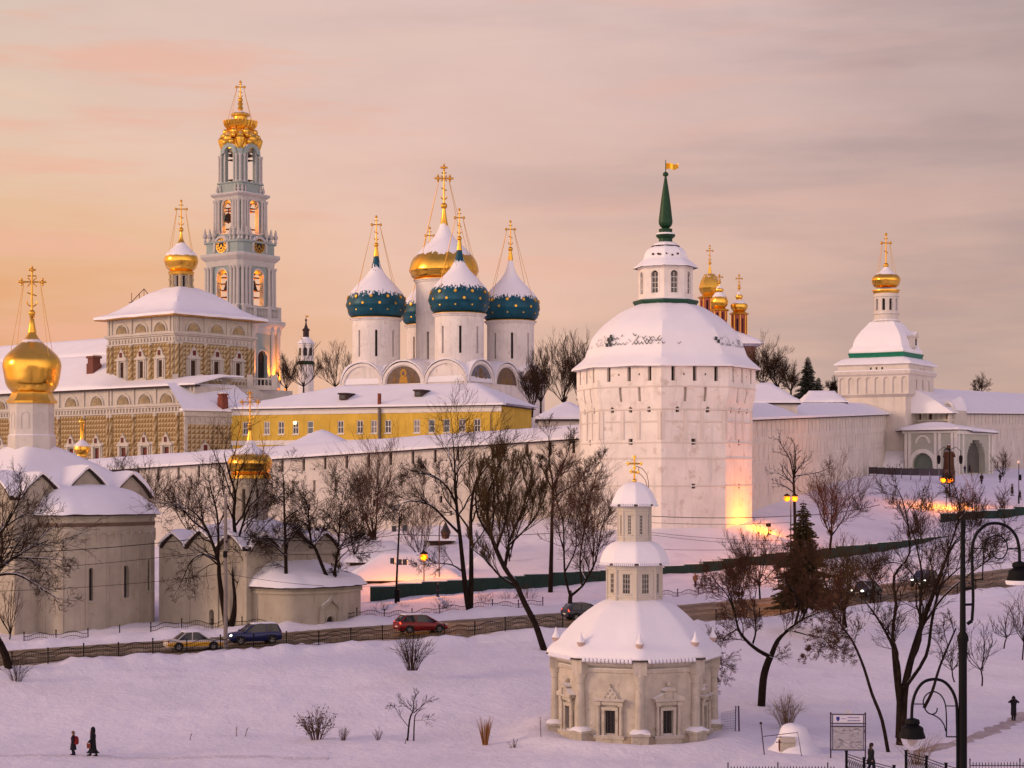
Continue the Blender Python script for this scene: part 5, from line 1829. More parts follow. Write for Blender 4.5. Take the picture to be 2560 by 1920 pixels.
def gate_porch():
 a, c, b = W(2262, 1175, 341), W(2392, 1175, 334), W(2482, 1175, 344)
 zb = 19.0
 t = thing('gate_porch', 'pale grey green gate chapel porch with white pilasters, arched door and snowy roof', 'chapel', (a.x, a.y, zb))
 def z(py): return ZY(py, 338) - zb
 PALE = mat('pale_green_plaster', (0.42, 0.42, 0.36), .85, var=.08, streak=.3, snow=.62)
 DOOR = mat('grey_green_door', (0.14, 0.17, 0.14), .6, var=.15)
 f1, l1 = face_fn((0, 0), (c.x - a.x, c.y - a.y))
 f2, l2 = face_fn((c.x - a.x, c.y - a.y), (b.x - a.x, b.y - a.y))
 mb = MB()
 mb.panel(f1, 0, l1, -3, z(1072), [(l1 * .16, l1 * .55, z(1180), z(1133), 'a'), (l1 * .74, l1 * .88, z(1180), z(1120), 'a')], depth=.5, bmi=1)
 mb.panel(f2, 0, l2, -3, z(1076), [(l2 * .28, l2 * .78, z(1182), z(1100), 'a')], depth=1.2, bmi=2)
 mb.box(((c.x - a.x) * .7, 8, z(1085) / 2 - 1), (8, 9, z(1085) + 2))
 part('wall', mb, [PALE, DOOR, mat('grey_shut_door', (0.10, 0.095, 0.085), .7, var=.15)], t, False)
 mb = MB()
 for f in (.03, .10, .60, .68, .92, .985):
  u = l1 * f
  mb = MB(); mb.slab([(u - .26, -3), (u + .26, -3), (u + .26, z(1080)), (u - .26, z(1080))], f1, -.22, .05)
  part('pilaster', mb, TRIM, t, False)
 for f in (.04, .16, .88, .97):
  u = l2 * f
  mb = MB(); mb.slab([(u - .24, -3), (u + .24, -3), (u + .24, z(1083)), (u - .24, z(1083))], f2, -.2, .05)
  part('pilaster', mb, TRIM, t, False)
 mb = MB()
 mb.archband(f1, l1 * .355, z(1133) - l1 * .195, l1 * .2, l1 * .27, -.3, .05, 16, leg=.6)
 mb.archband(f1, l1 * .355, z(1108), l1 * .11, l1 * .14, -.25, .05, 12)
 part('door_arch', mb, TRIM, t)
 mb = MB()
 mb.slab([(-.3, z(1083)), (l1 + .2, z(1083)), (l1 + .2, z(1073)), (-.3, z(1073))], f1, -.4, .1)
 mb.slab([(-.3, z(1086)), (l2 + .3, z(1086)), (l2 + .3, z(1077)), (-.3, z(1077))], f2, -.38, .1)
 part('cornice', mb, TRIM, t, False)
 xw = b.x - a.x
 out = [(-.9, 1.0), (-.7, -.9), (c.x - a.x - .1, c.y - a.y - 1.0), (xw + 1.0, b.y - a.y - .4), (xw + 1.2, 9.0), (-.9, 9.0)]
 cen = Vector(((c.x - a.x) * .8, 3.0))
 rim = []
 for i in range(6):
  p, q = Vector(out[i]), Vector(out[(i + 1) % 6])
  rim += [p.lerp(q, k / 8) for k in range(8)]
 mb = MB(); me = MB()
 rows = []
 for j, (f, h) in enumerate(((0, -.02), (.005, .36), (.08, .50), (.3, .85), (.55, 1.25), (.8, 1.55), (.97, 1.62))):
  rows.append([mb.pt((*(p.lerp(cen, f)), z(1075) + h + (.16 * noise.noise(Vector((p.x * .7, p.y * .7, j * .8))) if j else 0) - (.35 if p.x > c.x - a.x + 3 else 0))) for p in rim])
 for j in range(len(rows) - 1):
  for i in range(48):
   mb.idx((rows[j][i], rows[j][(i + 1) % 48], rows[j + 1][(i + 1) % 48], rows[j + 1][i]))
 mb.idx(rows[-1]); mb.idx(rows[0][::-1])
 part('roof_snow', mb, SNOW, t, ang=60)
 mb = MB()
 for zz, k in ((z(1075) - .14, 1.0),):
  A = [mb.pt((*(p.lerp(cen, .004)), zz - (.35 if p.x > c.x - a.x + 3 else 0))) for p in rim]
  B = [mb.pt((*(p.lerp(cen, .004)), zz + .13 - (.35 if p.x > c.x - a.x + 3 else 0))) for p in rim]
  for i in range(48):
   mb.idx((A[i], A[(i + 1) % 48], B[(i + 1) % 48], B[i]))
  mb.idx(A[::-1])
 part('eave', mb, FASCIA, t, False)
 # upper chapel behind: a box under a barrel of snow with an arched gable at its right end
 q0, q1 = W(2276, 1045, 350), W(2386, 1045, 345)
 f3, l3 = face_fn((q0.x - a.x, q0.y - a.y), (q1.x - a.x, q1.y - a.y))
 zt = z(1022)
 mb = MB()
 mb.panel(f3, 0, l3, 0, zt, [(l3 * .2, l3 * .27, z(1045), z(1030)), (l3 * .42, l3 * .49, z(1045), z(1030))], depth=.4)
 e3, le = face_fn(f3(l3, 0, 0)[:2], f3(l3, 0, 6)[:2])
 mb.panel(e3, 0, le, 0, zt, [], depth=.3)
 mb.slab([(l3 * .74, zt - 1.7), (l3 * 1.0, zt - 1.7), (l3 * 1.0, zt)] + [(l3 * .87 + l3 * .13 * math.cos(PI * i / 12), zt + l3 * .19 * math.sin(PI * i / 12)) for i in range(13)] + [(l3 * .74, zt)], f3, -.30, .3)
 part('upper_wall', mb, [CREAM, DRED], t, False)
 mb = MB()
 mb.slab([(l3 * .83, zt - 1.6), (l3 * .91, zt - 1.6), (l3 * .91, zt - .1)] + [(l3 * .87 + l3 * .04 * math.cos(PI * i / 8), zt - .1 + l3 * .04 * math.sin(PI * i / 8)) for i in range(9)] + [(l3 * .83, zt - .1)], f3, -.34, -.3)
 part('icon_niche', mb, DRED, t, False)
 mb = MB()
 mb.archband(f3, l3 * .87, zt, l3 * .10, l3 * .14, -.55, .3, 14, leg=.2, sy=1.45)
 mb.slab([(0, z(1049)), (l3, z(1049)), (l3, z(1045)), (0, z(1045))], f3, -.4, .05)
 for i in range(6):
  mb.slab([(l3 * i * .13, z(1046)), (l3 * i * .13 + .25, z(1046)), (l3 * i * .13 + .25, zt), (l3 * i * .13, zt)], f3, -.2, .05)
 part('upper_gable', mb, TRIM, t)
 mb = MB()
 n = 16
 RR = []
 for i in range(n + 1):
  u = -.5 + (l3 * .99 + .5) * i / n
  RR.append([mb.pt(f3(u, zt - .05 + 2.7 * math.sin(PI * k / 10) ** .75 + .1 * noise.noise(Vector((u * .8, k * .5, 1))), -.7 + 7.0 * k / 10)) for k in range(11)])
 for i in range(n):
  for j in range(10):
   mb.idx((RR[i][j], RR[i + 1][j], RR[i + 1][j + 1], RR[i][j + 1]))
 mb.idx(RR[0]); mb.idx(RR[-1][::-1])
 part('upper_roof_snow', mb, SNOW, t, ang=60)
gate_porch()

# ------------------------------------------------------------------ the two park churches
def park_church(label, px, D, rzd, H, zg, zs, apex, drum_r, drum_z, dome, apse, snowcap, px_cross, wins, base):
 cx = (px - 1280) / F * D
 t = thing('park_church', label, 'church', (cx, D, CZ + base), rad(rzd))
 b = -base
 cor = [(-H, -H), (H, -H), (H, H), (-H, H)]
 gw = [(.17, .30, .8), (.5, .36, 1.0), (.83, .30, .8)]
 mb = MB()
 roofs = MB()
 trims = []
 for k in range(4):
  fn, ln = face_fn(cor[k], cor[(k + 1) % 4])
  hs = [(ln * u - w_ / 2, ln * u + w_ / 2, b + z0, b + z1, 'a') for (kk, u, w_, z0, z1) in wins if kk == k]
  mb.panel(fn, 0, ln, -1.5, b + zs, hs, depth=.5)
  for f, wd, sc in gw:
   u, r, h = ln * f, ln * wd / 2, (apex - zs) * sc
   # ogee gable: outline, dark metal edge and snow behind
   o = []
   for i in range(15):
    x = -1 + 2 * i / 14
    y = (1 - abs(x) ** 1.7) * .86 + .14 * max(0, 1 - abs(x) * 3.0)
    o.append((u + x * r, b + zs + h * y))
   mb.slab(o, fn, .02, .6)
   ed = MB()
   for i in range(14):
    (a0, b0), (a1, b1) = o[i], o[i + 1]
    ed.slab([(a0, b0), (a1, b1), (a1, b1 + .16), (a0, b0 + .16)], fn, -.35, .5)
   trims.append((ed, k))
   rows = []
   for (wq, e) in ((-.42, .12), (-.45, .38), (.6, .46), (H * .45, .5 - .25), (H * .8, -.1)):
    rows.append([roofs.pt(fn(u + (x - u) * (1.06 if wq < 2 else .9), y + e + .08 * noise.noise(Vector((x, wq, k))), wq)) for x, y in o])
   for a in range(len(rows) - 1):
    for i in range(14):
     roofs.idx((rows[a][i], rows[a][i + 1], rows[a + 1][i + 1], rows[a + 1][i]))
  for f in (.012, .335, .665, .988):
   mb.slab([(ln * f - .22, -1.5), (ln * f + .22, -1.5), (ln * f + .22, b + zs), (ln * f - .22, b + zs)], fn, -.12, .05)
  mb.slab([(0, b + zs - .45), (ln, b + zs - .45), (ln, b + zs - .2), (0, b + zs - .2)], fn, -.2, .05)
 part('wall', mb, [GREYC, DARK], t, ang=20)
 for ed, k in trims:
  part('gable_edge', ed, FASCIA, t, False)
 ztop = b + drum_z[0] + .25
 zf = lambda x, y: b + zs + .1 + (ztop - b - zs) * max(0.0, min(1.0, (H - max(abs(x), abs(y))) / (H - drum_r * .7))) ** .85
 roofs.hfield(-H + .1, H - .1, -H + .1, H - .1, zf, 26, 26, .30)
 part('roof_snow', roofs, SNOW, t, ang=60)
 # apse: rounded lobes on the +x side
 ax, ay, ze, zt = apse['x'], apse['y'], apse['eave'], apse['top']
 plan = []
 n = 36
 for i in range(n + 1):
  a = -PI / 2 + PI * i / n
  ca, sa = math.cos(a), math.sin(a)
  x = H + ax * (abs(ca) ** .5) * (1.0 + .035 * math.cos(6 * a))
  y = ay * (abs(sa) ** .75) * (1 if sa > 0 else -1) + apse.get('dy', 0)
  plan.append((x, y))
 mb = MB()
 segs = [0.0]
 for i in range(n):
  segs.append(segs[-1] + math.hypot(plan[i + 1][0] - plan[i][0], plan[i + 1][1] - plan[i][1]))
 TL = segs[-1]
 def fa(u, v, w):
  u = max(0.0, min(TL - 1e-6, u))
  i = 0
  while i < n - 1 and segs[i + 1] < u:
   i += 1
  q = (u - segs[i]) / max(1e-6, segs[i + 1] - segs[i])
  p0, p1 = Vector(plan[i]), Vector(plan[i + 1])
  p = p0.lerp(p1, q)
  a = Vector(plan[max(0, i - 1)]); c = Vector(plan[min(n, i + 2)])
  d = (c - a).normalized()
  return (p.x - d.y * w, p.y + d.x * w, v)
 hs = [(TL * u - w_ / 2, TL * u + w_ / 2, b + z0, b + z1, 'a') for (u, w_, z0, z1) in apse['wins']]
 mb.panel(fa, 0, TL, -1.5, b + ze, hs, depth=.35, us=segs, bmi=1)
 part('apse_wall', mb, [GREYC, GLASS], t, ang=40)
 for (u, w_, z0, z1) in apse['wins']:
  mb = MB()
  mb.archband(fa, TL * u, b + z1 - w_ / 2, w_ / 2, w_ / 2 + .12, -.07, .05, 10, leg=z1 - z0 - w_ / 2)
  mb.slab([(TL * u - w_ / 2 - .2, b + z0 - .18), (TL * u + w_ / 2 + .2, b + z0 - .18), (TL * u + w_ / 2 + .2, b + z0), (TL * u - w_ / 2 - .2, b + z0)], fa, -.12, .05)
  part('window_surround', mb, GREYC, t)
  mb = MB()
  for i in range(1, 5):
   v = b + z0 + (z1 - z0) * i / 5
   mb.slab([(TL * u - w_ / 2, v), (TL * u + w_ / 2, v), (TL * u + w_ / 2, v + .05), (TL * u - w_ / 2, v + .05)], fa, .25, .3)
  mb.slab([(TL * u - .03, b + z0), (TL * u + .03, b + z0), (TL * u + .03, b + z1), (TL * u - .03, b + z1)], fa, .26, .31)
  part('window_bars', mb, WOOD, t, False)
 mb = MB()
 for f in apse['strips']:
  u = TL * f
  mb.slab([(u - .09, -1.5), (u + .09, -1.5), (u + .09, b + ze - 1.9), (u - .09, b + ze - 1.9)], fa, -.10, .05)
 def ring(v0, v1, w0, mi=0):
  for i in range(n):
   a, c = segs[i], segs[i + 1]
   mb.slab([(a, v0), (c, v0), (c, v1), (a, v1)], fa, w0, .05, mi)
 if apse.get('band'):
  ring(b + ze - .95, b + ze - .62, -.05, 1)
  st = apse['strips']
  for i in range(len(st) - 1):      # blind arches hung between the strips
   u0, u1 = TL * st[i], TL * st[i + 1]
   r = (u1 - u0) / 4
   for q in (0, 1):
    mb.archband(fa, u0 + r + 2 * r * q, b + ze - 1.95, r * .86, r * .99, -.09, .03, 8)
   mb.slab([(u0 + 2 * r - .07, b + ze - 2.3), (u0 + 2 * r + .07, b + ze - 2.3), (u0 + 2 * r + .07, b + ze - 1.2), (u0 + 2 * r - .07, b + ze - 1.2)], fa, -.12, .03)
 else:
  ring(b + ze - .5, b + ze - .25, -.16)
 ring(b + ze - .22, b + ze, -.12)
 part('apse_cornice', mb, [GREYC, mat('faded_brown_band', (0.16, 0.11, 0.08), .9)], t, False)
 mb = MB()
 for i in range(n):
  mb.slab([(segs[i], b + ze), (segs[i + 1], b + ze), (segs[i + 1], b + ze + .1), (segs[i], b + ze + .1)], fa, -.55, .2)
 part('apse_eave', mb, FASCIA, t, False)
 mb = MB()
 R = []
 for i in range(n + 1):
  row = []
  o = Vector(fa(segs[i] - (1e-5 if i == n else 0), 0, -.62))
  for j in range(9):
   q = j / 8
   c = Vector((H - .3, apse.get('dy', 0) * .5 + (plan[i][1] - apse.get('dy', 0)) * .6, 0))
   p = Vector((o.x, o.y, 0)).lerp(c, q)
   zz = b + ze + (.38 if j else .1) + (zt - ze) * (q ** .9 if apse.get('flat') else math.sin(q * PI / 2) * (.8 + .2 * math.cos((i / n - .5) * PI))) + .09 * noise.noise(Vector((p.x * .8, p.y * .8, 5)))
   row.append(mb.pt((p.x, p.y, zz)))
  R.append(row)
 for i in range(n):
  for j in range(8):
   mb.idx((R[i][j], R[i + 1][j], R[i + 1][j + 1], R[i][j + 1]))
 part('apse_roof_snow', mb, SNOW, t, ang=70)
 # drum and dome
 z0, z1 = b + drum_z[0], b + drum_z[1]
 n8 = snowcap.get('facets', 0)
 if n8:
  mb = MB()
  mb.lathe([(drum_r * 1.1, z0 - 1.5), (drum_r * 1.1, z0 + 1.5), (drum_r * 1.02, z0 + 1.6), (drum_r, z1)], 8, rot=rad(9))
  A = [(drum_r * math.cos(rad(9) + k * PI / 4), drum_r * math.sin(rad(9) + k * PI / 4)) for k in range(8)]
  for k in range(8):
   fn, ln = face_fn(A[k], A[(k + 1) % 8])
   mb.archband(fn, ln / 2, z1 - 1.2, .30, .42, -.07, .02, 8, leg=1.2)
  part('drum', mb, mat('drum_plaster', (0.56, 0.52, 0.47), .9, var=.1, snow=.6, streak=.3), t, ang=20)
  mb = MB()
  mb.lathe([(drum_r * .9, z1 - .1), (drum_r * 1.14, z1 - .02), (drum_r * 1.16, z1 + .18), (drum_r * 1.02, z1 + .5), (drum_r * .93, z1 + .95), (drum_r * .9, z1 + 1.2)], 8, rot=rad(9))
  part('gilded_skirt', mb, GOLD, t, ang=20)
 else:
  drum(t, drum_r, z0 - 2, z1, GREYC, (0, 0), 8, (.42, .85), .3, .2, GREYC, a0=rad(4))
  mb = MB()
  mb.lathe([(drum_r * 1.0, z1), (drum_r * 1.18, z1 + .05), (drum_r * 1.18, z1 + .35), (drum_r * 1.05, z1 + .5)], 32)
  part('gilded_skirt', mb, GOLD, t)
 zb_, zm, zt_, R_ = b + dome[0], b + dome[1], b + dome[2], dome[3]
 onion(t, R_, drum_r * .92, zb_, zm, zt_, snowcap['m'](zm, zt_), (0, 0), 48)
 mb = MB()
 zn = zt_ - (zt_ - zm) * .30
 mb.lathe([(R_ * .155, zn), (R_ * .11, zn + (zt_ - zn) * .5), (R_ * .075, zt_), (.16, zt_ + .05), (.26, zt_ + .25), (.16, zt_ + .5), (.08, zt_ + .6)], 14)
 part('gilded_neck', mb, GOLD, t)
 cross(t, (0, 0), zt_ + .55, px_cross[0], px_cross[1], px_cross[2], rad(-rzd + 6), fancy=2, chains=(R_ * .92, zm + (zt_ - zm) * .16), cr=.022)
 return t, b, fa, TL
gm1 = lambda zm, zt: mat('gold_dome_front', (0.88, 0.50, 0.075), .20, 1.0, var=.10, vs=.9, bump=.04, bs=1.5, cap=(zm + 2.0, .5, 1.5, zm + 2.25), spec=.5)
gm2 = lambda zm, zt: mat('gold_dome_small', (0.88, 0.50, 0.075), .22, 1.0, var=.10, vs=.9, bump=.04, bs=1.5, cap=(zm + .72, .6, 1.3), spec=.5)
c1, b1, fa1, TL1 = park_church('grey beige church at the left edge with tall gold dome, snowy gables and rounded apse', 80, 174, -38, 7.75, 0, -1.75, .95, 1.98, (2.6, 7.1),
 (8.1, 10.7, 14.9, 2.65), dict(x=4.0, y=5.7, dy=.35, eave=-3.15, top=-.75, band=True, strips=(.06, .17, .30, .42, .52, .64, .75, .86, .95),
 wins=[(.325, .40, -10.6, -7.7), (.54, .84, -10.5, -7.6), (.745, .62, -10.0, -7.1)]), dict(facets=8, m=gm1), (4.0, .95, .075), [(0, .5, .5, -10, -7)], -14.2)
mb = MB()
p = Matrix.Rotation(rad(38), 4, 'Z') @ (W(205, 1168, 186) - Vector((c1.location.x, c1.location.y, c1.location.z)))
s_ = 186 / F
mb.lathe([(.52, p.z - 5), (.52, p.z + .7), (.6, p.z + .75), (.6, p.z + .9), (.4, p.z + 1.0)], 16, (p.x, p.y, 0))
part('cupola_drum', mb, CREAM, c1)
mb = MB()
mb.lathe([(a, p.z + b) for a, b in [(.42, .95), (.62, 1.1), (.58, 1.25)] + sm([(.58, 1.25), (.76, 1.55), (.80, 1.85), (.70, 2.2), (.42, 2.5), (.26, 2.62)], 4) + [(.22, 2.7), (.18, 3.0), (.22, 4.3), (.30, 4.45), (.30, 4.6), (.14, 4.75), (.05, 5.0)]], 20, (p.x, p.y, 0))
part('cupola_dome', mb, mat('cupola_gold', (0.88, 0.50, 0.075), .25, 1.0, var=.1, cap=(p.z + 2.05, .3, 2, p.z + 2.7), spec=.5), c1, ang=50)

c2, b2, fa2, TL2 = park_church('low grey beige church with small snowy gold dome between bare trees by the road', 625, 172, -39, 5.7, 0, -6.2, -4.6, 1.65, (-4.1, .1),
 (.5, 1.6, 4.5, 2.05), dict(x=5.3, y=5.0, dy=0, flat=1, eave=-9.4, top=-7.5, strips=(.03, .97), wins=[(.45, .85, -13.1, -11.9)]), dict(m=gm2), (2.9, .73, .055),
 [(0, .60, .62, -12.9, -11.5)], -13.4)
mb = MB()
u = TL2 * .45
mb.slab([(u - 1.15, b2 - 13.2), (u - .75, b2 - 13.2), (u - .75, b2 - 11.5), (u - 1.15, b2 - 11.5)], fa2, -.28, .05)
mb.slab([(u + .75, b2 - 13.2), (u + 1.15, b2 - 13.2), (u + 1.15, b2 - 11.5), (u + .75, b2 - 11.5)], fa2, -.28, .05)
oo = [(math.cos(PI * i / 14), math.sin(PI * i / 14) * .85 + (.35 if i == 7 else .1 if i in (6, 8) else 0)) for i in range(15)]
for i in range(14):
 (a0, b0), (a1, b1_) = oo[i], oo[i + 1]
 mb.slab([(u + a0 * .85, b2 - 11.5 + b0 * .85), (u + a1 * .85, b2 - 11.5 + b1_ * .85), (u + a1 * 1.15, b2 - 11.5 + b1_ * 1.15), (u + a0 * 1.15, b2 - 11.5 + b0 * 1.15)], fa2, -.28, .05)
part('portal_surround', mb, GREYC, c2, False)

# ------------------------------------------------------------------ well chapel in the foreground
def well_chapel():
 D = 121.0
 cx = (1586 - 1280) / F * D
 t = thing('well_chapel', 'small stone eight sided chapel in tiers with snow laden roofs and gilded cross', 'chapel', (cx, D, CZ - 17.0))
 b = 17.0
 rot = -PI / 2
 R = 5.0
 def oct(r):
  return [(r * math.cos(rot + k * PI / 4), r * math.sin(rot + k * PI / 4)) for k in range(8)]
 A = oct(R)
 faces = [face_fn(A[k], A[(k + 1) % 8]) for k in range(8)]
 GR = mat('iron_lattice_dark', (0.02, 0.018, 0.018), .5)
 mb = MB()
 for k, (fn, ln) in enumerate(faces):
  mb.panel(fn, 0, ln, -.6, b - 11.35, [(ln / 2 - .36, ln / 2 + .36, b - 15.75, b - 14.3)], depth=.28)
 part('wall', mb, [STONE, DARK], t, ang=15)
 # plinth, entablature
 mb = MB()
 mb.lathe([(R * 1.05, -.6), (R * 1.05, .95), (R * 1.03, 1.1), (R, 1.12)], 8, rot=rot, cap=False)
 part('plinth', mb, mat('stained_plinth', (0.36, 0.30, 0.225), .9, var=.25, vs=.9, bump=.5, bs=4, col2=(0.20, 0.11, 0.075), c2=(.55, .68)), t, ang=15)
 mb = MB()
 mb.lathe([(R, b - 12.0), (R * 1.02, b - 11.95), (R * 1.02, b - 11.75), (R, b - 11.7), (R, b - 11.6), (R * 1.04, b - 11.5), (R * 1.06, b - 11.3), (R * .95, b - 11.2)], 8, rot=rot, cap=False)
 part('entablature', mb, STONE, t, ang=15)
 # engaged columns on snowy pedestals at the corners
 mc = MB()
 mc.lathe([(.40, 0), (.40, .18), (.31, .25), (.30, 1.2), (.255, 3.0), (.30, 3.05), (.27, 3.15), (.36, 3.5), (.40, 3.6), (.40, 3.72)], 14)
 mp = MB()
 mp.box((0, 0, .3), (1.05, 1.0, 1.9)); mp.box((0, 0, 1.30), (1.25, 1.2, .14))
 msn = MB()
 msn.hfield(-.62, .62, -.6, .6, lambda x, y: .22 * max(0, 1 - (x * x + y * y) * 2.2), 8, 8, .10, jit=.04)
 mcap = MB()
 mcap.box((0, 0, 0), (.85, .75, .85))
 c0 = p0 = s0 = k0 = None
 for k in range(8):
  a = rot + k * PI / 4
  x, y = (R + .08) * math.cos(a), (R + .08) * math.sin(a)
  if c0 is None:
   c0 = part('column', mc, STONE, t, ang=40); p0 = part('pedestal', mp, STONE, t, False); s0 = part('pedestal_snow', msn, SNOW, t); k0 = part('entablature_block', mcap, STONE, t, False)
   for o in (c0, p0, s0, k0):
    o.rotation_euler = (0, 0, a + PI / 2)
   oc, op, os_, ok = c0, p0, s0, k0
  else:
   oc, op, os_, ok = (inst(o, t, rz=a + PI / 2) for o in (c0, p0, s0, k0))
  oc.location = (x, y, 1.3); op.location = (x, y, 0); os_.location = (x, y, 1.36); ok.location = (x, y, b - 11.62)
 # windows with carved surrounds
 gm = MB()
 gm.slab([(-.36, 0), (.36, 0), (.36, 1.45), (-.36, 1.45)], lambda u, v, w: (u, w, v), .1, .13)
 for i in range(6):
  for sg in (-1, 1):
   gm.tube([(-.3 * sg, .05, .1 + i * .25 - .12), (.0, .05, .1 + i * .25 + .12), (.3 * sg, .05, .1 + i * .25 - .12)], .013, 4, 1)
 for x in (-.24, 0, .24):
  gm.tube([(x, .04, 0), (x, .04, 1.45)], .014, 4, 1)
 GRL = mat('wrought_grille', (0.20, 0.17, 0.16), .5, .3)
 gme = mesh('window', gm, [GR, GRL], False)
 for k, (fn, ln) in enumerate(faces):
  an = rot + (k + .5) * PI / 4 + PI / 2
  place_window(gme, t, fn, ln / 2, b - 15.75, .08, an)
  u = ln / 2
  mb = MB()
  mb.slab([(u - 1.0, b - 16.05), (u + 1.0, b - 16.05), (u + 1.0, b - 15.85), (u - 1.0, b - 15.85)], fn, -.34, .05)
  mb.slab([(u - .9, b - 17.3), (u + .9, b - 17.3), (u + .9, b - 16.05), (u - .9, b - 16.05)], fn, -.26, .05)
  for sg in (-1, 1):
   mb.slab([(u + sg * .45 - .09, b - 15.85), (u + sg * .45 + .09, b - 15.85), (u + sg * .45 + .09, b - 14.1), (u + sg * .45 - .09, b - 14.1)], fn, -.14, .05)
   pts = [fn(u + sg * .74, b - 15.85, -.16), fn(u + sg * .74, b - 14.9, -.16), fn(u + sg * .74, b - 14.0, -.16)]
   mb.tube(pts, [.12, .105, .09], 8)
   mb.slab([(u + sg * .74 - .16, b - 14.0), (u + sg * .74 + .16, b - 14.0), (u + sg * .74 + .16, b - 13.75), (u + sg * .74 - .16, b - 13.75)], fn, -.32, .05)
  mb.slab([(u - .54, b - 14.3), (u + .54, b - 14.3), (u + .54, b - 14.1), (u - .54, b - 14.1)], fn, -.16, .05)
  mb.slab([(u - .9, b - 13.95), (u + .9, b - 13.95), (u + .9, b - 13.7), (u - .9, b - 13.7)], fn, -.22, .05)
  mb.slab([(u - 1.0, b - 13.7), (u + 1.0, b - 13.7), (u + 1.0, b - 13.58), (u - 1.0, b - 13.58)], fn, -.42, .05)
  if k % 2:
   # triangular carved pediment
   o = [(-.58, 0), (.58, 0), (.42, .28), (.30, .42), (.18, .58), (.09, .66), (0, .92), (-.09, .66), (-.18, .58), (-.30, .42), (-.42, .28)]
   mb.slab([(u + x, b - 13.58 + y) for x, y in o], fn, -.2, .05)
   for (x, y) in ((-.34, .12), (0, .12), (.34, .12), (-.17, .34), (.17, .34), (0, .55)):
    mb.sphere(fn(u + x, b - 13.58 + y, -.2), .10, 5)
  else:
   for sg in (-1, 1):
    mb.slab([(u + sg * x, b - 13.58 + y) for x, y in ((1.05, 0), (.25, .0), (.25, .42), (.45, .38), (.8, .18), (1.1, .08))], fn, -.4, .05)
   mb.slab([(u - .26, b - 13.58), (u + .26, b - 13.58), (u + .26, b - 13.05), (u - .26, b - 13.05)], fn, -.3, .05)
   mb.slab([(u + x, b - 13.05 + y) for x, y in ((-.42, 0), (.42, 0), (.3, .14), (.12, .22), (-.12, .22), (-.3, .14))], fn, -.45, .05)
   mb.sphere(fn(u, b - 12.68, -.2), .14, 6, sc=(1, 1, 1.3))
  part('window_surround', mb, STONE, t, False)
 # roofs: eave board, snow blanket, comb of tile ends
 def roof(pr, Re, ze, rid, nper, nm):
  mb = MB()
  mb.lathe([(Re * .93, ze - .02), (Re, ze - .02), (Re * 1.0, ze + .07), (Re * .9, ze + .1)], 8, rot=rot)
  part(nm + '_eave', mb, FASCIA, t, ang=15)
  mb = MB()
  mb.lathe(sm(pr, 4), 96, poly=8, rot=rot, jit=.05 * Re / 5 + .01, soft=.06)
  C = oct(Re * 1.0)
  rnd = random.Random(int(Re * 100))
  for k in range(8):
   p0, p1 = Vector(C[k]), Vector(C[(k + 1) % 8])
   for i in range(nper):
    f = (i + .5) / nper
    p = p0.lerp(p1, f)
    nrm = ((p0 + p1) / 2).normalized()
    if f < .1 or f > .9:
     continue
    l = rid * rnd.uniform(.7, 1.1)
    a = p + nrm * (.05 + rid * .06)
    c = p - nrm * l * .8
    r = Re * .44 * (2 * math.sin(PI / 8)) / nper
    mb.tube([(a.x, a.y, ze - rid * .12), (p.x - nrm.x * l * .3, p.y - nrm.y * l * .3, ze + l * .42), (c.x, c.y, ze + l * .66)], [r * 1.0, r * 1.05, r * .6], 6)
  part(nm + '_snow', mb, SNOW, t, ang=45)
 zz = b
 roof([(5.62, zz - 11.12), (5.66, zz - 10.95), (5.45, zz - 10.62), (5.02, zz - 10.25), (4.42, zz - 9.65), (3.62, zz - 8.85), (2.7, zz - 8.1), (1.95, zz - 7.72), (1.4, zz - 7.62)], 5.68, zz - 11.17, .62, 17, 'main_roof')
 roof([(2.20, zz - 5.32), (2.22, zz - 5.2), (2.15, zz - 4.95), (1.95, zz - 4.5), (1.62, zz - 4.15), (1.22, zz - 3.95), (.8, zz - 3.9)], 2.25, zz - 5.38, .34, 13, 'middle_roof')
 roof([(1.46, zz - 1.58), (1.47, zz - 1.47), (1.36, zz - 1.2), (1.14, zz - .75), (.85, zz - .42), (.5, zz - .2), (.2, zz - .12), (.02, zz - .1)], 1.52, zz - 1.63, .26, 10, 'top_roof')
 # little snow-capped finials standing on the main roof ribs
 ms = MB()
 ms.lathe([(.16, -.1), (.24, .05), (.26, .2), (.18, .34), (.1, .5), (.03, .78), (.005, .85)], 10)
 f0 = None
 for k in range(8):
  a = rot + k * PI / 4
  loc = (5.05 * math.cos(a), 5.05 * math.sin(a), zz - 10.28)
  if f0 is None:
   f0 = part('roof_finial', ms, mat('finial_snow', (0.45, 0.33, 0.28), .8, snow=.05), t); f0.location = loc
  else:
   inst(f0, t, loc)
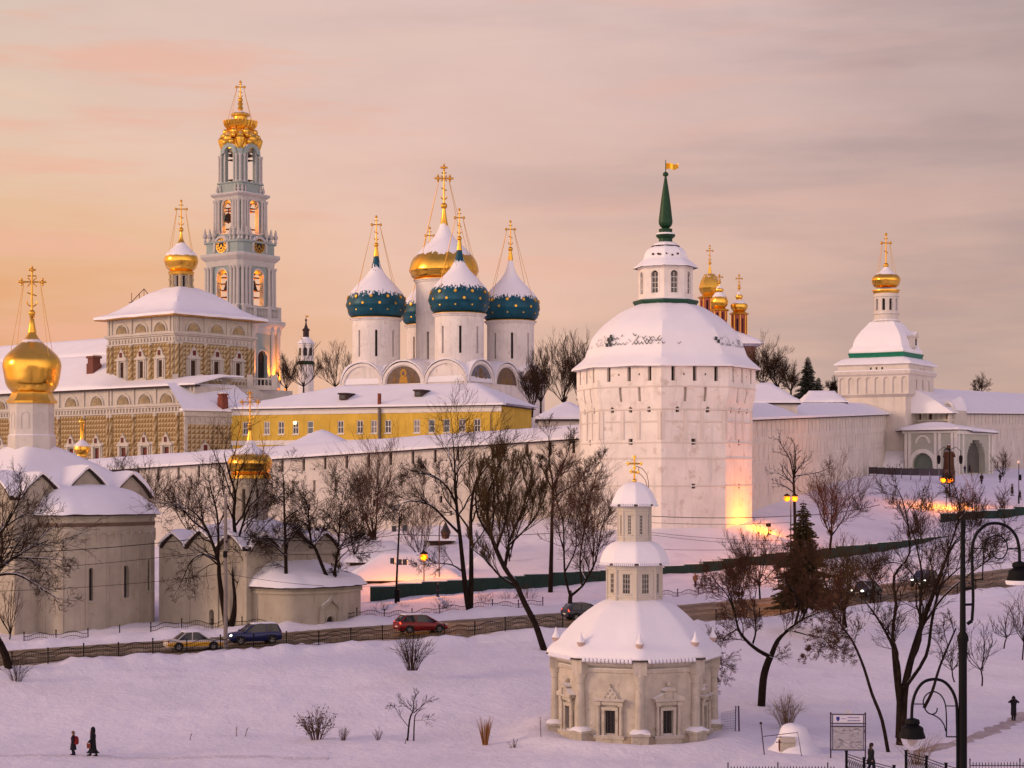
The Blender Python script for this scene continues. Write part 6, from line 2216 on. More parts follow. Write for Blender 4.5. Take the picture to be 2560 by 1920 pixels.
 # two lantern drums
 for (r, z0, z1, ww, w0, w1, bars, nm) in ((1.72, zz - 7.75, zz - 5.32, .52, zz - 7.25, zz - 5.98, (2, 3), 'middle_drum'), (1.05, zz - 4.0, zz - 1.58, .24, zz - 3.5, zz - 2.25, (1, 5), 'upper_drum')):
  B = [(r * math.cos(rot + (k + .0) * PI / 4), r * math.sin(rot + k * PI / 4)) for k in range(8)]
  wm = window_proto(ww, w1 - w0, .035, bars, CREAM, depth=.03)
  mb = MB(); mt = MB()
  info = []
  for k in range(8):
   fn, ln = face_fn(B[k], B[(k + 1) % 8])
   mb.panel(fn, 0, ln, z0, z1, [(ln / 2 - ww / 2, ln / 2 + ww / 2, w0, w1)], depth=.15)
   mt.slab([(ln / 2 - ww / 2 - .07, w0 - .07), (ln / 2 + ww / 2 + .07, w0 - .07), (ln / 2 + ww / 2 + .07, w0), (ln / 2 - ww / 2 - .07, w0)], fn, -.07, .02)
   mt.slab([(ln / 2 - ww / 2 - .07, w1), (ln / 2 + ww / 2 + .07, w1), (ln / 2 + ww / 2 + .07, w1 + .06), (ln / 2 - ww / 2 - .07, w1 + .06)], fn, -.06, .02)
   mt.tube([(B[k][0] * 1.01, B[k][1] * 1.01, z0), (B[k][0] * 1.01, B[k][1] * 1.01, z1)], .09 if r > 1.5 else .05, 6)
   info.append((fn, ln, rot + (k + .5) * PI / 4 + PI / 2))
  mt.lathe([(r, z0 + .28), (r * 1.03, z0 + .3), (r * 1.03, z0 + .36), (r, z0 + .38)], 8, rot=rot, cap=False)
  mt.lathe([(r, z1 - .45), (r * 1.03, z1 - .42), (r * 1.05, z1 - .25), (r * 1.08, z1 - .1), (r, z1)], 8, rot=rot, cap=False)
  part(nm, mb, [CREAM, DARK], t, ang=15)
  part(nm + '_trim', mt, CREAM, t, ang=30)
  for fn, ln, an in info:
   place_window(wm, t, fn, ln / 2, w0, .05, an)
 # gilded trefoil cross with bracing straps
 mb = MB()
 z0 = zz - .1
 mb.sphere((0, 0, z0 + .05), .15, 8)
 mb.tube([(0, 0, z0), (0, 0, z0 + 1.55)], .055, 6)
 mb.tube([(-.36, 0, z0 + 1.15), (.36, 0, z0 + 1.15)], .07, 6)
 mb.tube([(-.2, 0, z0 + .62), (.2, 0, z0 + .58)], .07, 6)
 for x, z_ in ((-.42, 1.15), (.42, 1.15), (0, 1.58), (-.22, .65), (.22, .6), (0, .88)):
  for dx_, dz_ in ((0, .07), (0, -.07), (.07, 0), (-.07, 0)):
   mb.sphere((x + dx_, 0, z0 + z_ + dz_), .062, 5)
 part('cross', mb, GOLD, t)
 mb = MB()
 mb.tube([(.1, 0, z0 + 1.0), (.5, .1, z0 + .85), (.8, .2, z0 + .5), (.92, .25, z0 + .0), (.92, .25, z0 - .5)], .022, 5)
 mb.tube([(.05, 0, z0 + .62), (.42, .1, z0 + .45), (.72, .2, z0 + .1), (.85, .25, z0 - .4)], .022, 5)
 mb.tube([(.28, .05, z0 + .95), (.28, .05, z0 + .55)], .018, 4)
 part('cross_brace', mb, mat('rusty_strap', (0.12, 0.05, 0.03), .7, .3), t)
well_chapel()

# ------------------------------------------------------------------ bare trees
GT = 'bare trees of the park'
def rvec(rnd):
 while True:
  v = Vector((rnd.uniform(-1, 1), rnd.uniform(-1, 1), rnd.uniform(-1, 1)))
  if .05 < v.length < 1:
   return v.normalized()
def polyline(rnd, p, d, ln, k, wob, grav):
 pts = [p.copy()]
 d = d.normalized()
 for i in range(k):
  d = (d + rvec(rnd) * wob + Vector((0, 0, grav))).normalized()
  p = p + d * (ln / k)
  pts.append(p.copy())
 return pts
class Tree:
 def __init__(s, seed, up=.25, wob=.22, ang=(30, 62), den=1.0, lens=(.5, .68, .68, .7), twig=.014, leaf=0.0, maxl=4, minr=.0145, droop=0.0):
  s.rnd = random.Random(seed)
  s.T, s.C, s.Lf = MB(), MB(), MB()
  s.up, s.wob, s.ang, s.den, s.lens, s.twig, s.leaf, s.maxl, s.minr, s.droop = up, wob, ang, den, lens, twig, leaf, maxl, minr, droop
  s.nseg = 0
 def add(s, pts, r0, r1, lvl):
  k = len(pts)
  rs = [max(s.minr * .45, r0 + (r1 - r0) * i / (k - 1)) for i in range(k)]
  n = 8 if lvl == 0 else 5 if lvl == 1 else 3
  (s.T if lvl <= 1 else s.C).tube(pts, rs, n, 0, cap=lvl <= 1)
  s.nseg += k
 def sprout(s, pts, r0, r1, lvl, ln, t0=.25, num=None, up=None):
  """children along a limb"""
  if lvl > s.maxl:
   return
  rnd = s.rnd
  k = len(pts) - 1
  base = (9, 5, 4, 3, 2)[min(lvl - 1, 4)]
  n = int(round(num * 1.15)) if num else max(2, int(round(base * s.den * 1.2 * (1 if lvl > 1 else max(.6, ln / 6)))))
  for i in range(n):
   t = t0 + (1 - t0) * (i + rnd.random()) / n
   x = min(t * k, k - 1e-4)
   j = int(x)
   p = pts[j].lerp(pts[j + 1], x - j)
   tg = (pts[j + 1] - pts[j]).normalized()
   a = rad(rnd.uniform(*s.ang)) * (1 - .25 * t) * (1 if lvl < 3 else .85)
   ax = tg.cross(rvec(rnd))
   if ax.length < .05:
    continue
   d = Matrix.Rotation(a, 3, ax.normalized()) @ tg
   d = (d + Vector((0, 0, (s.up if up is None else up) * rnd.uniform(.4, 1.3)))).normalized()
   l = ln * s.lens[min(lvl - 1, len(s.lens) - 1)] * (1.1 - .5 * t) * rnd.uniform(.6, 1.3)
   rp = r0 + (r1 - r0) * t
   mr_ = s.minr * (1.0, 1.0, .95, .8, .68)[min(lvl, 4)]
   cr0 = max(mr_, min(rp * .62, l * .024))
   cr1 = max(mr_ * .7, cr0 * .35)
   kk = 5 if lvl <= 2 else 4 if lvl == 3 else 3
   cp = polyline(rnd, p, d, l, kk, s.wob, .05 * s.up - s.droop * (lvl >= 2))
   s.add(cp, cr0, cr1, lvl)
   if s.leaf and lvl >= 3:
    for q in cp[1:]:
     if rnd.random() < s.leaf:
      u, v = rvec(rnd), rvec(rnd)
      z_ = rnd.uniform(.025, .055)
      c = q + rvec(rnd) * .09 - Vector((0, 0, .05))
      s.Lf.face([c - u * z_, c + v * z_, c + u * z_, c - v * z_])
   s.sprout(cp, cr0, cr1, lvl + 1, l, .12)
 def limb(s, pts, r0, r1, lvl=0, t0=.3, num=None, ln=None, up=None, smooth=3):
  P = [Vector(q) for q in sm([tuple(q) for q in pts], smooth)] if len(pts) > 2 else pts
  s.add(P, r0, r1, lvl)
  L_ = sum((P[i + 1] - P[i]).length for i in range(len(P) - 1))
  s.sprout(P, r0, r1, lvl + 1, ln or L_, t0, num, up)
 def finish(s, name, label, loc, twm=None, group=GT, cat='tree', barkm=None, leafm=None):
  t = thing(name, label, cat, loc, 0, group)
  M = Matrix.Translation(-Vector(loc))
  for nm, mb, m in (('trunk', s.T, barkm or BARK), ('crown', s.C, twm or TWIG), ('leaves_and_seed_heads', s.Lf, leafm or LEAF)):
   if mb.f:
    mb.v = [(v[0] - loc[0], v[1] - loc[1], v[2] - loc[2]) for v in mb.v]
    part(nm, mb, m, t, smooth=nm != 'leaves_and_seed_heads', ang=80)
  return t

def image_tree(label, base, limbs, seed, group=GT, twm=None, dspread=2.5, name='bare_tree', leafm=None, sink=.25, **kw):
 """limbs drawn as (points in photo pixels, radius at foot, radius at tip, depth drift); every limb keeps its own depth"""
 px, d = base
 T = Tree(seed, **kw)
 rnd = random.Random(seed + 77)
 loc = G(px, d)
 for L_ in limbs:
  pts, r0, r1, dd = L_[:4]
  opt = L_[4] if len(L_) > 4 else {}
  n = len(pts)
  P = []
  for i, (x, y) in enumerate(pts):
   q = W(x, y, d + dd * (i / max(1, n - 1)) + (rnd.uniform(-.12, .12) if 0 < i else 0))
   P.append(q)
  if opt.get('foot'):
   P[0] = Vector((P[0].x, P[0].y, gz(pts[0][0], d) - sink))
  T.limb(P, r0, r1, opt.get('lvl', 0), opt.get('t0', .3), opt.get('num'), opt.get('ln'), opt.get('up'))
 return T.finish(name, label, loc, twm, group, leafm=leafm)

def round_tree(label, px, d, py_top, width_px, seed, group=GT, name='bare_tree', twm=None, py_base=None, stems=1, r=.2, fork=.25, cat='tree', **kw):
 """free-standing tree grown from a short trunk into a rounded crown"""
 loc = G(px, d) if py_base is None else W(px, py_base, d)
 h = ZY(py_top, d) - loc.z
 wd = width_px / F * d / 2
 kw.setdefault('up', .35)
 T = Tree(seed, **kw)
 rnd = T.rnd
 for q in range(stems):
  a0 = 2 * PI * q / max(1, stems) + rnd.random()
  f = h * fork
  p0 = Vector(loc) + Vector((math.cos(a0) * .2 * (stems > 1), math.sin(a0) * .2 * (stems > 1), -.3))
  p1 = p0 + Vector((rnd.uniform(-.2, .2), rnd.uniform(-.2, .2), f + .3))
  T.limb([p0, p0.lerp(p1, .5) + Vector((rnd.uniform(-.08, .08), 0, 0)), p1], r, r * .8, 0, .75, 2, h * .3)
  nb = 7 if stems == 1 else 4
  for i in range(nb):
   a = 2 * PI * i / nb + rnd.uniform(-.3, .3)
   rr = wd * rnd.uniform(.45, .95) if i else wd * .1
   top = h * (rnd.uniform(.72, .98) if i else 1.0) - f - .25 * rr * (i > 0)
   e = p1 + Vector((math.cos(a) * rr, math.sin(a) * rr, top * .93))
   m = p1.lerp(e, .5) + Vector((math.cos(a) * rr * .15, math.sin(a) * rr * .15, -top * .03)) + rvec(rnd) * .25
   T.limb([p1, m, e], r * .52, max(.02, r * .10), 1, .18, None, max(top, rr) * 1.0)
 return T.finish(name, label, loc, twm, group, cat)

FT = {'foot': 1}
# tree cut by the left edge
image_tree('dark bare tree leaning at the left edge, foot beside the railing', (20, 136.5), [
 ([(22, 1700), (14, 1640), (-2, 1605)], .30, .26, 0, {'foot': 1, 't0': .9, 'num': 1}),
 ([(-2, 1605), (-40, 1520), (-20, 1440), (50, 1385), (120, 1350)], .22, .04, -1.5, {'t0': .15}),
 ([(-2, 1605), (-60, 1500), (-45, 1400), (10, 1320), (80, 1275)], .20, .03, 1.5, {'t0': .2}),
 ([(-20, 1440), (40, 1435), (95, 1465), (150, 1500)], .12, .025, -1, {'t0': .2, 'up': -.2}),
 ([(-30, 1450), (20, 1400), (85, 1395), (165, 1400)], .12, .025, -2, {'t0': .2, 'up': -.1}),
 ([(-40, 1430), (0, 1340), (40, 1270), (55, 1225)], .12, .025, 1, {'t0': .2})], 11, wob=.3, den=.85, lens=(.42, .68, .68, .7), twig=.012)
round_tree('thin young birch like tree standing in front of the left church', 24, 158, 1440, 105, 12, r=.07, fork=.15, lens=(.4, .5, .45), maxl=3, minr=.010, twm=TWIGR, py_base=1612)
# twin trunk tree in front of the small church
image_tree('tall forked black tree in front of the low church beside the concrete pole', (571, 165), [
 ([(571, 1583), (585, 1540), (590, 1490), (585, 1440), (590, 1370), (584, 1290), (588, 1235), (572, 1180), (560, 1135)], .32, .04, .5, {'foot': 1, 't0': .25, 'num': 9}),
 ([(568, 1575), (556, 1500), (548, 1440), (545, 1400), (520, 1330), (495, 1290), (470, 1270)], .26, .04, -1, {'t0': .35, 'num': 7}),
 ([(545, 1402), (546, 1340), (542, 1280), (530, 1235), (520, 1190)], .13, .03, 1.2, {'t0': .2}),
 ([(520, 1330), (480, 1300), (445, 1262), (420, 1270), (405, 1285)], .10, .02, -1.5, {'t0': .2}),
 ([(588, 1420), (620, 1385), (655, 1365), (690, 1350)], .12, .025, 1.0, {'t0': .15}),
 ([(590, 1370), (607, 1310), (625, 1265), (655, 1235), (668, 1200)], .12, .025, -1, {'t0': .2}),
 ([(546, 1402), (510, 1385), (480, 1400), (460, 1440), (445, 1475)], .10, .02, -1.2, {'t0': .2, 'up': -.3}),
 ([(584, 1300), (560, 1240), (555, 1200)], .08, .02, 1, {'t0': .2})], 13, wob=.3, den=.85, lens=(.45, .68, .68, .7), ang=(30, 70))
image_tree('straight single trunk black tree before the apse of the low church', (720, 164), [
 ([(721, 1575), (716, 1500), (715, 1430), (714, 1360), (711, 1290), (710, 1225), (708, 1185)], .24, .03, .3, {'foot': 1, 't0': .35, 'num': 13, 'ln': 7}),
 ([(715, 1360), (745, 1325), (770, 1300)], .08, .02, .8), ([(715, 1390), (680, 1360), (650, 1345), (630, 1352)], .08, .02, -.8),
 ([(711, 1240), (690, 1242), (672, 1255)], .06, .02, -.5)], 14, wob=.3, den=1.1, lens=(.42, .68, .68, .7), ang=(35, 75), up=.12, droop=.05)
image_tree('black tree with leaning trunk and an upright stem near the apse end', (848, 166), [
 ([(848, 1565), (846, 1510), (838, 1480), (812, 1430), (790, 1375), (778, 1358)], .24, .12, -.4, {'foot': 1, 't0': .7, 'num': 3}),
 ([(778, 1358), (770, 1320), (748, 1300), (728, 1312), (715, 1335)], .10, .02, -1, {'t0': .1}),
 ([(778, 1358), (772, 1300), (768, 1260), (742, 1225)], .10, .02, .8, {'t0': .15}),
 ([(838, 1482), (835, 1440), (845, 1380), (848, 1330), (850, 1285), (858, 1235)], .13, .025, .8, {'t0': .3}),
 ([(846, 1370), (880, 1355), (898, 1385)], .07, .02, 1, {'t0': .2, 'up': -.2}), ([(830, 1470), (840, 1440), (838, 1400)], .08, .03, -.6),
 ([(850, 1330), (885, 1335), (905, 1340)], .06, .02, .5), ([(778, 1358), (800, 1340), (815, 1300)], .07, .02, .6)], 15, wob=.32, den=1.1, lens=(.45, .68, .68, .7), ang=(30, 75))
# tree against the wall with a few leaves
round_tree('brown twigged tree with clinging leaves against the long white wall', 935, 222, 1135, 185, 16, r=.16, fork=.16, lens=(.42, .68, .68, .7), den=1.3, leaf=.16, twm=TWIGR, py_base=1390, stems=2, minr=.017)
# double stemmed tree in the middle
image_tree('tall double stemmed black tree with drooping arms above the green fence', (1172, 172), [
 ([(1173, 1537), (1165, 1480), (1158, 1420), (1150, 1340), (1142, 1270), (1138, 1200), (1136, 1150), (1132, 1098)], .28, .035, -.5, {'foot': 1, 't0': .5, 'num': 7}),
 ([(1176, 1530), (1178, 1450), (1178, 1370), (1177, 1290), (1185, 1220), (1205, 1170), (1212, 1130)], .26, .035, .8, {'t0': .45, 'num': 6}),
 ([(1150, 1335), (1115, 1300), (1080, 1265), (1040, 1253), (1005, 1258), (992, 1280)], .13, .025, -1.4, {'t0': .35, 'up': -.15}),
 ([(1142, 1265), (1120, 1220), (1085, 1190), (1055, 1183), (1038, 1188)], .12, .025, 1.0, {'t0': .35}),
 ([(1158, 1430), (1130, 1412), (1090, 1408), (1050, 1410)], .09, .02, -1.5, {'t0': .3, 'up': -.25}),
 ([(1177, 1330), (1150, 1290), (1115, 1250), (1100, 1200)], .10, .02, -1, {'t0': .3}),
 ([(1178, 1370), (1215, 1320), (1240, 1270)], .09, .02, 1.2, {'t0': .2})], 17, wob=.28, den=1.0, lens=(.40, .68, .68, .7))
# big leaning V tree near the road
image_tree('large tree with snow lined trunk leaning left over the road, fan shaped crown', (1362, 148), [
 ([(1363, 1668), (1352, 1600), (1338, 1560), (1310, 1505), (1290, 1460), (1262, 1420), (1240, 1372), (1228, 1340)], .27, .15, -.5, {'foot': 1, 't0': .8, 'num': 2}),
 ([(1228, 1340), (1218, 1290), (1222, 1230), (1245, 1180), (1250, 1155)], .13, .025, .6, {'t0': .08, 'num': 8}),
 ([(1232, 1350), (1195, 1290), (1190, 1230), (1205, 1180)], .12, .02, -1.2, {'t0': .1, 'num': 7}),
 ([(1262, 1420), (1275, 1350), (1300, 1290), (1320, 1230), (1330, 1185)], .14, .025, 1.2, {'t0': .12, 'num': 8}),
 ([(1275, 1360), (1325, 1310), (1355, 1260), (1370, 1215)], .10, .02, .5, {'t0': .1, 'num': 7}),
 ([(1295, 1468), (1250, 1440), (1215, 1400), (1180, 1372)], .11, .03, -1.2, {'t0': .2, 'num': 5}),
 ([(1240, 1375), (1265, 1300), (1275, 1230), (1285, 1170)], .11, .02, -.5, {'t0': .1, 'num': 8}),
 ([(1228, 1340), (1235, 1270), (1232, 1200), (1228, 1165)], .09, .02, 1.5, {'t0': .1, 'num': 7})], 18, wob=.16, den=1.25, lens=(.40, .68, .68, .7), ang=(16, 42), up=.55, twm=TWIGO)
image_tree('tall straight dark tree left of the big tower behind the green fence', (1376, 188), [
 ([(1376, 1510), (1377, 1440), (1379, 1360), (1380, 1290), (1383, 1220), (1374, 1160), (1372, 1090)], .26, .03, .4, {'foot': 1, 't0': .45, 'num': 10, 'ln': 8}),
 ([(1383, 1225), (1400, 1180), (1420, 1130), (1425, 1100)], .10, .02, 1, {'t0': .2}), ([(1381, 1225), (1360, 1180), (1345, 1150)], .09, .02, -1, {'t0': .2}),
 ([(1384, 1240), (1430, 1215), (1470, 1190), (1500, 1155)], .08, .02, .6, {'t0': .3})], 19, wob=.28, den=1.05, lens=(.36, .68, .68, .7), up=.3)
image_tree('tree with a white snow filled fork beside the far lane left of the chapel', (1428, 166), [
 ([(1427, 1552), (1425, 1515), (1426, 1490)], .22, .18, 0, {'foot': 1, 't0': .9, 'num': 1}),
 ([(1426, 1492), (1413, 1440), (1410, 1380), (1408, 1310), (1395, 1260), (1385, 1200)], .12, .025, -.8, {'t0': .25, 'num': 8}),
 ([(1426, 1490), (1455, 1465), (1470, 1440), (1490, 1400), (1500, 1340), (1515, 1280)], .14, .02, .6, {'t0': .25, 'num': 8}),
 ([(1455, 1465), (1450, 1400), (1460, 1330), (1470, 1270), (1465, 1220)], .09, .02, 1.3, {'t0': .2, 'num': 7}),
 ([(1412, 1430), (1440, 1370), (1440, 1300), (1470, 1230)], .08, .02, -1, {'t0': .2, 'num': 6})], 20, wob=.24, den=1.15, lens=(.40, .68, .68, .7), twm=TWIGR)
# right side
image_tree('V shaped dark tree with hanging withered leaves just right of the chapel', (1905, 131), [
 ([(1903, 1742), (1908, 1700), (1918, 1660), (1927, 1640)], .29, .24, 0, {'foot': 1, 't0': .9, 'num': 1}),
 ([(1927, 1642), (1895, 1625), (1865, 1600), (1845, 1570), (1835, 1520), (1815, 1460)], .17, .03, -.6, {'t0': .35, 'num': 8}),
 ([(1845, 1572), (1815, 1590), (1800, 1620), (1790, 1660), (1795, 1700)], .07, .02, -1, {'t0': .1, 'num': 7, 'up': -.35}),
 ([(1926, 1645), (1945, 1600), (1975, 1570), (2012, 1545), (2050, 1530)], .20, .05, .6, {'t0': .3, 'num': 6}),
 ([(1880, 1615), (1890, 1575), (1885, 1520), (1892, 1470)], .08, .02, .8, {'t0': .15}),
 ([(1988, 1560), (1998, 1515), (1985, 1480), (1965, 1450), (1960, 1405)], .10, .02, -.8, {'t0': .15, 'num': 7}),
 ([(2005, 1550), (2025, 1500), (2030, 1450), (2028, 1390)], .09, .02, 1, {'t0': .15, 'num': 7}),
 ([(1835, 1530), (1820, 1490), (1790, 1455), (1775, 1430)], .07, .02, .8, {'t0': .1, 'num': 6}),
 ([(1985, 1578), (2030, 1590), (2075, 1600), (2110, 1630)], .06, .015, .4, {'t0': .2, 'num': 7, 'up': -.25})], 21, wob=.3, den=1.1, lens=(.42, .68, .68, .7), leaf=.13, twm=TWIGR, ang=(30, 70))
image_tree('slender dark tree leaning left with sparse leaves near the notice board', (2222, 115), [
 ([(2222, 1848), (2205, 1800), (2180, 1735), (2160, 1670), (2135, 1610), (2112, 1575), (2085, 1540), (2065, 1525)], .12, .03, .8, {'foot': 1, 't0': .5, 'num': 8, 'ln': 5}),
 ([(2120, 1590), (2090, 1588), (2050, 1610), (2020, 1640)], .04, .012, -.4, {'t0': .1, 'num': 7, 'up': -.2}),
 ([(2100, 1560), (2105, 1500), (2090, 1450)], .04, .012, .5, {'t0': .1})], 22, wob=.3, den=1.0, lens=(.32, .68, .68, .7), leaf=.2, twm=TWIGR)
image_tree('large many stemmed tree with thick trunk behind the black lamp post', (2255, 118), [
 ([(2252, 1850), (2256, 1790), (2262, 1720), (2280, 1640), (2305, 1560), (2335, 1480), (2360, 1410), (2390, 1350)], .33, .05, 1.0, {'foot': 1, 't0': .45, 'num': 8, 'ln': 9}),
 ([(2246, 1845), (2248, 1740), (2245, 1660), (2225, 1600), (2190, 1540), (2160, 1500)], .20, .03, -.7, {'t0': .4, 'num': 6}),
 ([(2250, 1780), (2238, 1680), (2232, 1580), (2240, 1510), (2235, 1440), (2275, 1380), (2262, 1270), (2240, 1215)], .15, .025, .6, {'t0': .4, 'num': 8, 'ln': 7}),
 ([(2275, 1660), (2300, 1600), (2300, 1520), (2305, 1440), (2290, 1360), (2275, 1310)], .13, .025, -.8, {'t0': .3, 'num': 6}),
 ([(2262, 1720), (2315, 1640), (2330, 1550), (2350, 1470), (2375, 1440), (2420, 1400), (2460, 1350)], .13, .025, 1.2, {'t0': .4, 'num': 6}),
 ([(2300, 1575), (2360, 1490), (2430, 1430), (2470, 1400), (2490, 1360)], .08, .02, -.6, {'t0': .3}),
 ([(2360, 1410), (2390, 1320), (2400, 1270), (2385, 1210)], .07, .02, .4, {'t0': .2}),
 ([(2310, 1770), (2330, 1730), (2345, 1680), (2360, 1640), (2390, 1570)], .11, .05, -.4, {'t0': .6, 'num': 3}),
 ([(2305, 1480), (2270, 1420), (2225, 1405), (2190, 1420)], .06, .015, .3, {'t0': .2})], 23, wob=.26, den=.95, lens=(.34, .68, .68, .7), twm=TWIG)
image_tree('bare tree standing behind the pair of lit lamps right of the big tower', (1985, 208), [
 ([(1990, 1430), (1988, 1340), (1986, 1250), (1984, 1200), (1985, 1180)], .20, .10, 0, {'t0': .6, 'num': 4}),
 ([(1985, 1200), (1975, 1150), (1955, 1115), (1945, 1100)], .09, .02, -.6, {'t0': .2}), ([(1984, 1190), (2005, 1160), (2030, 1145)], .09, .02, .8, {'t0': .2}),
 ([(1986, 1190), (2020, 1185), (2055, 1178), (2075, 1165)], .08, .02, .4, {'t0': .2}), ([(1984, 1230), (1955, 1212), (1930, 1208)], .07, .02, -1, {'t0': .2}),
 ([(1986, 1195), (1990, 1150), (1985, 1110)], .08, .02, .3, {'t0': .2}), ([(1985, 1210), (1950, 1185), (1925, 1182)], .07, .02, .6, {'t0': .2})], 24, wob=.3, den=.8, lens=(.40, .5, .5), maxl=3, minr=.016)
round_tree('bushy bare tree on the slope under the gate, right of the spruce', 2075, 205, 1185, 150, 25, r=.16, fork=.2, lens=(.42, .68, .68, .7), den=1.4, py_base=1380, minr=.017, twm=TWIGR)
round_tree('pale reddish tree left of the spruce above the green fence', 1900, 178, 1345, 140, 26, r=.10, fork=.2, lens=(.42, .68, .68, .7), den=1.3, py_base=1490, minr=.015, twm=TWIGR, leaf=.1)
round_tree('scrubby tree beside the road directly right of the chapel roof', 1850, 172, 1400, 110, 27, r=.08, fork=.1, lens=(.42, .68, .68, .7), den=1.4, py_base=1500, minr=.015, twm=TWIGR, leaf=.2, stems=2)
round_tree('olive brown leafy tree over the road between chapel and lamp post', 2110, 150, 1400, 150, 28, r=.12, fork=.2, lens=(.42, .68, .68, .7), den=1.5, py_base=1560, minr=.015, twm=TWIGO, leaf=.15, stems=2)
round_tree('low spreading tree by the road left of the many stemmed tree', 2180, 168, 1385, 150, 29, r=.10, fork=.2, lens=(.42, .68, .68, .7), den=1.4, py_base=1500, minr=.015, twm=TWIG, stems=2)
for i, (px, d, top, wd, bs, lab) in enumerate(((2510, 150, 1520, 110, 1612, 'young tree on the snowy slope at the far right, uphill one'), (2455, 137, 1555, 120, 1705, 'young tree on the slope right of the lamp post'),
  (2386, 139, 1600, 80, 1695, 'small young tree partly behind the black lamp post'), (2556, 146, 1470, 110, 1640, 'young tree cut by the right edge of the view'))):
 round_tree(lab, px, d, top, wd, 40 + i, 'young trees on the right slope', r=.06, fork=.2, lens=(.42, .5, .5), den=.95, maxl=3, minr=.014, py_base=bs)
for i, (px, d, top, wd, bs, lab) in enumerate(((2225, 262, 1235, 110, 1330, 'twiggy tree on the bank below the gate porch'), (2320, 258, 1240, 100, 1330, 'twiggy tree under the pair of lit lamps by the gate'),
  (2430, 262, 1205, 120, 1330, 'twiggy tree on the bank right of the lit gate lamps'), (2500, 250, 1225, 110, 1330, 'brushy tree near the walkers at the right edge'),
  (2150, 250, 1240, 90, 1330, 'thin tree on the bank at the end of the right wall'), (2290, 235, 1270, 100, 1380, 'dense low tree above the upper green fence'),
  (2440, 240, 1235, 110, 1350, 'dense low tree beside the upper dark fence'), (2505, 330, 1130, 70, 1195, 'pale brush tree by the street lamp near the gate'))):
 round_tree(lab, px, d, top, wd, 50 + i, 'trees on the bank below the gate', r=.10, fork=.12, lens=(.45, .5, .5), den=1.5, maxl=3, minr=.022, py_base=bs, twm=TWIGR if i % 2 else TWIG, stems=2)
# trees beyond the walls
for i, (px, d, top, wd, bs, lab) in enumerate(((760, 470, 882, 120, 985, 'round bare tree in front of the far turret'), (838, 470, 884, 90, 985, 'round bare tree beside the cathedral on its left'), (716, 480, 915, 60, 985, 'small bare tree at the foot of the bell tower'),
  (1352, 380, 905, 80, 1030, 'dense bare tree right of the cathedral'), (1408, 375, 880, 110, 1035, 'broad dense bare tree between cathedral and big tower'), (1448, 378, 890, 70, 1030, 'bare tree touching the left edge of the big tower roof'), (1330, 372, 940, 60, 1040, 'low bare tree at the corner of the yellow house'),
  (1908, 375, 876, 90, 985, 'bare tree just right of the big tower roof'), (1945, 375, 895, 70, 985, 'bare tree beside the dark spruce behind the wall'), (1978, 372, 925, 60, 990, 'low bare tree left of the dark spruce'), (2085, 372, 955, 50, 1000, 'low bare scrub right of the dark spruce'), (2452, 470, 948, 58, 990, 'small bare tree peeping over the far right roofs'),
  (672, 420, 965, 70, 1010, 'dark scrub at the foot of the bell tower beside the yellow roof'))):
 up = i < 7
 round_tree(lab, px, d, top, wd, 70 + i, 'bare trees behind the walls', r=.22, fork=.18, lens=(.42, .68, .68, .7), den=1.15 if d > 400 else 1.3, minr=.030, py_base=bs, twm=TWIG, up=.5 if up else .3, ang=(20, 48) if up else (28, 60))
for i, (px, d, top, wd, bs, lab) in enumerate(((300, 205, 1165, 130, 1290, 'twiggy tree behind the left church roof before the wall'), (375, 210, 1180, 90, 1330, 'small twiggy tree between the two churches'),
  (470, 205, 1215, 100, 1350, 'dark twiggy tree behind the small church on its left'), (640, 215, 1240, 110, 1400, 'grey twiggy tree right of the small gold dome'), (890, 212, 1270, 90, 1420, 'thin brown tree behind the snow roofs of the pavilions'),
  (1050, 208, 1255, 120, 1420, 'bushy brown tree behind the glowing lamp'), (1270, 205, 1230, 110, 1430, 'grey twiggy tree left of the big tower foot'), (1480, 200, 1200, 100, 1430, 'grey twiggy tree before the left face of the big tower'))):
 round_tree(lab, px, d, top, wd, 90 + i, 'twiggy trees before the long wall', r=.09, fork=.16, lens=(.42, .68, .68, .7), den=1.1, minr=.016, py_base=bs, twm=TWIGR if i in (4, 5) else TWIG)

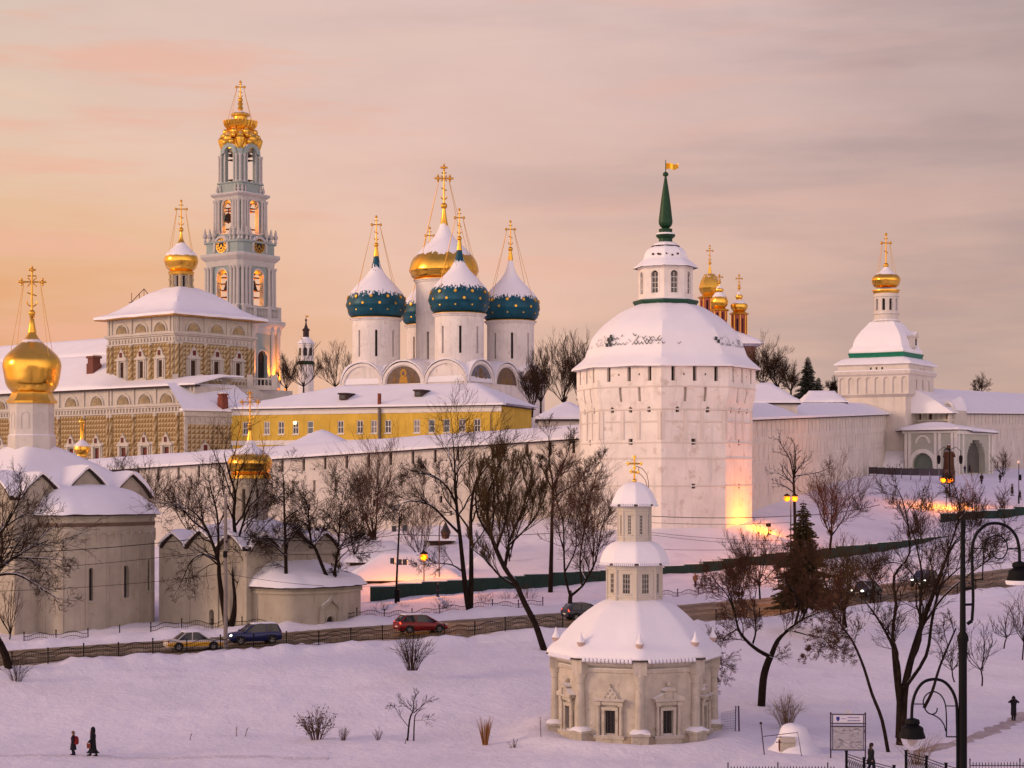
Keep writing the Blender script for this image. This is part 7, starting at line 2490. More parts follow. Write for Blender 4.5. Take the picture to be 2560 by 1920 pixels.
# ------------------------------------------------------------------ spruces
def spruce(label, px, d, py_base, py_top, wpx, seed, m, gap=.0):
 loc = W(px, py_base, d)
 h = ZY(py_top, d) - loc.z
 rmax = wpx / F * d / 2
 rnd = random.Random(seed)
 t = thing('spruce_tree', label, 'tree', loc, 0, 'spruces')
 mb = MB()
 mb.tube([(0, 0, -.5), (0, 0, h * .5), (0, 0, h)], [rmax * .07, rmax * .05, .02], 7)
 part('trunk', mb, BARK, t)
 mb = MB()
 n = int(h / .20)
 for i in range(n):
  f = i / n
  z = h * (.06 + .93 * f)
  R = rmax * (1 - f) ** .8 * rnd.uniform(.7, 1.2) + .12
  nb = max(4, int(9 * (1 - f) + 4))
  for k in range(nb):
   a = 2 * PI * (k + rnd.random()) / nb
   l = R * rnd.uniform(.65, 1.1)
   c, s_ = math.cos(a), math.sin(a)
   pts = [(0, 0, z), (c * l * .5, s_ * l * .5, z - l * .10), (c * l, s_ * l, z - l * .22 + .06)]
   mb.tube(pts, [.035, .025, .01], 3, cap=False)
   ns = int(7 + l * 9)
   for q in range(ns):
    g = .15 + .85 * (q + rnd.random()) / ns
    x, y, zz = c * l * g, s_ * l * g, z - l * (.2 * g + .04 * g)
    sd = 1 if q % 2 else -1
    ln = (.16 + l * .26 * (1.15 - g)) * rnd.uniform(.7, 1.2)
    ta = a + sd * rnd.uniform(.5, 1.15)
    ex, ey, ez = x + math.cos(ta) * ln, y + math.sin(ta) * ln, zz - ln * rnd.uniform(.15, .7)
    w_ = ln * .24
    mb.face([(x, y, zz), ((x + ex) / 2 + c * w_, (y + ey) / 2 + s_ * w_, (zz + ez) / 2 + .03), (ex, ey, ez), ((x + ex) / 2 - c * w_, (y + ey) / 2 - s_ * w_, (zz + ez) / 2 - w_ * 1.2)])
 part('crown', mb, m, t, False)
spruce('dark pointed spruce rising behind the right wall against the sky', 2020, 370, 1005, 890, 75, 1, NEEDLE)
spruce('lower dark spruce clump right beside the pointed spruce behind the wall', 2046, 368, 1005, 942, 50, 2, NEEDLE)
spruce('brownish dense spruce by the road under the pair of lit lamps', 2008, 160, 1520, 1250, 165, 3, NEEDLB)

# ------------------------------------------------------------------ bushes
def bush(label, px, d, hpx, wpx, seed, m=TWIG, stems=26, name='bush', py=None, tip=.35, r=.016, sub=4, straight=.12, snow=0, leaf=0.0):
 loc = G(px, d) if py is None else W(px, py, d)
 h, wd = hpx / F * d, wpx / F * d / 2
 rnd = random.Random(seed)
 t = thing(name, label, 'bush', loc, 0, 'bare bushes in the snow')
 mb = MB()
 lf = MB()
 for i in range(stems):
  a = rnd.uniform(0, 2 * PI)
  q = rnd.random() ** .6
  o = Vector((math.cos(a) * wd * .22 * q, math.sin(a) * wd * .22 * q, -.12))
  e = Vector((math.cos(a) * wd * q, math.sin(a) * wd * q, h * rnd.uniform(.62, 1.0) * (1 - tip * q * q)))
  k = 5
  pts = [o + (e - o) * (j / k) + Vector((0, 0, h * .10 * math.sin(PI * j / k))) + rvec(rnd) * straight * .35 * (j > 0) * wd * .35 for j in range(k + 1)]
  mb.tube(pts, [r * (1 - .7 * j / k) for j in range(k + 1)], 3, cap=False)
  for b in range(sub):
   j = rnd.randint(1, k - 1)
   d_ = ((pts[j + 1] - pts[j]).normalized() + rvec(rnd) * .75).normalized()
   pp = polyline(rnd, pts[j], d_, h * rnd.uniform(.18, .4), 3, .25, .06)
   mb.tube(pp, [r * .55, r * .45, r * .35, r * .25], 3, cap=False)
   if leaf:
    for c in pp[1:]:
     if rnd.random() < leaf:
      u, v = rvec(rnd) * .06, rvec(rnd) * .06
      lf.face([c - u, c + v, c + u, c - v])
 part('stems', mb, m, t, ang=80)
 if lf.f:
  part('leaves_and_seed_heads', lf, LEAF, t, False)  # on bushes these cards are dry seed heads in the leaf colour
 return t
bush('large grey twig bush on the snow slope below the red car', 1030, 137, 100, 130, 1, TWIG, 60, r=.02, py=1672, sub=5)
bush('shaggy reddish weed bush with snow on it on the lower left slope', 792, 119, 80, 105, 2, TWIGR, 42, leaf=.5, sub=6)
bush('tiny low bush just right of the shaggy reddish bush', 858, 118.5, 40, 36, 3, TWIGR, 16)
bush('thin pale weeds left of the small crooked tree', 945, 118.5, 32, 40, 4, TWIGR, 10)
bush('upright bundle of tied orange brown stalks left of the chapel', 1213, 117, 78, 50, 5, mat('orange_stalks', (0.26, 0.12, 0.04), .9), 46, tip=.05, straight=.04, r=.022, sub=0)
bush('few dark broken weeds in the snow beside the chapel corner', 1285, 115.5, 26, 40, 6, TWIGR, 9)
bush('spreading tan bush behind the snow heap right of the chapel', 1967, 124, 95, 115, 7, TWIGT, 60, r=.016, sub=5)
bush('dark fan of twigs at the left edge below the leaning tree', 42, 134.5, 75, 90, 8, TWIG, 30, tip=.5)
bush('pale yellowish brush of thin shoots behind the bottom railing', 2295, 110.5, 90, 150, 9, TWIGT, 80, tip=.15, sub=2, r=.010)
for i, (px, py, d, hh, ww) in enumerate(((950, 1548, 176, 48, 60), (1010, 1545, 178, 40, 50), (1105, 1535, 178, 48, 70), (1210, 1530, 181, 62, 60), (1270, 1520, 183, 50, 60), (1320, 1512, 184, 60, 70), (1540, 1500, 182, 40, 50),
  (1760, 1480, 190, 60, 70), (1830, 1470, 192, 55, 60), (2330, 1400, 205, 60, 80), (2420, 1400, 210, 60, 80))):
 bush(['low grey brush poking from the snow beyond the road left of the red car top', 'small brush beyond the road above the red car', 'snowy seed headed brush beyond the road near the double stemmed tree', 'reddish twig bush right of the double stemmed trunk', 'scrubby bush under the leaning tree beyond the road',
   'dark scrub bush near the tall straight tree foot', 'low brush beyond the road behind the chapel roof', 'brown brush along the snow bank right of the chapel lantern', 'brown brush beside the spruce by the green fence', 'grey brush on the roadside near the oncoming cars', 'grey brush right of the oncoming cars'][i],
   px, d, hh, ww, 20 + i, TWIGR if i % 2 else TWIG, 22, py=py, leaf=.4 if i == 2 else 0)
def stick(label, px, d, hpx, lean=0):
 loc = G(px, d)
 t = thing('dead_stalk', label, 'plant', loc)
 mb = MB()
 h = hpx / F * d
 mb.tube([(0, 0, -.2), (lean * .5, 0, h * .5), (lean, 0, h)], [.025, .022, .015], 5)
 for q in (.6, .75, .9):
  mb.tube([(lean * q, 0, h * q), (lean * q + .08, .02, h * q + .14)], .01, 3)
 part('stem', mb, TWIGR, t)
stick('single dark dead stalk in the snow left of the chapel corner', 1353, 117, 50, -.08)
image_tree('small crooked bare tree with two thin trunks on the lower slope', (1020, 118.5), [
 ([(1018, 1830), (1024, 1800), (1033, 1778)], .06, .045, 0, {'foot': 1, 't0': .8, 'num': 2}), ([(1034, 1825), (1036, 1800), (1040, 1785)], .05, .03, .2, {'foot': 1, 't0': .6, 'num': 2}),
 ([(1033, 1780), (1015, 1765), (995, 1750)], .035, .012, -.3, {'t0': .15, 'num': 5}), ([(1033, 1780), (1035, 1750), (1040, 1735)], .035, .012, .3, {'t0': .1, 'num': 6}),
 ([(1034, 1782), (1055, 1765), (1078, 1745)], .035, .012, .2, {'t0': .15, 'num': 5}), ([(1036, 1800), (1060, 1800), (1080, 1798)], .025, .01, -.2, {'t0': .2, 'num': 4, 'up': -.1}),
 ([(1020, 1815), (1000, 1790), (985, 1765), (975, 1765)], .025, .008, -.2, {'t0': .2, 'num': 4})], 31, wob=.25, den=.9, lens=(.5, .5, .5), maxl=3, minr=.009, twm=TWIG)

# ------------------------------------------------------------------ iron railings along the road
def railing(label, pxs, off, row, group, sink=0.0, gaps=()):
 """arched iron railing: one thing, panels and posts as its parts"""
 p = pxs[0]
 def at(px):
  d = (near_d if row == 0 else far_d)(px) + off
  return G(px, d)
 pts = []
 x = at(pxs[0])
 pts.append((pxs[0], x))
 px = pxs[0]
 while px < pxs[1]:
  q = px
  while (at(q).xy - pts[-1][1].xy).length < 2.6:
   q += 1
  px = q
  pts.append((px, at(px)))
 t = thing('iron_railing', label, 'railing', pts[0][1], 0, group)
 o = pts[0][1]
 mb = MB()
 Lp = 2.6
 def prof(u):      # flat ends, arched middle
  f = u / Lp
  return .82 + .22 * math.sin(PI * min(1, max(0, (f - .18) / .64))) ** 1.0 if .18 < f < .82 else .82
 n = 18
 mb.tube([(Lp * i / n, 0, prof(Lp * i / n)) for i in range(n + 1)], .026, 4)
 mb.tube([(.05, 0, .18), (Lp - .05, 0, .18)], .022, 4)
 mb.tube([(Lp * (.2 + .6 * i / 10), 0, .50 + .18 * math.sin(PI * i / 10)) for i in range(11)], .02, 4)
 mb.tube([(.05, 0, .5), (Lp * .2, 0, .5)], .02, 4); mb.tube([(Lp * .8, 0, .5), (Lp - .05, 0, .5)], .02, 4)
 for i in range(1, 16):
  u = Lp * i / 16
  f = u / Lp
  if .2 < f < .8:
   mb.tube([(u, 0, .50 + .18 * math.sin(PI * (f - .2) / .6)), (u, 0, prof(u))], .015, 3)
   if i % 3 == 0:
    mb.tube([(u, 0, .18), (u, 0, .5)], .013, 3)
  else:
   mb.tube([(u, 0, .18), (u, 0, prof(u))], .016, 3)
 me = mesh('panel', mb, IRON, True)
 mp = MB()
 mp.tube([(0, 0, -.6), (0, 0, 1.12)], .045, 6); mp.sphere((0, 0, 1.16), .07, 6)
 mpe = mesh('post', mp, IRON, True)
 for i, (px, q) in enumerate(pts):
  po = bpy.data.objects.new('post', mpe); link(po, t)
  po.location = q - o + Vector((0, 0, -sink))
  if i < len(pts) - 1:
   r = pts[i + 1][1]
   if any(a < px < b for a, b in gaps):
    continue
   pa = bpy.data.objects.new('panel', me); link(pa, t)
   d = r - q
   pa.location = q - o + Vector((0, 0, -sink))
   pa.rotation_euler = (0, -math.atan2(d.z, d.xy.length), math.atan2(d.y, d.x))
   pa.scale = (d.xy.length / Lp, 1, 1)
railing('black arched iron railing along the near edge of the road, left of the chapel', (30, 1400), -.7, 0, 'roadside railings', .1)
railing('black iron railing along the near edge of the road, right of the chapel', (1790, 2420), -.7, 0, 'roadside railings', .15)
railing('half buried iron railing on the snow bank beyond the road', (60, 1330), 2.6, 1, 'roadside railings', .35, ((180, 300), (560, 600)))
railing('half buried iron railing beyond the road right of the chapel', (1640, 2050), 2.6, 1, 'roadside railings', .3)

# ------------------------------------------------------------------ green sheet fence
def sheet_fence(label, pts, h, seed):
 P = [W(px, py, d) for px, py, d in pts]
 t = thing('sheet_fence', label, 'fence', P[0], 0, 'dark green sheet fences')
 rnd = random.Random(seed)
 mb = MB()
 sn = MB()
 for i in range(len(P) - 1):
  a, b = P[i], P[i + 1]
  n = max(1, int((b - a).length / 2.4))
  for k in range(n):
   p, q = a.lerp(b, k / n), a.lerp(b, (k + 1) / n)
   z = (p.z + q.z) / 2 + rnd.uniform(-.06, .06)
   d = (q - p).xy.normalized()
   nx, ny = -d.y, d.x
   m = 9
   prev = None
   for j in range(m + 1):
    c = p.lerp(q, j / m)
    w_ = .04 if j % 2 else 0
    A = (c.x + nx * w_, c.y + ny * w_, z - 1.2); B = (c.x + nx * w_, c.y + ny * w_, z + h)
    ids = (mb.pt(A), mb.pt(B))
    if prev:
     mb.idx((prev[0], ids[0], ids[1], prev[1]))
    prev = ids
   e = .05
   sn.box(((p.x + q.x) / 2, (p.y + q.y) / 2 + .05, z + h + .04), ((q - p).xy.length, .16, .10), rz=math.atan2(d.y, d.x))
   mb.box((p.x, p.y + .1, z + h * .4), (.07, .07, h * 1.3))
 for m_ in (mb, sn):
  m_.v = [(v[0] - P[0].x, v[1] - P[0].y, v[2] - P[0].z) for v in m_.v]
 part('sheeting', mb, GFENCE, t, False)
 part('snow_edge', sn, SNOW, t, False)
sheet_fence('long dark green sheet fence stepping up the slope behind the chapel', [(926, 1500, 185), (1180, 1478, 189), (1500, 1455, 194), (1660, 1448, 198), (1900, 1416, 205), (2160, 1388, 216), (2372, 1364, 229)], 1.25, 1)
sheet_fence('short dark sheet fence higher on the right slope by the upper lane', [(2352, 1316, 244), (2450, 1306, 247), (2620, 1290, 252)], 1.5, 2)
def plank_fence():
 P = [W(2172, 1184, 322), W(2230, 1187, 316), (W(2300, 1189, 312)), W(2372, 1190, 310)]
 t = thing('metal_fence', 'grey metal panel fence on the bank before the gate porch', 'fence', P[0])
 mb = MB()
 for i in range(3):
  a, b = P[i] - P[0], P[i + 1] - P[0]
  n = 3
  for k in range(n):
   p, q = a.lerp(b, k / n), a.lerp(b, (k + 1) / n)
   fn, ln = face_fn(p.xy, q.xy)
   z = (p.z + q.z) / 2
   mb.slab([(.06, z), (ln - .06, z), (ln - .06, z + 1.15), (.06, z + 1.15)], fn, 0, .04)
   mb.slab([(0, z - .8), (.08, z - .8), (.08, z + 1.35), (0, z + 1.35)], fn, -.03, .07)
 part('panels', mb, mat('grey_violet_metal', (0.09, 0.075, 0.09), .5, .3), t, False)
plank_fence()

# ------------------------------------------------------------------ snow roofed market pavilions round the glowing lamp
def pavilion(label, px, d, py_eave, py_top, wpx, depth, rz, wall=None, h=2.6):
 c = W(px, py_eave, d)
 t = thing('pavilion', label, 'pavilion', (c.x, c.y, c.z - h), rad(rz), 'snow roofed pavilions')
 a, b = wpx / F * d / 2, depth / 2
 top = (py_eave - py_top) / F * d
 mb = MB()
 mb.box((0, 0, h / 2 - .6), (2 * a - .8, 2 * b - .8, h + 1.2))
 part('wall', mb, wall or WOOD, t, False)
 mb = MB(); mb.box((0, 0, h + .02), (2 * a, 2 * b, .12))
 part('eave', mb, FASCIA, t, False)
 mb = MB()
 mb.hfield(-a - .1, a + .1, -b - .1, b + .1, lambda x, y: h + .08 + top * max(0, min((a - abs(x)) / a * 1.6, (b - abs(y)) / b, 1)), 22, 16, .38, jit=.1)
 part('roof_snow', mb, SNOW, t, ang=60)
pavilion('wide snow covered pavilion roof lit orange beside the glowing lamp', 1010, 200, 1448, 1392, 270, 9, 6)
pavilion('snow covered pavilion roof left of the glowing lamp', 955, 212, 1405, 1362, 150, 7, -8)
pavilion('dark walled snowy pavilion right of the glowing lamp', 1120, 214, 1416, 1388, 110, 7, 10)
pavilion('small snow roofed hut before the long wall behind the pavilions', 1100, 221, 1352, 1326, 70, 5, 5)
pavilion('snow covered low shed by the green fence behind the double stemmed tree', 1215, 205, 1432, 1400, 110, 6, 6)

# ------------------------------------------------------------------ lamps
def halo_lamp(label, px, py, d, py_base, n=1, power=600, group='lit sodium street lamps', arm=.42, r=.24):
 h = (py_base - py) / F * d
 loc = W(px, py_base, d)
 t = thing('street_lamp', label, 'street lamp', loc, 0, group)
 mb = MB()
 mb.lathe([(.11, -.5), (.11, .8), (.06, 1.0), (.05, h - .3)], 8)
 if n > 1:
  mb.tube([(-arm, 0, h - .3), (-arm * .5, 0, h - .12), (arm * .5, 0, h - .12), (arm, 0, h - .3)], .035, 5)
 part('pole', mb, IRON, t)
 for i in range(n):
  x = 0 if n == 1 else (-arm if i == 0 else arm)
  mb = MB(); mb.sphere((0, 0, 0), r, 10)
  o = part('globe', mb, LAMPG, t); o.location = (x, -.08, h)
  mb = MB(); mb.lathe([(r * 1.1, r * .7), (r * .9, r * 1.05), (.05, r * 1.5)], 10)
  o2 = part('hood', mb, IRON, t); o2.location = (x, -.08, h)
  lamp(o, (0, -r - .1, -.15), power * .7, col=(1.0, .27, .0), r=r)
halo_lamp('glowing street lamp among the snowy pavilions behind the green fence', 1060, 1392, 191.5, 1500, 1, 5200, r=.40)
halo_lamp('pair of glowing lamps on one pole right of the big tower', 1977, 1246, 200, 1380, 2, 1900, r=.34)
halo_lamp('pair of glowing lamps on one pole before the gate porch', 2366, 1200, 262, 1290, 2, 3400, arm=.5, r=.40)
def gate_lantern():
 loc = W(2374, 1245, 275)
 t = thing('lantern_post', 'dark lantern post with two hanging black lanterns before the gate porch', 'street lamp', loc)
 mb = MB()
 z = lambda py: (1245 - py) / F * 275
 x = lambda px: (px - 2374) / F * 275
 mb.tube([(0, 0, -.6), (0, 0, z(1120))], .09, 6)
 mb.tube([(0, 0, z(1125)), (x(2360), 0, z(1117)), (x(2347), 0, z(1128)), (x(2347), 0, z(1138))], .05, 5)
 mb.tube([(0, 0, z(1125)), (x(2390), 0, z(1117)), (x(2402), 0, z(1128)), (x(2402), 0, z(1138))], .05, 5)
 part('pole', mb, IRON, t)
 for px in (2347, 2402):
  mb = MB(); mb.lathe([(.12, 0), (.25, -.1), (.30, -.5), (.22, -1.15), (.1, -1.3)], 8, (x(px), 0, z(1138)))
  part('lantern', mb, IRON, t)
gate_lantern()
def statue():
 loc = W(2372, 1195, 305)
 t = thing('statue', 'dark brown robed statue on a pedestal in front of the gate porch', 'statue', loc)
 M = mat('brown_bronze', (0.085, 0.035, 0.018), .55, .4, var=.3, snow=.8)
 mb = MB()
 mb.box((0, 0, .2), (1.7, 1.6, 2.0)); mb.box((0, 0, 1.3), (1.5, 1.4, .3))
 part('pedestal', mb, mat('brown_granite', (0.13, 0.06, 0.045), .6), t, False)
 mb = MB()
 mb.lathe([(.95, 1.4), (.85, 2.2), (.80, 3.0), (.72, 3.9), (.66, 4.3), (.30, 4.55), (.22, 4.7), (.30, 4.85), (.34, 5.1), (.26, 5.35), (.05, 5.45)], 16)
 mb.tube([(-.6, -.1, 4.1), (-.85, -.25, 3.4), (-.5, -.6, 3.1)], [.24, .2, .13], 8)
 mb.tube([(.6, -.1, 4.1), (.85, -.3, 3.5), (.6, -.7, 3.7)], [.24, .2, .13], 8)
 part('figure', mb, M, t)
statue()
def globe_lamp():
 loc = W(2547, 1252, 262)
 t = thing('street_lamp', 'unlit white globe street lamp at the right edge beside walkers', 'street lamp', loc)
 h = (1252 - 1158) / F * 262
 mb = MB(); mb.lathe([(.12, -.4), (.12, .7), (.06, .9), (.05, h)], 8); mb.box((.2, 0, h * .62), (.35, .05, .8))
 part('pole', mb, IRON, t)
 mb = MB(); mb.sphere((0, 0, h + .15), .22, 8)
 part('globe', mb, TRIM, t)
globe_lamp()
def concrete_pole():
 loc = G(564, 145.5)
 t = thing('utility_pole', 'grey concrete utility pole beside the road in front of the low church', 'pole', loc)
 h = ZY(1235, 145.5) - loc.z
 mb = MB()
 mb.tube([(0, 0, -.5), (0, 0, h)], [.17, .12], 10)
 mb.tube([(-.35, 0, h * .78), (.35, 0, h * .78)], .04, 5)
 part('pole', mb, CONC, t)
 mb = MB(); mb.box((0, -.2, h * .62), (.3, .2, .5)); mb.box((.12, -.2, h * .70), (.14, .14, .14))
 part('junction_box', mb, IRON, t, False)
concrete_pole()
def flood_pole():
 d = 181.0
 loc = G(993, d)
 t = thing('floodlight_pole', 'thin dark pole carrying two tiers of unlit floodlights by the green fence', 'pole', loc)
 z = lambda py: ZY(py, d) - loc.z
 mb = MB()
 mb.tube([(-.15, 0, -.5), (0, 0, z(1420)), (.25, 0, z(1292))], [.13, .10, .08], 7)
 mb.box((0, 0, .7), (.5, .4, 1.2))
 mb.tube([(-.4, 0, z(1410)), (.75, 0, z(1410))], .03, 4); mb.tube([(-.3, 0, z(1325)), (.7, 0, z(1325))], .03, 4)
 part('pole', mb, IRON, t)
 for x, py in ((-.45, 1402), (.25, 1405), (.75, 1405), (-.3, 1322), (.75, 1320)):
  mb = MB(); mb.box((x, -.1, z(py)), (.42, .25, .55))
  part('floodlight', mb, mat('grey_lamp_housing', (0.09, 0.09, 0.10), .5, .3), t, False)
flood_pole()
def ring_lamp():
 d = 196.0
 loc = G(1098, d)
 t = thing('street_lamp', 'unlit curved arm street lamp with wide shade right of the glowing lamp', 'street lamp', loc)
 z = lambda py: ZY(py, d) - loc.z
 x = lambda px: (px - 1098) / F * d
 mb = MB()
 mb.tube([(0, 0, -.5), (0, 0, z(1330)), (x(1100), 0, z(1310)), (x(1108), 0, z(1300)), (x(1114), 0, z(1306))], .06, 6)
 part('pole', mb, WOOD, t)
 mb = MB(); mb.lathe([(.06, z(1306)), (.30, z(1318)), (.55, z(1330)), (.35, z(1346)), (.05, z(1348))], 12, (x(1114), 0, 0))
 part('shade', mb, mat('shade_snowy', (0.03, 0.025, 0.025), .5, snow=.55), t)
ring_lamp()

def ornate_lamp():
 d = 36.0
 base = G(1280 + (2407 - 1280) * d / 60, d)     # the terrain grid is 60 m wide here
 p = W(2407, 1302, d)
 loc = Vector((p.x, d, gz(1280 + p.x * F / 60, d)))
 t = thing('ornate_lamp_post', 'tall black ornate lamp post with two scrolled arms in the foreground', 'street lamp', loc)
 X = lambda px: (px - 2407) / F * d
 Z = lambda py: ZY(py, d) - loc.z
 mb = MB()
 mb.lathe([(.16, -.6), (.16, .6), (.13, .7), (.085, .9), (.080, Z(1640)), (.095, Z(1606)), (.11, Z(1600)), (.11, Z(1590)), (.060, Z(1580)), (.043, Z(1310)), (.05, Z(1305)), (.02, Z(1298))], 14)
 part('pole', mb, IRON, t)
 def arm(pts, r=.026, nm='arm'):
  mb.tube([(X(a), 0, Z(b)) for a, b in sm(pts, 4)], r, 7)
 # right arm
 mb = MB()
 arm([(2430, 1552), (2433, 1500), (2431, 1420), (2431, 1370), (2440, 1338), (2462, 1314), (2489, 1308), (2518, 1316), (2540, 1340), (2548, 1372), (2549, 1405)], .030)
 for py in (1472, 1512):
  mb.tube([(0, 0, Z(py)), (X(2432), 0, Z(py - 1))], .026, 6)
 mb.tube([(X(2430), 0, Z(1552)), (X(2418), 0, Z(1560))], .035, 6)
 arm([(2456, 1450), (2458, 1400), (2462, 1360), (2478, 1342), (2500, 1340), (2516, 1356), (2518, 1376), (2508, 1394), (2492, 1396), (2482, 1384), (2484, 1374)], .013)
 mb.tube([(X(2431), 0, Z(1371)), (X(2460), 0, Z(1371))], .011, 5); mb.tube([(X(2518), 0, Z(1371)), (X(2549), 0, Z(1371))], .011, 5)
 mb.tube([(X(2432), 0, Z(1449)), (X(2458), 0, Z(1449))], .013, 5)
 part('scroll_arm', mb, IRON, t)
 # left arm, lower
 mb = MB()
 arm([(2394, 1925), (2394, 1860), (2393, 1800), (2391, 1757), (2380, 1726), (2360, 1704), (2334, 1698), (2308, 1706), (2290, 1730), (2281, 1762), (2279, 1800)], .030)
 for py in (1864, 1906):
  mb.tube([(0, 0, Z(py)), (X(2394), 0, Z(py))], .026, 6)
 arm([(2366, 1842), (2366, 1790), (2362, 1756), (2350, 1736), (2332, 1729), (2315, 1738), (2308, 1756), (2316, 1778), (2330, 1786), (2341, 1780), (2343, 1770)], .013)
 arm([(2330, 1786), (2348, 1796), (2360, 1812), (2364, 1828)], .012)
 mb.tube([(X(2391), 0, Z(1765)), (X(2364), 0, Z(1765))], .011, 5); mb.tube([(X(2282), 0, Z(1760)), (X(2308), 0, Z(1760))], .011, 5)
 mb.tube([(X(2394), 0, Z(1842)), (X(2366), 0, Z(1842))], .013, 5)
 part('scroll_arm', mb, IRON, t)
 for px, py in ((2549, 1403), (2281, 1795)):
  mb = MB()
  s = d / F
  mb.lathe([(.04, Z(py)), (17 * s, Z(py + 4)), (19 * s, Z(py + 12)), (16 * s, Z(py + 17)), (27 * s, Z(py + 24)), (28 * s, Z(py + 34)), (31 * s, Z(py + 42)), (33 * s, Z(py + 49)), (31 * s, Z(py + 50)), (5 * s, Z(py + 47))], 20, (X(px), 0, 0))
  lh = part('lamp_head', mb, IRON, t, ang=30)
  mb = MB()
  if px > 2400:
   mb.lathe([(33 * s, Z(py + 48)), (35 * s, Z(py + 51)), (33 * s, Z(py + 58)), (26 * s, Z(py + 60)), (24 * s, Z(py + 51))], 20, (X(px), 0, 0))
   part('snow_rim', mb, SNOW, lh)
  else:
   mb.lathe([(30 * s, Z(py + 48)), (24 * s, Z(py + 66)), (12 * s, Z(py + 78)), (2 * s, Z(py + 82))], 20, (X(px), 0, 0))
   gl = bpy.data.materials.new('frosted_lamp_glass')
   gl.use_nodes = True
   bb = gl.node_tree.nodes['Principled BSDF']
   bb.inputs['Base Color'].default_value = (.55, .47, .38, 1); bb.inputs['Roughness'].default_value = .25
   bb.inputs['Transmission Weight'].default_value = .85
   part('glass_bowl', mb, gl, lh)
ornate_lamp()

# ------------------------------------------------------------------ notice board
def board():
 d = 112.0
 loc = G(2120, d)
 t = thing('notice_board', 'framed notice board with a map and small blue shield in the snow', 'notice board', loc, rad(-3))
 s = d / F
 z = lambda py: ZY(py, d) - loc.z
 x = lambda px: (px - 2120) * s
 FR = mat('dark_plum_frame', (0.045, 0.03, 0.04), .5)
 for px in (2077, 2163):
  mb = MB(); mb.box((x(px), 0, (z(1784) - .5) / 2 - .2), (.075, .075, z(1784) + .9)); mb.sphere((x(px), 0, z(1783)), .06, 6)
  part('post', mb, FR, t, False)
 mb = MB()
 for py in (1786, 1808.5, 1816, 1875):
  mb.box((0, 0, z(py)), (2 * x(2162), .05, .06))
 mb.box((x(2081.5), 0, z(1830)), (.04, .045, z(1786) - z(1875) - .02)); mb.box((x(2158.5), 0, z(1830)), (.04, .045, z(1786) - z(1875) - .02))
 part('frame', mb, FR, t, False)
 mb = MB()
 mb.archband(lambda u, v, w: (u, w, v), 0, z(1784.5), .16, .20, -.02, .02, 12)
 for i in range(5):
  a = PI * (i + .5) / 5
  mb.tube([(0, 0, z(1784.5)), (.16 * math.cos(a), 0, z(1784.5) + .16 * math.sin(a))], .014, 4)
 part('crest', mb, CREAM, t)
 mb = MB()
 fn = lambda u, v, w: (u, w, v)
 WHT = mat('printed_white', (0.62, 0.60, 0.68), .5, var=.03)
 mb.slab([(x(2083), z(1807.5)), (x(2157), z(1807.5)), (x(2157), z(1788)), (x(2083), z(1788))], fn, .0, .02)
 # shield and two lines of lettering too small to read
 sh = [(-.10, .14), (.10, .14), (.10, -.02), (0, -.16), (-.10, -.02)]
 mb.slab([(x(2095) + a, z(1798) + b) for a, b in sh], fn, -.006, 0, 1)
 rnd = random.Random(4)
 for (x0, x1, yy, hh) in ((2104, 2113, 1797, .05), (2119, 2147, 1794, .07), (2119, 2150, 1801.5, .08)):
  u = x(x0)
  while u < x(x1):
   w_ = rnd.uniform(.03, .055)
   mb.slab([(u, z(yy) - hh / 2), (u + w_, z(yy) - hh / 2), (u + w_, z(yy) + hh / 2), (u, z(yy) + hh / 2)], fn, -.004, 0, 2)
   u += w_ + .018
 part('header_panel', mb, [WHT, mat('print_blue', (0.03, 0.03, 0.22), .5), mat('print_violet', (0.20, 0.17, 0.36), .5)], t, False)
 mb = MB()
 mb.slab([(x(2083), z(1874)), (x(2157), z(1874)), (x(2157), z(1817.5)), (x(2083), z(1817.5))], fn, .0, .02)
 for i in range(110):
  u, v = rnd.uniform(x(2087), x(2152)), rnd.uniform(z(1870), z(1822))
  a, l, w_ = rnd.uniform(-.5, .5), rnd.uniform(.03, .16), rnd.uniform(.008, .03)
  c, s_ = math.cos(a), math.sin(a)
  mb.slab([(u - c * l - s_ * -w_, v - s_ * l - c * w_), (u + c * l + s_ * w_, v + s_ * l - c * w_), (u + c * l - s_ * w_, v + s_ * l + c * w_), (u - c * l - s_ * w_, v - s_ * l + c * w_)], fn, -.003, 0, 1 + i % 2)
 part('map_panel', mb, [mat('map_grey', (0.36, 0.35, 0.38), .5, var=.12, vs=4), mat('map_lines', (0.22, 0.21, 0.25), .6), mat('map_pale', (0.50, 0.48, 0.50), .6)], t, False)
board()

# ------------------------------------------------------------------ frames, posts and heap right of the chapel
def pipe_frame():
 d = 112.5
 loc = G(1940, d)
 t = thing('pipe_frame', 'crooked thin metal rail frame leaning in front of a snow heap', 'frame', loc)
 s = d / F
 x = lambda px: (px - 1940) * s
 z = lambda py: ZY(py, d) - loc.z
 mb = MB()
 mb.tube([(x(1902), 0, z(1808)), (x(1912), 0, z(1898))], .035, 5)
 mb.tube([(x(1908), 0, z(1841)), (x(1994), 0, z(1831)), (x(2004), 0, z(1890))], .025, 5)
 mb.tube([(x(1942), .3, z(1845)), (x(1955), .3, z(1844))], .025, 5); mb.tube([(x(1942), .3, z(1857)), (x(1956), .3, z(1857))], .03, 5)
 mb.sphere((x(1902), 0, z(1808)), .09, 6)
 part('rails', mb, mat('plum_pipe', (0.05, 0.03, 0.04), .5), t)
pipe_frame()
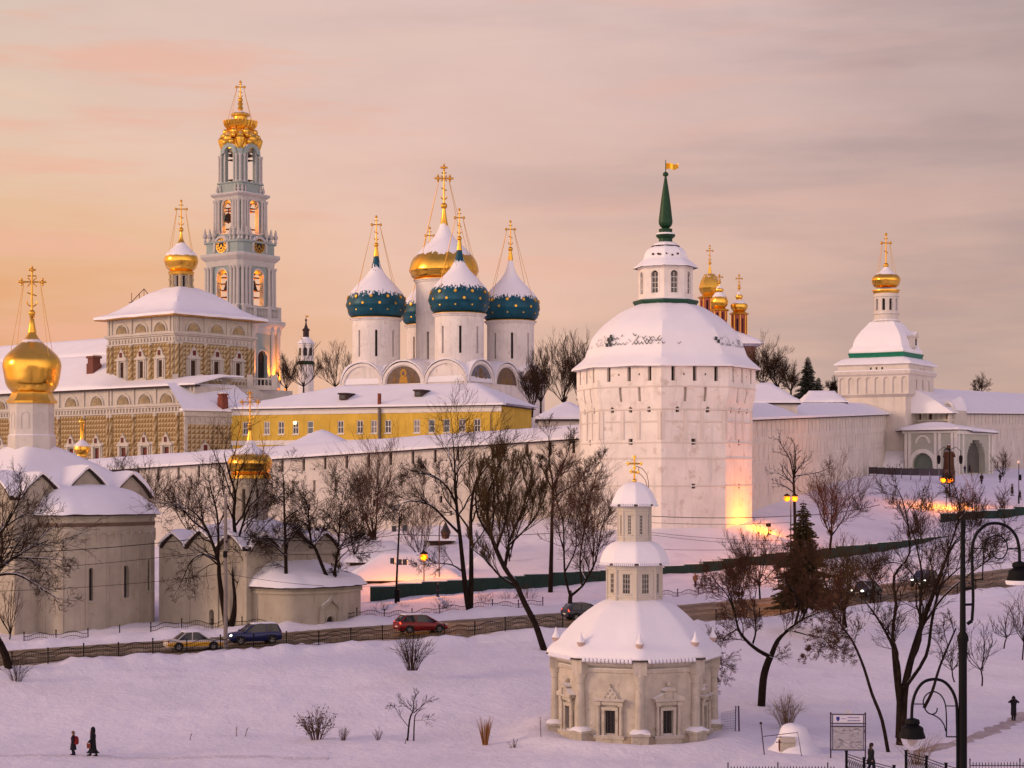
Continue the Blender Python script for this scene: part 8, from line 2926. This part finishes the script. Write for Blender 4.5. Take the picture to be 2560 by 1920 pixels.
def heap():
 d = 115.0
 loc = G(1985, d)
 t = thing('snow_heap', 'rounded snow heap over a low stone plinth right of the chapel', 'snow heap', loc)
 s = d / F
 mb = MB()
 mb.lathe(sm([(1.9, -.3), (1.5, .15), (1.15, .55), (.9, 1.1), (.75, 1.45), (.4, 1.62), (.05, 1.66)], 4), 36, jit=.16)
 part('snow', mb, SNOW, t, ang=80)
 mb = MB()
 mb.box((-.55, -.95, .25), (.9, .5, 1.5)); mb.box((-.5, -1.15, .75), (.9, .3, .16)); mb.box((-.98, -.9, .35), (.16, .3, .9), mi=1)
 part('plinth', mb, [STONE, DRED], t, False)
heap()
for i, (px, lab) in enumerate(((1838, 'thin grey post of the mesh barrier just right of the chapel'), (1848, 'thicker violet post beside the mesh barrier right of the chapel'))):
 d = 119.5
 loc = G(px, d)
 t = thing('barrier_post', lab, 'post', loc)
 mb = MB(); mb.tube([(0, 0, -.4), (.04 - .08 * i, 0, 1.55)], .035 + .02 * i, 6); mb.sphere((.04 - .08 * i, 0, 1.55), .05 + .02 * i, 6)
 part('post', mb, mat('violet_post', (0.07, 0.055, 0.09), .5), t)
def mesh_barrier():
 d = 119.8
 a, b = G(1803, d), G(1838, d - .2)
 t = thing('mesh_barrier', 'short wire mesh barrier sagging between chapel and thin grey post', 'barrier', a)
 mb = MB()
 q = b - a
 for i in range(10):
  mb.tube([q * (i / 9) + Vector((0, 0, .1)), q * (i / 9) + Vector((0, 0, 1.2 + .1 * i / 9))], .008, 3)
 for k in range(8):
  mb.tube([Vector((0, 0, .15 + k * .15)), q + Vector((0, 0, .15 + k * .165))], .008, 3)
 part('mesh', mb, mat('violet_post', (0, 0, 0)), t)
mesh_barrier()

# ------------------------------------------------------------------ railings at the bottom edge
def stair_rail(label, pts, group):
 P = [W(px, py, d) for px, py, d in pts]
 t = thing('stair_railing', label, 'railing', P[0], 0, group)
 for i in range(len(P)):
  q = P[i] - P[0]
  mb = MB(); mb.box((q.x, q.y, q.z - .55), (.13, .13, 1.4)); mb.box((q.x, q.y, q.z + .17), (.17, .17, .06))
  part('post', mb, IRON, t, False)
 for i in range(len(P) - 1):
  a, b = P[i] - P[0], P[i + 1] - P[0]
  mb = MB()
  for dz in (0.05, -.10, -.95):
   mb.tube([a + Vector((0, 0, dz)), b + Vector((0, 0, dz))], .024, 4)
  n = 9
  for k in range(n):
   c = a.lerp(b, (k + .5) / n)
   mb.tube([c + Vector((math.cos(q * PI / 4) * .10, 0, -.52 + math.sin(q * PI / 4) * .30)) for q in range(9)], .014, 4)
   mb.tube([c + Vector((0, 0, -.10)), c + Vector((0, 0, -.95))], .010, 3)
  part('panel', mb, IRON, t)
stair_rail('black lattice railing beside the walker under the notice board', [(2116, 1886, 106), (2160, 1902, 103.5), (2235, 1922, 101)], 'bottom edge railings')
stair_rail('black lattice railing sloping down right of the walker by the lamp post', [(2265, 1884, 106), (2316, 1898, 104.5), (2365, 1916, 103), (2420, 1930, 101.5)], 'bottom edge railings')
def picket(label, x0, x1, d, py, tall, base):
 a, b = W(x0, py, d), W(x1, py, d)
 t = thing('picket_railing', label, 'railing', a, 0, 'bottom edge railings')
 ln = (b - a).x
 n = int(ln / .17)
 mb = MB()
 for dz in (-.10, -.9):
  mb.tube([(0, 0, dz), (ln, 0, dz)], .022, 4)
 for i in range(n + 1):
  x = ln * i / n
  h = .22 if i % tall == 0 else .0
  mb.tube([(x, 0, -1.1), (x, 0, h - .04)], .032 if h else .014, 4)
  mb.lathe([(.02, h - .06), (.05 if h else .03, h), (.005, h + .10)], 5, (x, 0, 0))
  if not h:
   mb.tube([(x - .05, 0, -.16), (x, 0, -.06), (x + .05, 0, -.16)], .012, 3)
 part('pickets', mb, IRON, t)
picket('spiked black railing tips along the bottom edge under the snow heap', 1820, 2085, 104, 1919, 16, 0)
picket('spiked black railing tips along the bottom edge right of the lamp post', 2425, 2620, 104, 1909, 16, 0)

# ------------------------------------------------------------------ wires
def wire(label, pts, r=.022, m=IRON, group='overhead wires'):
 P = [W(*p) for p in pts]
 t = thing('overhead_wire', label, 'wire', P[0], 0, group)
 mb = MB()
 Q = []
 for i in range(len(P) - 1):
  a, b = P[i], P[i + 1]
  sag = (b - a).length * .014
  for k in range(9):
   f = k / 9
   Q.append(a.lerp(b, f) - P[0] - Vector((0, 0, 4 * sag * f * (1 - f))))
 Q.append(P[-1] - P[0])
 mb.tube(Q, r, 4)
 part('cable', mb, m, t)
wire('upper cable crossing in front of both park churches', [(-60, 1385, 138), (564, 1338, 145.5), (1000, 1336, 181), (1420, 1330, 190)], .028)
wire('second cable crossing the park churches below the upper one', [(-60, 1428, 138), (564, 1372, 145.5), (1000, 1372, 181)], .018)
wire('third cable low across the church walls from the left edge', [(-60, 1479, 138), (564, 1434, 145.5), (1005, 1462, 181)], .016)
wire('thick cable across the foot of the big tower to the lamp pole', [(1600, 1289, 200), (1977, 1290, 200), (2200, 1262, 214)], .035)
wire('thin cable across the foot of the big tower just below the thick one', [(1600, 1305, 200), (1977, 1306, 200)], .022)
wire('slack cable over the snow slope right of the chapel lantern, upper', [(1580, 1325, 190), (1980, 1352, 200)], .02)
wire('slack cable over the snow slope right of the chapel lantern, middle', [(1580, 1330, 190), (1980, 1364, 200)], .02)
wire('nearly level cable low over the snow slope behind the chapel lantern', [(1600, 1371, 190), (1980, 1366, 200)], .02)

# ------------------------------------------------------------------ vehicles
def car(name, label, px, d, heading, paint, kind='hatch', L_=4.1, Wd=1.72, H=1.48, lights='', snowtop=False, stripe=None, z=None, group='cars on the slushy road'):
 """x forward; body lofted from side stations, glasshouse on top"""
 b0 = Vector(((px - 1280) / F * d, d, CZ + base_z(px, d) + .03))
 t = thing(name, label, 'car', b0, heading, group)
 sl_ = (base_z(px + 60, d) - base_z(px - 60, d)) / (120 / F * d)
 t.rotation_euler = (0, 0, heading)
 hl, hw = L_ / 2, Wd / 2
 PM = mat('paint_' + name + str(px), paint, .28, .0, var=.12, vs=1.2, spec=.5)
 bl = .60 * H if kind != 'suv' else .60 * H       # belt height
 hood = .52 * H if kind != 'suv' else .56 * H
 if kind == 'sedan':
  st = [(-hl, .38, hood * .86, .80), (-hl + .08, .26, hood * 1.06, .93), (-hl + .55, .22, hood * 1.14, .985), (-hl * .48, .20, bl, 1), (0, .19, bl * .99, 1), (hl * .38, .20, bl * .98, 1), (hl * .62, .21, hood * 1.04, .985), (hl * .88, .24, hood * .92, .93), (hl - .05, .28, hood * .76, .84), (hl, .36, hood * .64, .74)]
  gh = [(-hl * .66, bl - .02, .84), (-hl * .36, H * .955, .70), (-hl * .08, H, .71), (hl * .14, H * .97, .70), (hl * .48, bl - .02, .82)]
 elif kind == 'suv':
  st = [(-hl, .40, bl * .95, .84), (-hl + .08, .30, bl * 1.02, .95), (-hl * .6, .26, bl * 1.02, 1), (0, .24, bl, 1), (hl * .30, .24, bl * .97, 1), (hl * .55, .25, hood * 1.07, .985), (hl * .86, .28, hood * .97, .94), (hl - .05, .32, hood * .82, .86), (hl, .40, hood * .70, .78)]
  gh = [(-hl * .97, bl, .84), (-hl * .84, H * .96, .75), (-hl * .40, H, .76), (hl * .05, H * .985, .75), (hl * .50, bl - .02, .84)]
 else:
  st = [(-hl, .40, bl * .96, .82), (-hl + .07, .28, bl * 1.04, .94), (-hl * .62, .23, bl * 1.06, 1), (0, .20, bl, 1), (hl * .34, .20, bl * .95, 1), (hl * .60, .21, hood * 1.0, .98), (hl * .88, .24, hood * .84, .92), (hl - .05, .28, hood * .70, .84), (hl, .36, hood * .60, .74)]
  gh = [(-hl * .96, bl, .82), (-hl * .72, H * .955, .72), (-hl * .26, H, .73), (hl * .10, H * .965, .72), (hl * .56, bl - .06, .82)]
 mb = MB()
 R = []
 ks = sm(st, 3)
 for (x, z0, z1, w_) in ks:
  y = hw * w_
  zz = z1 - z0
  R.append([mb.pt(p) for p in ((x, -y * .82, z0), (x, -y * .97, z0 + zz * .22), (x, -y, z0 + zz * .52), (x, -y * .985, z0 + zz * .74), (x, -y * .90, z1 - .03), (x, -y * .55, z1 + .015), (x, 0, z1 + .03),
          (x, y * .55, z1 + .015), (x, y * .90, z1 - .03), (x, y * .985, z0 + zz * .74), (x, y, z0 + zz * .52), (x, y * .97, z0 + zz * .22), (x, y * .82, z0))])
 for i in range(len(R) - 1):
  for j in range(12):
   mi = 1 if stripe and j in (1, 2, 9, 10) else 0
   mb.idx((R[i][j], R[i + 1][j], R[i + 1][j + 1], R[i][j + 1]), mi)
  mb.idx((R[i][12], R[i + 1][12], R[i + 1][0], R[i][0]))
 mb.idx(R[0][::-1]); mb.idx(R[-1])
 wb = L_ * .305
 rw = .32 if kind != 'suv' else .34
 for x in (-wb, wb):      # dark wheel arches
  for sg in (-1, 1):
   pts = [(x + (rw + .07) * math.cos(a), sg * hw * 1.004, rw + (rw + .07) * math.sin(a)) for a in [PI * i / 10 for i in range(11)]]
   mb.face(pts if sg < 0 else pts[::-1], 2)
 body = part('body', mb, [PM, stripe or PM, mat('tyre_rubber', (0.015, 0.014, 0.014), .85)], t, ang=50)
 mb = MB()
 R = []
 gk = sm(gh, 2)
 for (x, z1, w_) in gk:
  y = hw * w_ * 1.0
  zb_ = bl - .06
  R.append([mb.pt(p) for p in ((x, -hw * .90, zb_), (x, -y, z1 - .05), (x, -y * .6, z1), (x, y * .6, z1), (x, y, z1 - .05), (x, hw * .90, zb_))])
 for i in range(len(R) - 1):
  for j in range(5):
   mb.idx((R[i][j], R[i + 1][j], R[i + 1][j + 1], R[i][j + 1]))
 part('glasshouse', mb, mat('car_glass', (0.012, 0.013, 0.018), .08, spec=.6), t, ang=40)
 mb = MB()
 # roof skin and pillars in body colour
 top = [g for g in gk if g[1] > H * .945]
 for i in range(len(top) - 1):
  (xa, za, wa), (xb, zb2, wb2) = top[i], top[i + 1]
  a, c = hw * wa, hw * wb2
  for s0, s1, dz0, dz1 in ((-1.01, -.6, -.045, .012), (-.6, .6, .012, .012), (.6, 1.01, .012, -.045)):
   mb.face([(xa, a * s0, za + dz0), (xb, c * s0, zb2 + dz0), (xb, c * s1, zb2 + dz1), (xa, a * s1, za + dz1)])
 xr0, xr1 = top[0], top[-1]
 for sg in (-1, 1):
  for (p, q) in (((gh[0][0], gh[0][1], gh[0][2]), xr0), (gh[-1], xr1)):
   mb.tube([(p[0], sg * hw * .9, bl - .03), (q[0], sg * hw * q[2] * 1.0, q[1] - .04)], .05, 5)
  xm = (xr0[0] + xr1[0]) / 2
  mb.tube([(xm - .05, sg * hw * .905, bl - .03), (xm, sg * hw * .735, H - .05)], .045, 5)
 part('roof', mb, PM, t, ang=40)
 if snowtop:
  mb = MB()
  x0, x1 = xr0[0] - .05, xr1[0] + .05
  mb.hfield(x0, x1, -hw * .66, hw * .66, lambda x, y: H - .03 - .03 * abs((x - x0) / (x1 - x0) - .4), 10, 6, .09, jit=.03)
  part('roof_snow', mb, SNOW, t)
 tw = MB()
 tw.lathe([(rw * .62, -.10), (rw * .95, -.10), (rw, -.06), (rw, .06), (rw * .95, .10), (rw * .62, .10)], 20, cap=False)
 tme = mesh('tyre', tw, MATS['tyre_rubber'])
 rm = MB()
 rm.lathe([(.02, .075), (rw * .30, .08), (rw * .62, .05), (rw * .66, .09)], 14, cap=False)
 for k in range(5):
  a = 2 * PI * k / 5
  rm.box((rw * .36 * math.cos(a), rw * .36 * math.sin(a), .085), (rw * .5, .06, .02), rz=a)
 rme = mesh('rim', rm, mat('dull_alloy', (0.28, 0.27, 0.27), .4, .7))
 for x in (-wb, wb):
  for sg in (-1, 1):
   wo_ = bpy.data.objects.new('wheel', None); link(wo_, t)
   wo_.location = (x, sg * (hw - .09), rw)
   wo_.rotation_euler = (-sg * PI / 2, 0, 0)
   wo_.empty_display_size = .2
   for nm, me in (('tyre', tme), ('rim', rme)):
    q = bpy.data.objects.new(nm, me); link(q, wo_)
 hz, tz = (.60 * H * .8, .52 * H) if kind != 'suv' else (hood * .86, bl * .88)
 for sg in (-1, 1):
  mb = MB(); mb.sphere((hl - .12, sg * hw * .66, hood * .80), .13, 8, sc=(.9, 1.3, .75))
  part('headlight', mb, LAMPW if 'h' in lights else mat('clear_lamp', (.5, .5, .5), .1), t)
  mb = MB(); mb.sphere((-hl + .09, sg * hw * .78, bl * .90 if kind != 'sedan' else hood * .98), .12, 8, sc=(.6, 1.1, 1.2 if kind != 'sedan' else .8))
  part('tail_light', mb, LAMPR if 't' in lights else mat('tail_lens', (.30, .01, .008), .2), t)
  mb = MB(); mb.sphere((hl * .44, sg * (hw + .10), bl + .06), .11, 6, sc=(.6, 1, .75))
  part('wing_mirror', mb, PM, t)
 for xx, zz_ in ((-hl, bl * .62 if kind != 'sedan' else hood * .8), (hl, .42)):
  mb = MB(); mb.box((xx, 0, zz_), (.02, .5, .11))
  part('number_plate', mb, TRIM, t, False)
 return t
HD = rad(24)
car('car', 'red hatchback driving uphill past the railing, tail lamp lit', 1052, 156.5, HD, (0.20, 0.006, 0.006), 'hatch', 4.35, 1.75, 1.56, 't', snowtop=True)
car('taxi', 'white saloon with a yellow band along its side at the left of the road', 484, 147.2, HD, (0.50, 0.46, 0.43), 'sedan', 4.5, 1.74, 1.46, '', stripe=mat('yellow_band', (0.62, 0.33, 0.02), .35, spec=.5), snowtop=True)
car('car', 'dark blue snow topped car coming downhill with its headlamp lit', 634, 151.0, HD + PI, (0.007, 0.014, 0.10), 'suv', 4.25, 1.78, 1.64, 'h', snowtop=True)
car('car', 'dark car with glowing tail lamp half hidden behind the chapel roof', 1462, 165.5, HD, (0.02, 0.018, 0.03), 'hatch', 4.0, 1.7, 1.5, 't')
car('car', 'dark car with lit headlamps farthest left of the oncoming cars on the right', 2165, 183.5, HD + PI + rad(30), (0.02, 0.02, 0.022), 'sedan', 4.4, 1.74, 1.46, 'h')
car('car', 'dark car with two lit headlamps beside the many stemmed tree', 2310, 190.5, HD + PI + rad(38), (0.016, 0.017, 0.018), 'suv', 4.5, 1.8, 1.65, 'h')

# ------------------------------------------------------------------ people
def person(label, px, d, hpx, heading, coat=(0.012, 0.011, 0.014), legs=(0.015, 0.014, 0.018), hat=None, long_=.45, stride=.25, pose='walk', hood=False, hair=None, skirt=False, group=None, voxel=.016, py=None):
 """x forward; one continuous body, coat and hat as children"""
 loc = G(px, d) if py is None else W(px, py, d)
 h = hpx / F * d
 k = h / 1.75
 t = thing('person', label, 'person', loc, heading, group)
 t.scale = (k, k, k)
 B = MB()
 def limb(pts, rs):
  B.tube(pts, rs, 10)
  for p, r in zip(pts, rs):
   B.sphere(p, r, 8)
 s = stride
 hip = .90
 for sg, f in ((-1, 1), (1, -1)):
  y = sg * .09
  limb([(0, y, hip), (.06 + f * s * .45, y, .48), (f * s * .9 - .02, y, .09)], [.085, .06, .045])
  limb([(f * s * .9 - .05, y, .05), (f * s * .9 + .15, y, .045)], [.05, .04])
 limb([(0, 0, .88), (0.01, 0, 1.08), (.02, 0, 1.28), (.015, 0, 1.40)], [.135, .125, .15, .11])
 limb([(.015, -.16, 1.38), (.015, .16, 1.38)], [.075, .075])
 limb([(.015, 0, 1.42), (.03, 0, 1.54)], [.06, .055])
 B.sphere((.045, 0, 1.63), .095, 10, sc=(1.05, .86, 1.25))
 B.sphere((.15, 0, 1.615), .020, 6); B.sphere((.128, 0, 1.565), .018, 6, sc=(.7, 1.6, .5))
 for sg in (-1, 1):
  B.sphere((.122, sg * .035, 1.64), .014, 6); B.sphere((.04, sg * .085, 1.62), .024, 6, sc=(1, .5, 1.4))
 hands = []
 for sg in (-1, 1):
  if pose == 'face' and sg < 0:
   a = [(.015, -.19, 1.37), (.16, -.22, 1.16), (.17, -.09, 1.40)]
  elif pose == 'hood_arms':
   a = [(.015, sg * .19, 1.38), (.08, sg * .34, 1.36), (.09, sg * .12, 1.56)]
  elif pose == 'pockets':
   a = [(.015, sg * .2, 1.37), (-.05, sg * .26, 1.12), (.10, sg * .17, .98)]
  else:
   f = sg * .5
   a = [(.015, sg * .2, 1.37), (-.02 + f * .12, sg * .25, 1.10), (.10 + f * .28, sg * .23, .88)]
  hands.append(a)
  limb(a, [.062, .048, .034])
  v = (Vector(a[2]) - Vector(a[1])).normalized()
  u = v.cross(Vector((0, 1, 0))).normalized()
  w_ = Vector(a[2])
  B.sphere(tuple(w_ + v * .05), .042, 8, sc=(1, .6, 1))
  sd = u.cross(v)
  for i, ln in enumerate((.06, .075, .07, .055)):
   o = w_ + v * .075 + u * (.030 - .02 * i)
   B.tube([o, o + v * ln * .55 - sd * .004, o + v * ln - sd * sg * .016], [.0105, .010, .008], 6)
  o = w_ + v * .03 + u * .035
  B.tube([o, o + u * .03 + v * .025, o + u * .032 + v * .055], [.012, .011, .009], 6)
 SK = mat('winter_skin', (0.36, 0.20, 0.15), .6)
 LG = mat('trousers_%d' % px, legs, .9)
 bo = part('body', B, [SK], t)
 # lower part of the body is clothed: separate trousers keep the skin to head and hands
 md = bo.modifiers.new('remesh', 'REMESH')
 md.mode = 'VOXEL'; md.voxel_size = voxel; md.use_smooth_shade = True
 T = MB()
 for sg, f in ((-1, 1), (1, -1)):
  y = sg * .09
  T.tube([(0, y, hip + .02), (.06 + f * s * .45, y, .48), (f * s * .9 - .02, y, .10)], [.115, .085, .065], 10)
  T.tube([(f * s * .9 - .07, y, .065), (f * s * .9 + .06, y, .06), (f * s * .9 + .17, y, .045)], [.068, .062, .05], 8)
 part('trousers_and_boots', T, LG, t)
 CM = mat('coat_%d' % px, coat, .9, var=.25, vs=3)
 C_ = MB()
 hem = long_
 prof = [(hem, (.20 if not skirt else .34) + s * .35, .21), (hem + .22, .195 + s * .18, .205), (.92, .18, .20), (1.06, .165, .19), (1.22, .18, .215), (1.36, .155, .225), (1.44, .10, .13), (1.50, .075, .08)]
 R = []
 for (z, a, b) in sm(prof, 3):
  R.append([C_.pt((.015 + a * math.cos(2 * PI * i / 20) * (1 + .05 * math.sin(6 * PI * i / 20) * (z < .9)), b * math.sin(2 * PI * i / 20), z)) for i in range(20)])
 for i in range(len(R) - 1):
  for j in range(20):
   C_.idx((R[i][j], R[i][(j + 1) % 20], R[i + 1][(j + 1) % 20], R[i + 1][j]))
 C_.idx(R[0][::-1]); C_.idx(R[-1])
 for a in hands:
  C_.tube(a, [.088, .070, .055], 10)
  C_.sphere(a[0], .088, 8); C_.sphere(a[1], .070, 8)
 part('coat', C_, CM, t)
 Hh = MB()
 if hood:
  Hh.lathe([(.14, 1.44), (.150, 1.52), (.145, 1.64), (.125, 1.73), (.07, 1.80), (.02, 1.83)], 16, (.01, 0, 0))
  part('hood', Hh, CM, t)
 else:
  Hh.lathe([(.112, 1.63), (.122, 1.66), (.118, 1.72), (.09, 1.78), (.03, 1.80)], 16, (.035, 0, 0))
  Hh.sphere((-.03, 0, 1.60), .095, 8, sc=(.8, .95, 1.1))
  part('hat' if hat else 'hair', Hh, mat('hat_%d' % px, hat or hair or (0.03, 0.02, 0.015), .95), t)
 return t, loc, k
t, loc, k = person('short walker in dark coat carrying a red backpack, lower left snow', 184, 112.6, 60, PI, (0.012, 0.009, 0.018), (0.010, 0.008, 0.02), hat=(0.16, 0.09, 0.05), long_=.42, stride=.10, pose='pockets')
bp = thing('backpack', 'red backpack on the back of the short walker', 'backpack', (loc.x + .20 * k, loc.y, loc.z + .80 * k))
mb = MB()
mb.lathe([(.02, 0), (.13, .02), (.17, .12), (.165, .32), (.13, .44), (.06, .50), (.01, .51)], 14)
mb.v = [(v[0] * .85, v[1] * 1.15, v[2]) for v in mb.v]
part('bag', mb, mat('red_bag', (0.22, 0.008, 0.008), .7), bp)
mb = MB()
for sg in (-1, 1):
 mb.tube([(-.06, sg * .11, .46), (-.22, sg * .12, .56), (-.30, sg * .12, .38), (-.12, sg * .12, .08)], .02, 5)
part('strap', mb, mat('red_bag', (0, 0, 0)), bp)
t, loc, k = person('tall walker in long black flared robe and pointed hood, lower left snow', 233, 112.2, 71, PI, (0.008, 0.007, 0.009), hat=None, long_=.20, stride=.24, pose='face', hood=True, skirt=True)
hb = thing('shopping_bag', 'small reddish bag held by the walker in the long black robe', 'bag', (loc.x - .22 * k, loc.y - .25 * k, loc.z + .52 * k))
mb = MB()
mb.box((0, 0, .14), (.22, .10, .26), ty=.7); mb.tube([(-.07, 0, .26), (-.04, 0, .38), (.04, 0, .38), (.07, 0, .26)], .012, 5)
part('bag', mb, mat('reddish_bag', (0.16, 0.03, 0.02), .7), hb, False)
person('black coated walker passing the notice board, seen from the side', 2177, 106, 78, rad(15), (0.008, 0.008, 0.010), (0.010, 0.010, 0.03), hair=(0.02, 0.015, 0.012), long_=.60, stride=.20, pose='walk')
person('lone figure holding a hood with raised elbows on the right footpath', 2534, 131, 60, rad(-95), (0.009, 0.008, 0.012), long_=.40, stride=.06, pose='hood_arms', hood=True)
person('walker half hidden behind the snow bank before the green fence', 1094, 184, 36, rad(0), (0.02, 0.018, 0.03), hat=(0.10, 0.10, 0.05), long_=.5, stride=.1, voxel=.03)
person('person in tan jacket standing at the green fence right of the chapel lantern', 1738, 190, 36, rad(-60), (0.25, 0.11, 0.06), (0.05, 0.02, 0.02), hat=(0.2, 0.1, 0.08), long_=.75, stride=.08, voxel=.03)
person('dark figure standing on the upper lane at the far right', 2532, 226, 36, rad(-80), (0.010, 0.010, 0.012), long_=.5, stride=.06, voxel=.03, py=1410)
for i, (px, py, d, hh, lab) in enumerate(((2424, 1182, 316, 22, 'dark walker by the statue left of the arched porch door'), (2412, 1183, 318, 20, 'bluish walker beside the dark walker at the statue'), (2454, 1210, 280, 26, 'small dark walker on the path left of the pair at the right edge'),
  (2500, 1206, 290, 24, 'stooping dark walker under the pale brush tree'), (2530, 1240, 268, 30, 'dark walker left of the unlit globe lamp'), (2550, 1250, 266, 24, 'walker half hidden behind the globe lamp pole'))):
 person(lab, px, d, hh, rad(200 + 37 * i), (0.03, 0.03, 0.06) if i == 1 else (0.012, 0.011, 0.013), long_=.5, stride=.15, voxel=.035, py=py, group='walkers near the gate')

# trodden footpaths
def footpath(label, pts, e0, m):
 mb = MB()
 Q = [G(px, d) for px, d in pts]
 Q = [Vector(q) for q in sm([tuple(q) for q in Q], 14)]
 rows = []
 for i, q in enumerate(Q):
  t_ = (Q[min(i + 1, len(Q) - 1)] - Q[max(i - 1, 0)]).xy.normalized()
  nx, ny = -t_.y, t_.x
  e = e0 * (1 + .3 * noise.noise(Vector((i * .45, 3, 0))))
  o = e0 * .8 * noise.noise(Vector((i * .3, 9, 0)))
  rows.append([mb.pt((q.x + nx * (c + o), q.y + ny * (c + o), GX(q.x + nx * (c + o), q.y + ny * (c + o)).z + h)) for c, h in ((-e * 1.8, -.05), (-e, .035), (-e * .4, .02), (e * .4, .02), (e, .035), (e * 1.8, -.05))])
 for i in range(len(rows) - 1):
  for j in range(5):
   mb.idx((rows[i][j], rows[i + 1][j], rows[i + 1][j + 1], rows[i][j + 1]))
 tag(part('footpath', mb, m, ang=80), label, 'footpath', kind='structure')
footpath('trodden brownish footpath through the snow at the right', [(2300, 115), (2400, 120), (2460, 124), (2510, 128), (2545, 132), (2620, 137)], .42, mat('trodden_snow', (0.45, 0.38, 0.36), .9, var=.2, vs=2.0, bump=1.0, bs=5))
footpath('faint trodden track in the snow under the two walkers at lower left', [(-300, 112), (0, 112.6), (230, 112.3), (520, 112.0), (820, 111.6)], .36, mat('packed_snow', (0.70, 0.66, 0.70), .9, var=.12, vs=2.0, bump=1.2, bs=5))
for i, (px, py, d, hp, ln) in enumerate(((592, 1827, 120.5, 22, -.05), (612, 1826, 120.5, 20, .18), (474, 1842, 119, 14, .1), (1012, 1850, 117, 12, .08), (2160, 1800, 123, 20, .1))):
 stick(['thin upright dead stalk alone on the left snow slope', 'leaning dead stalk right beside the thin upright one', 'tiny forked stalk above the two walkers track', 'tiny stalk in front of the crooked tree', 'short stalk behind the notice board'][i], px, d, hp, ln)
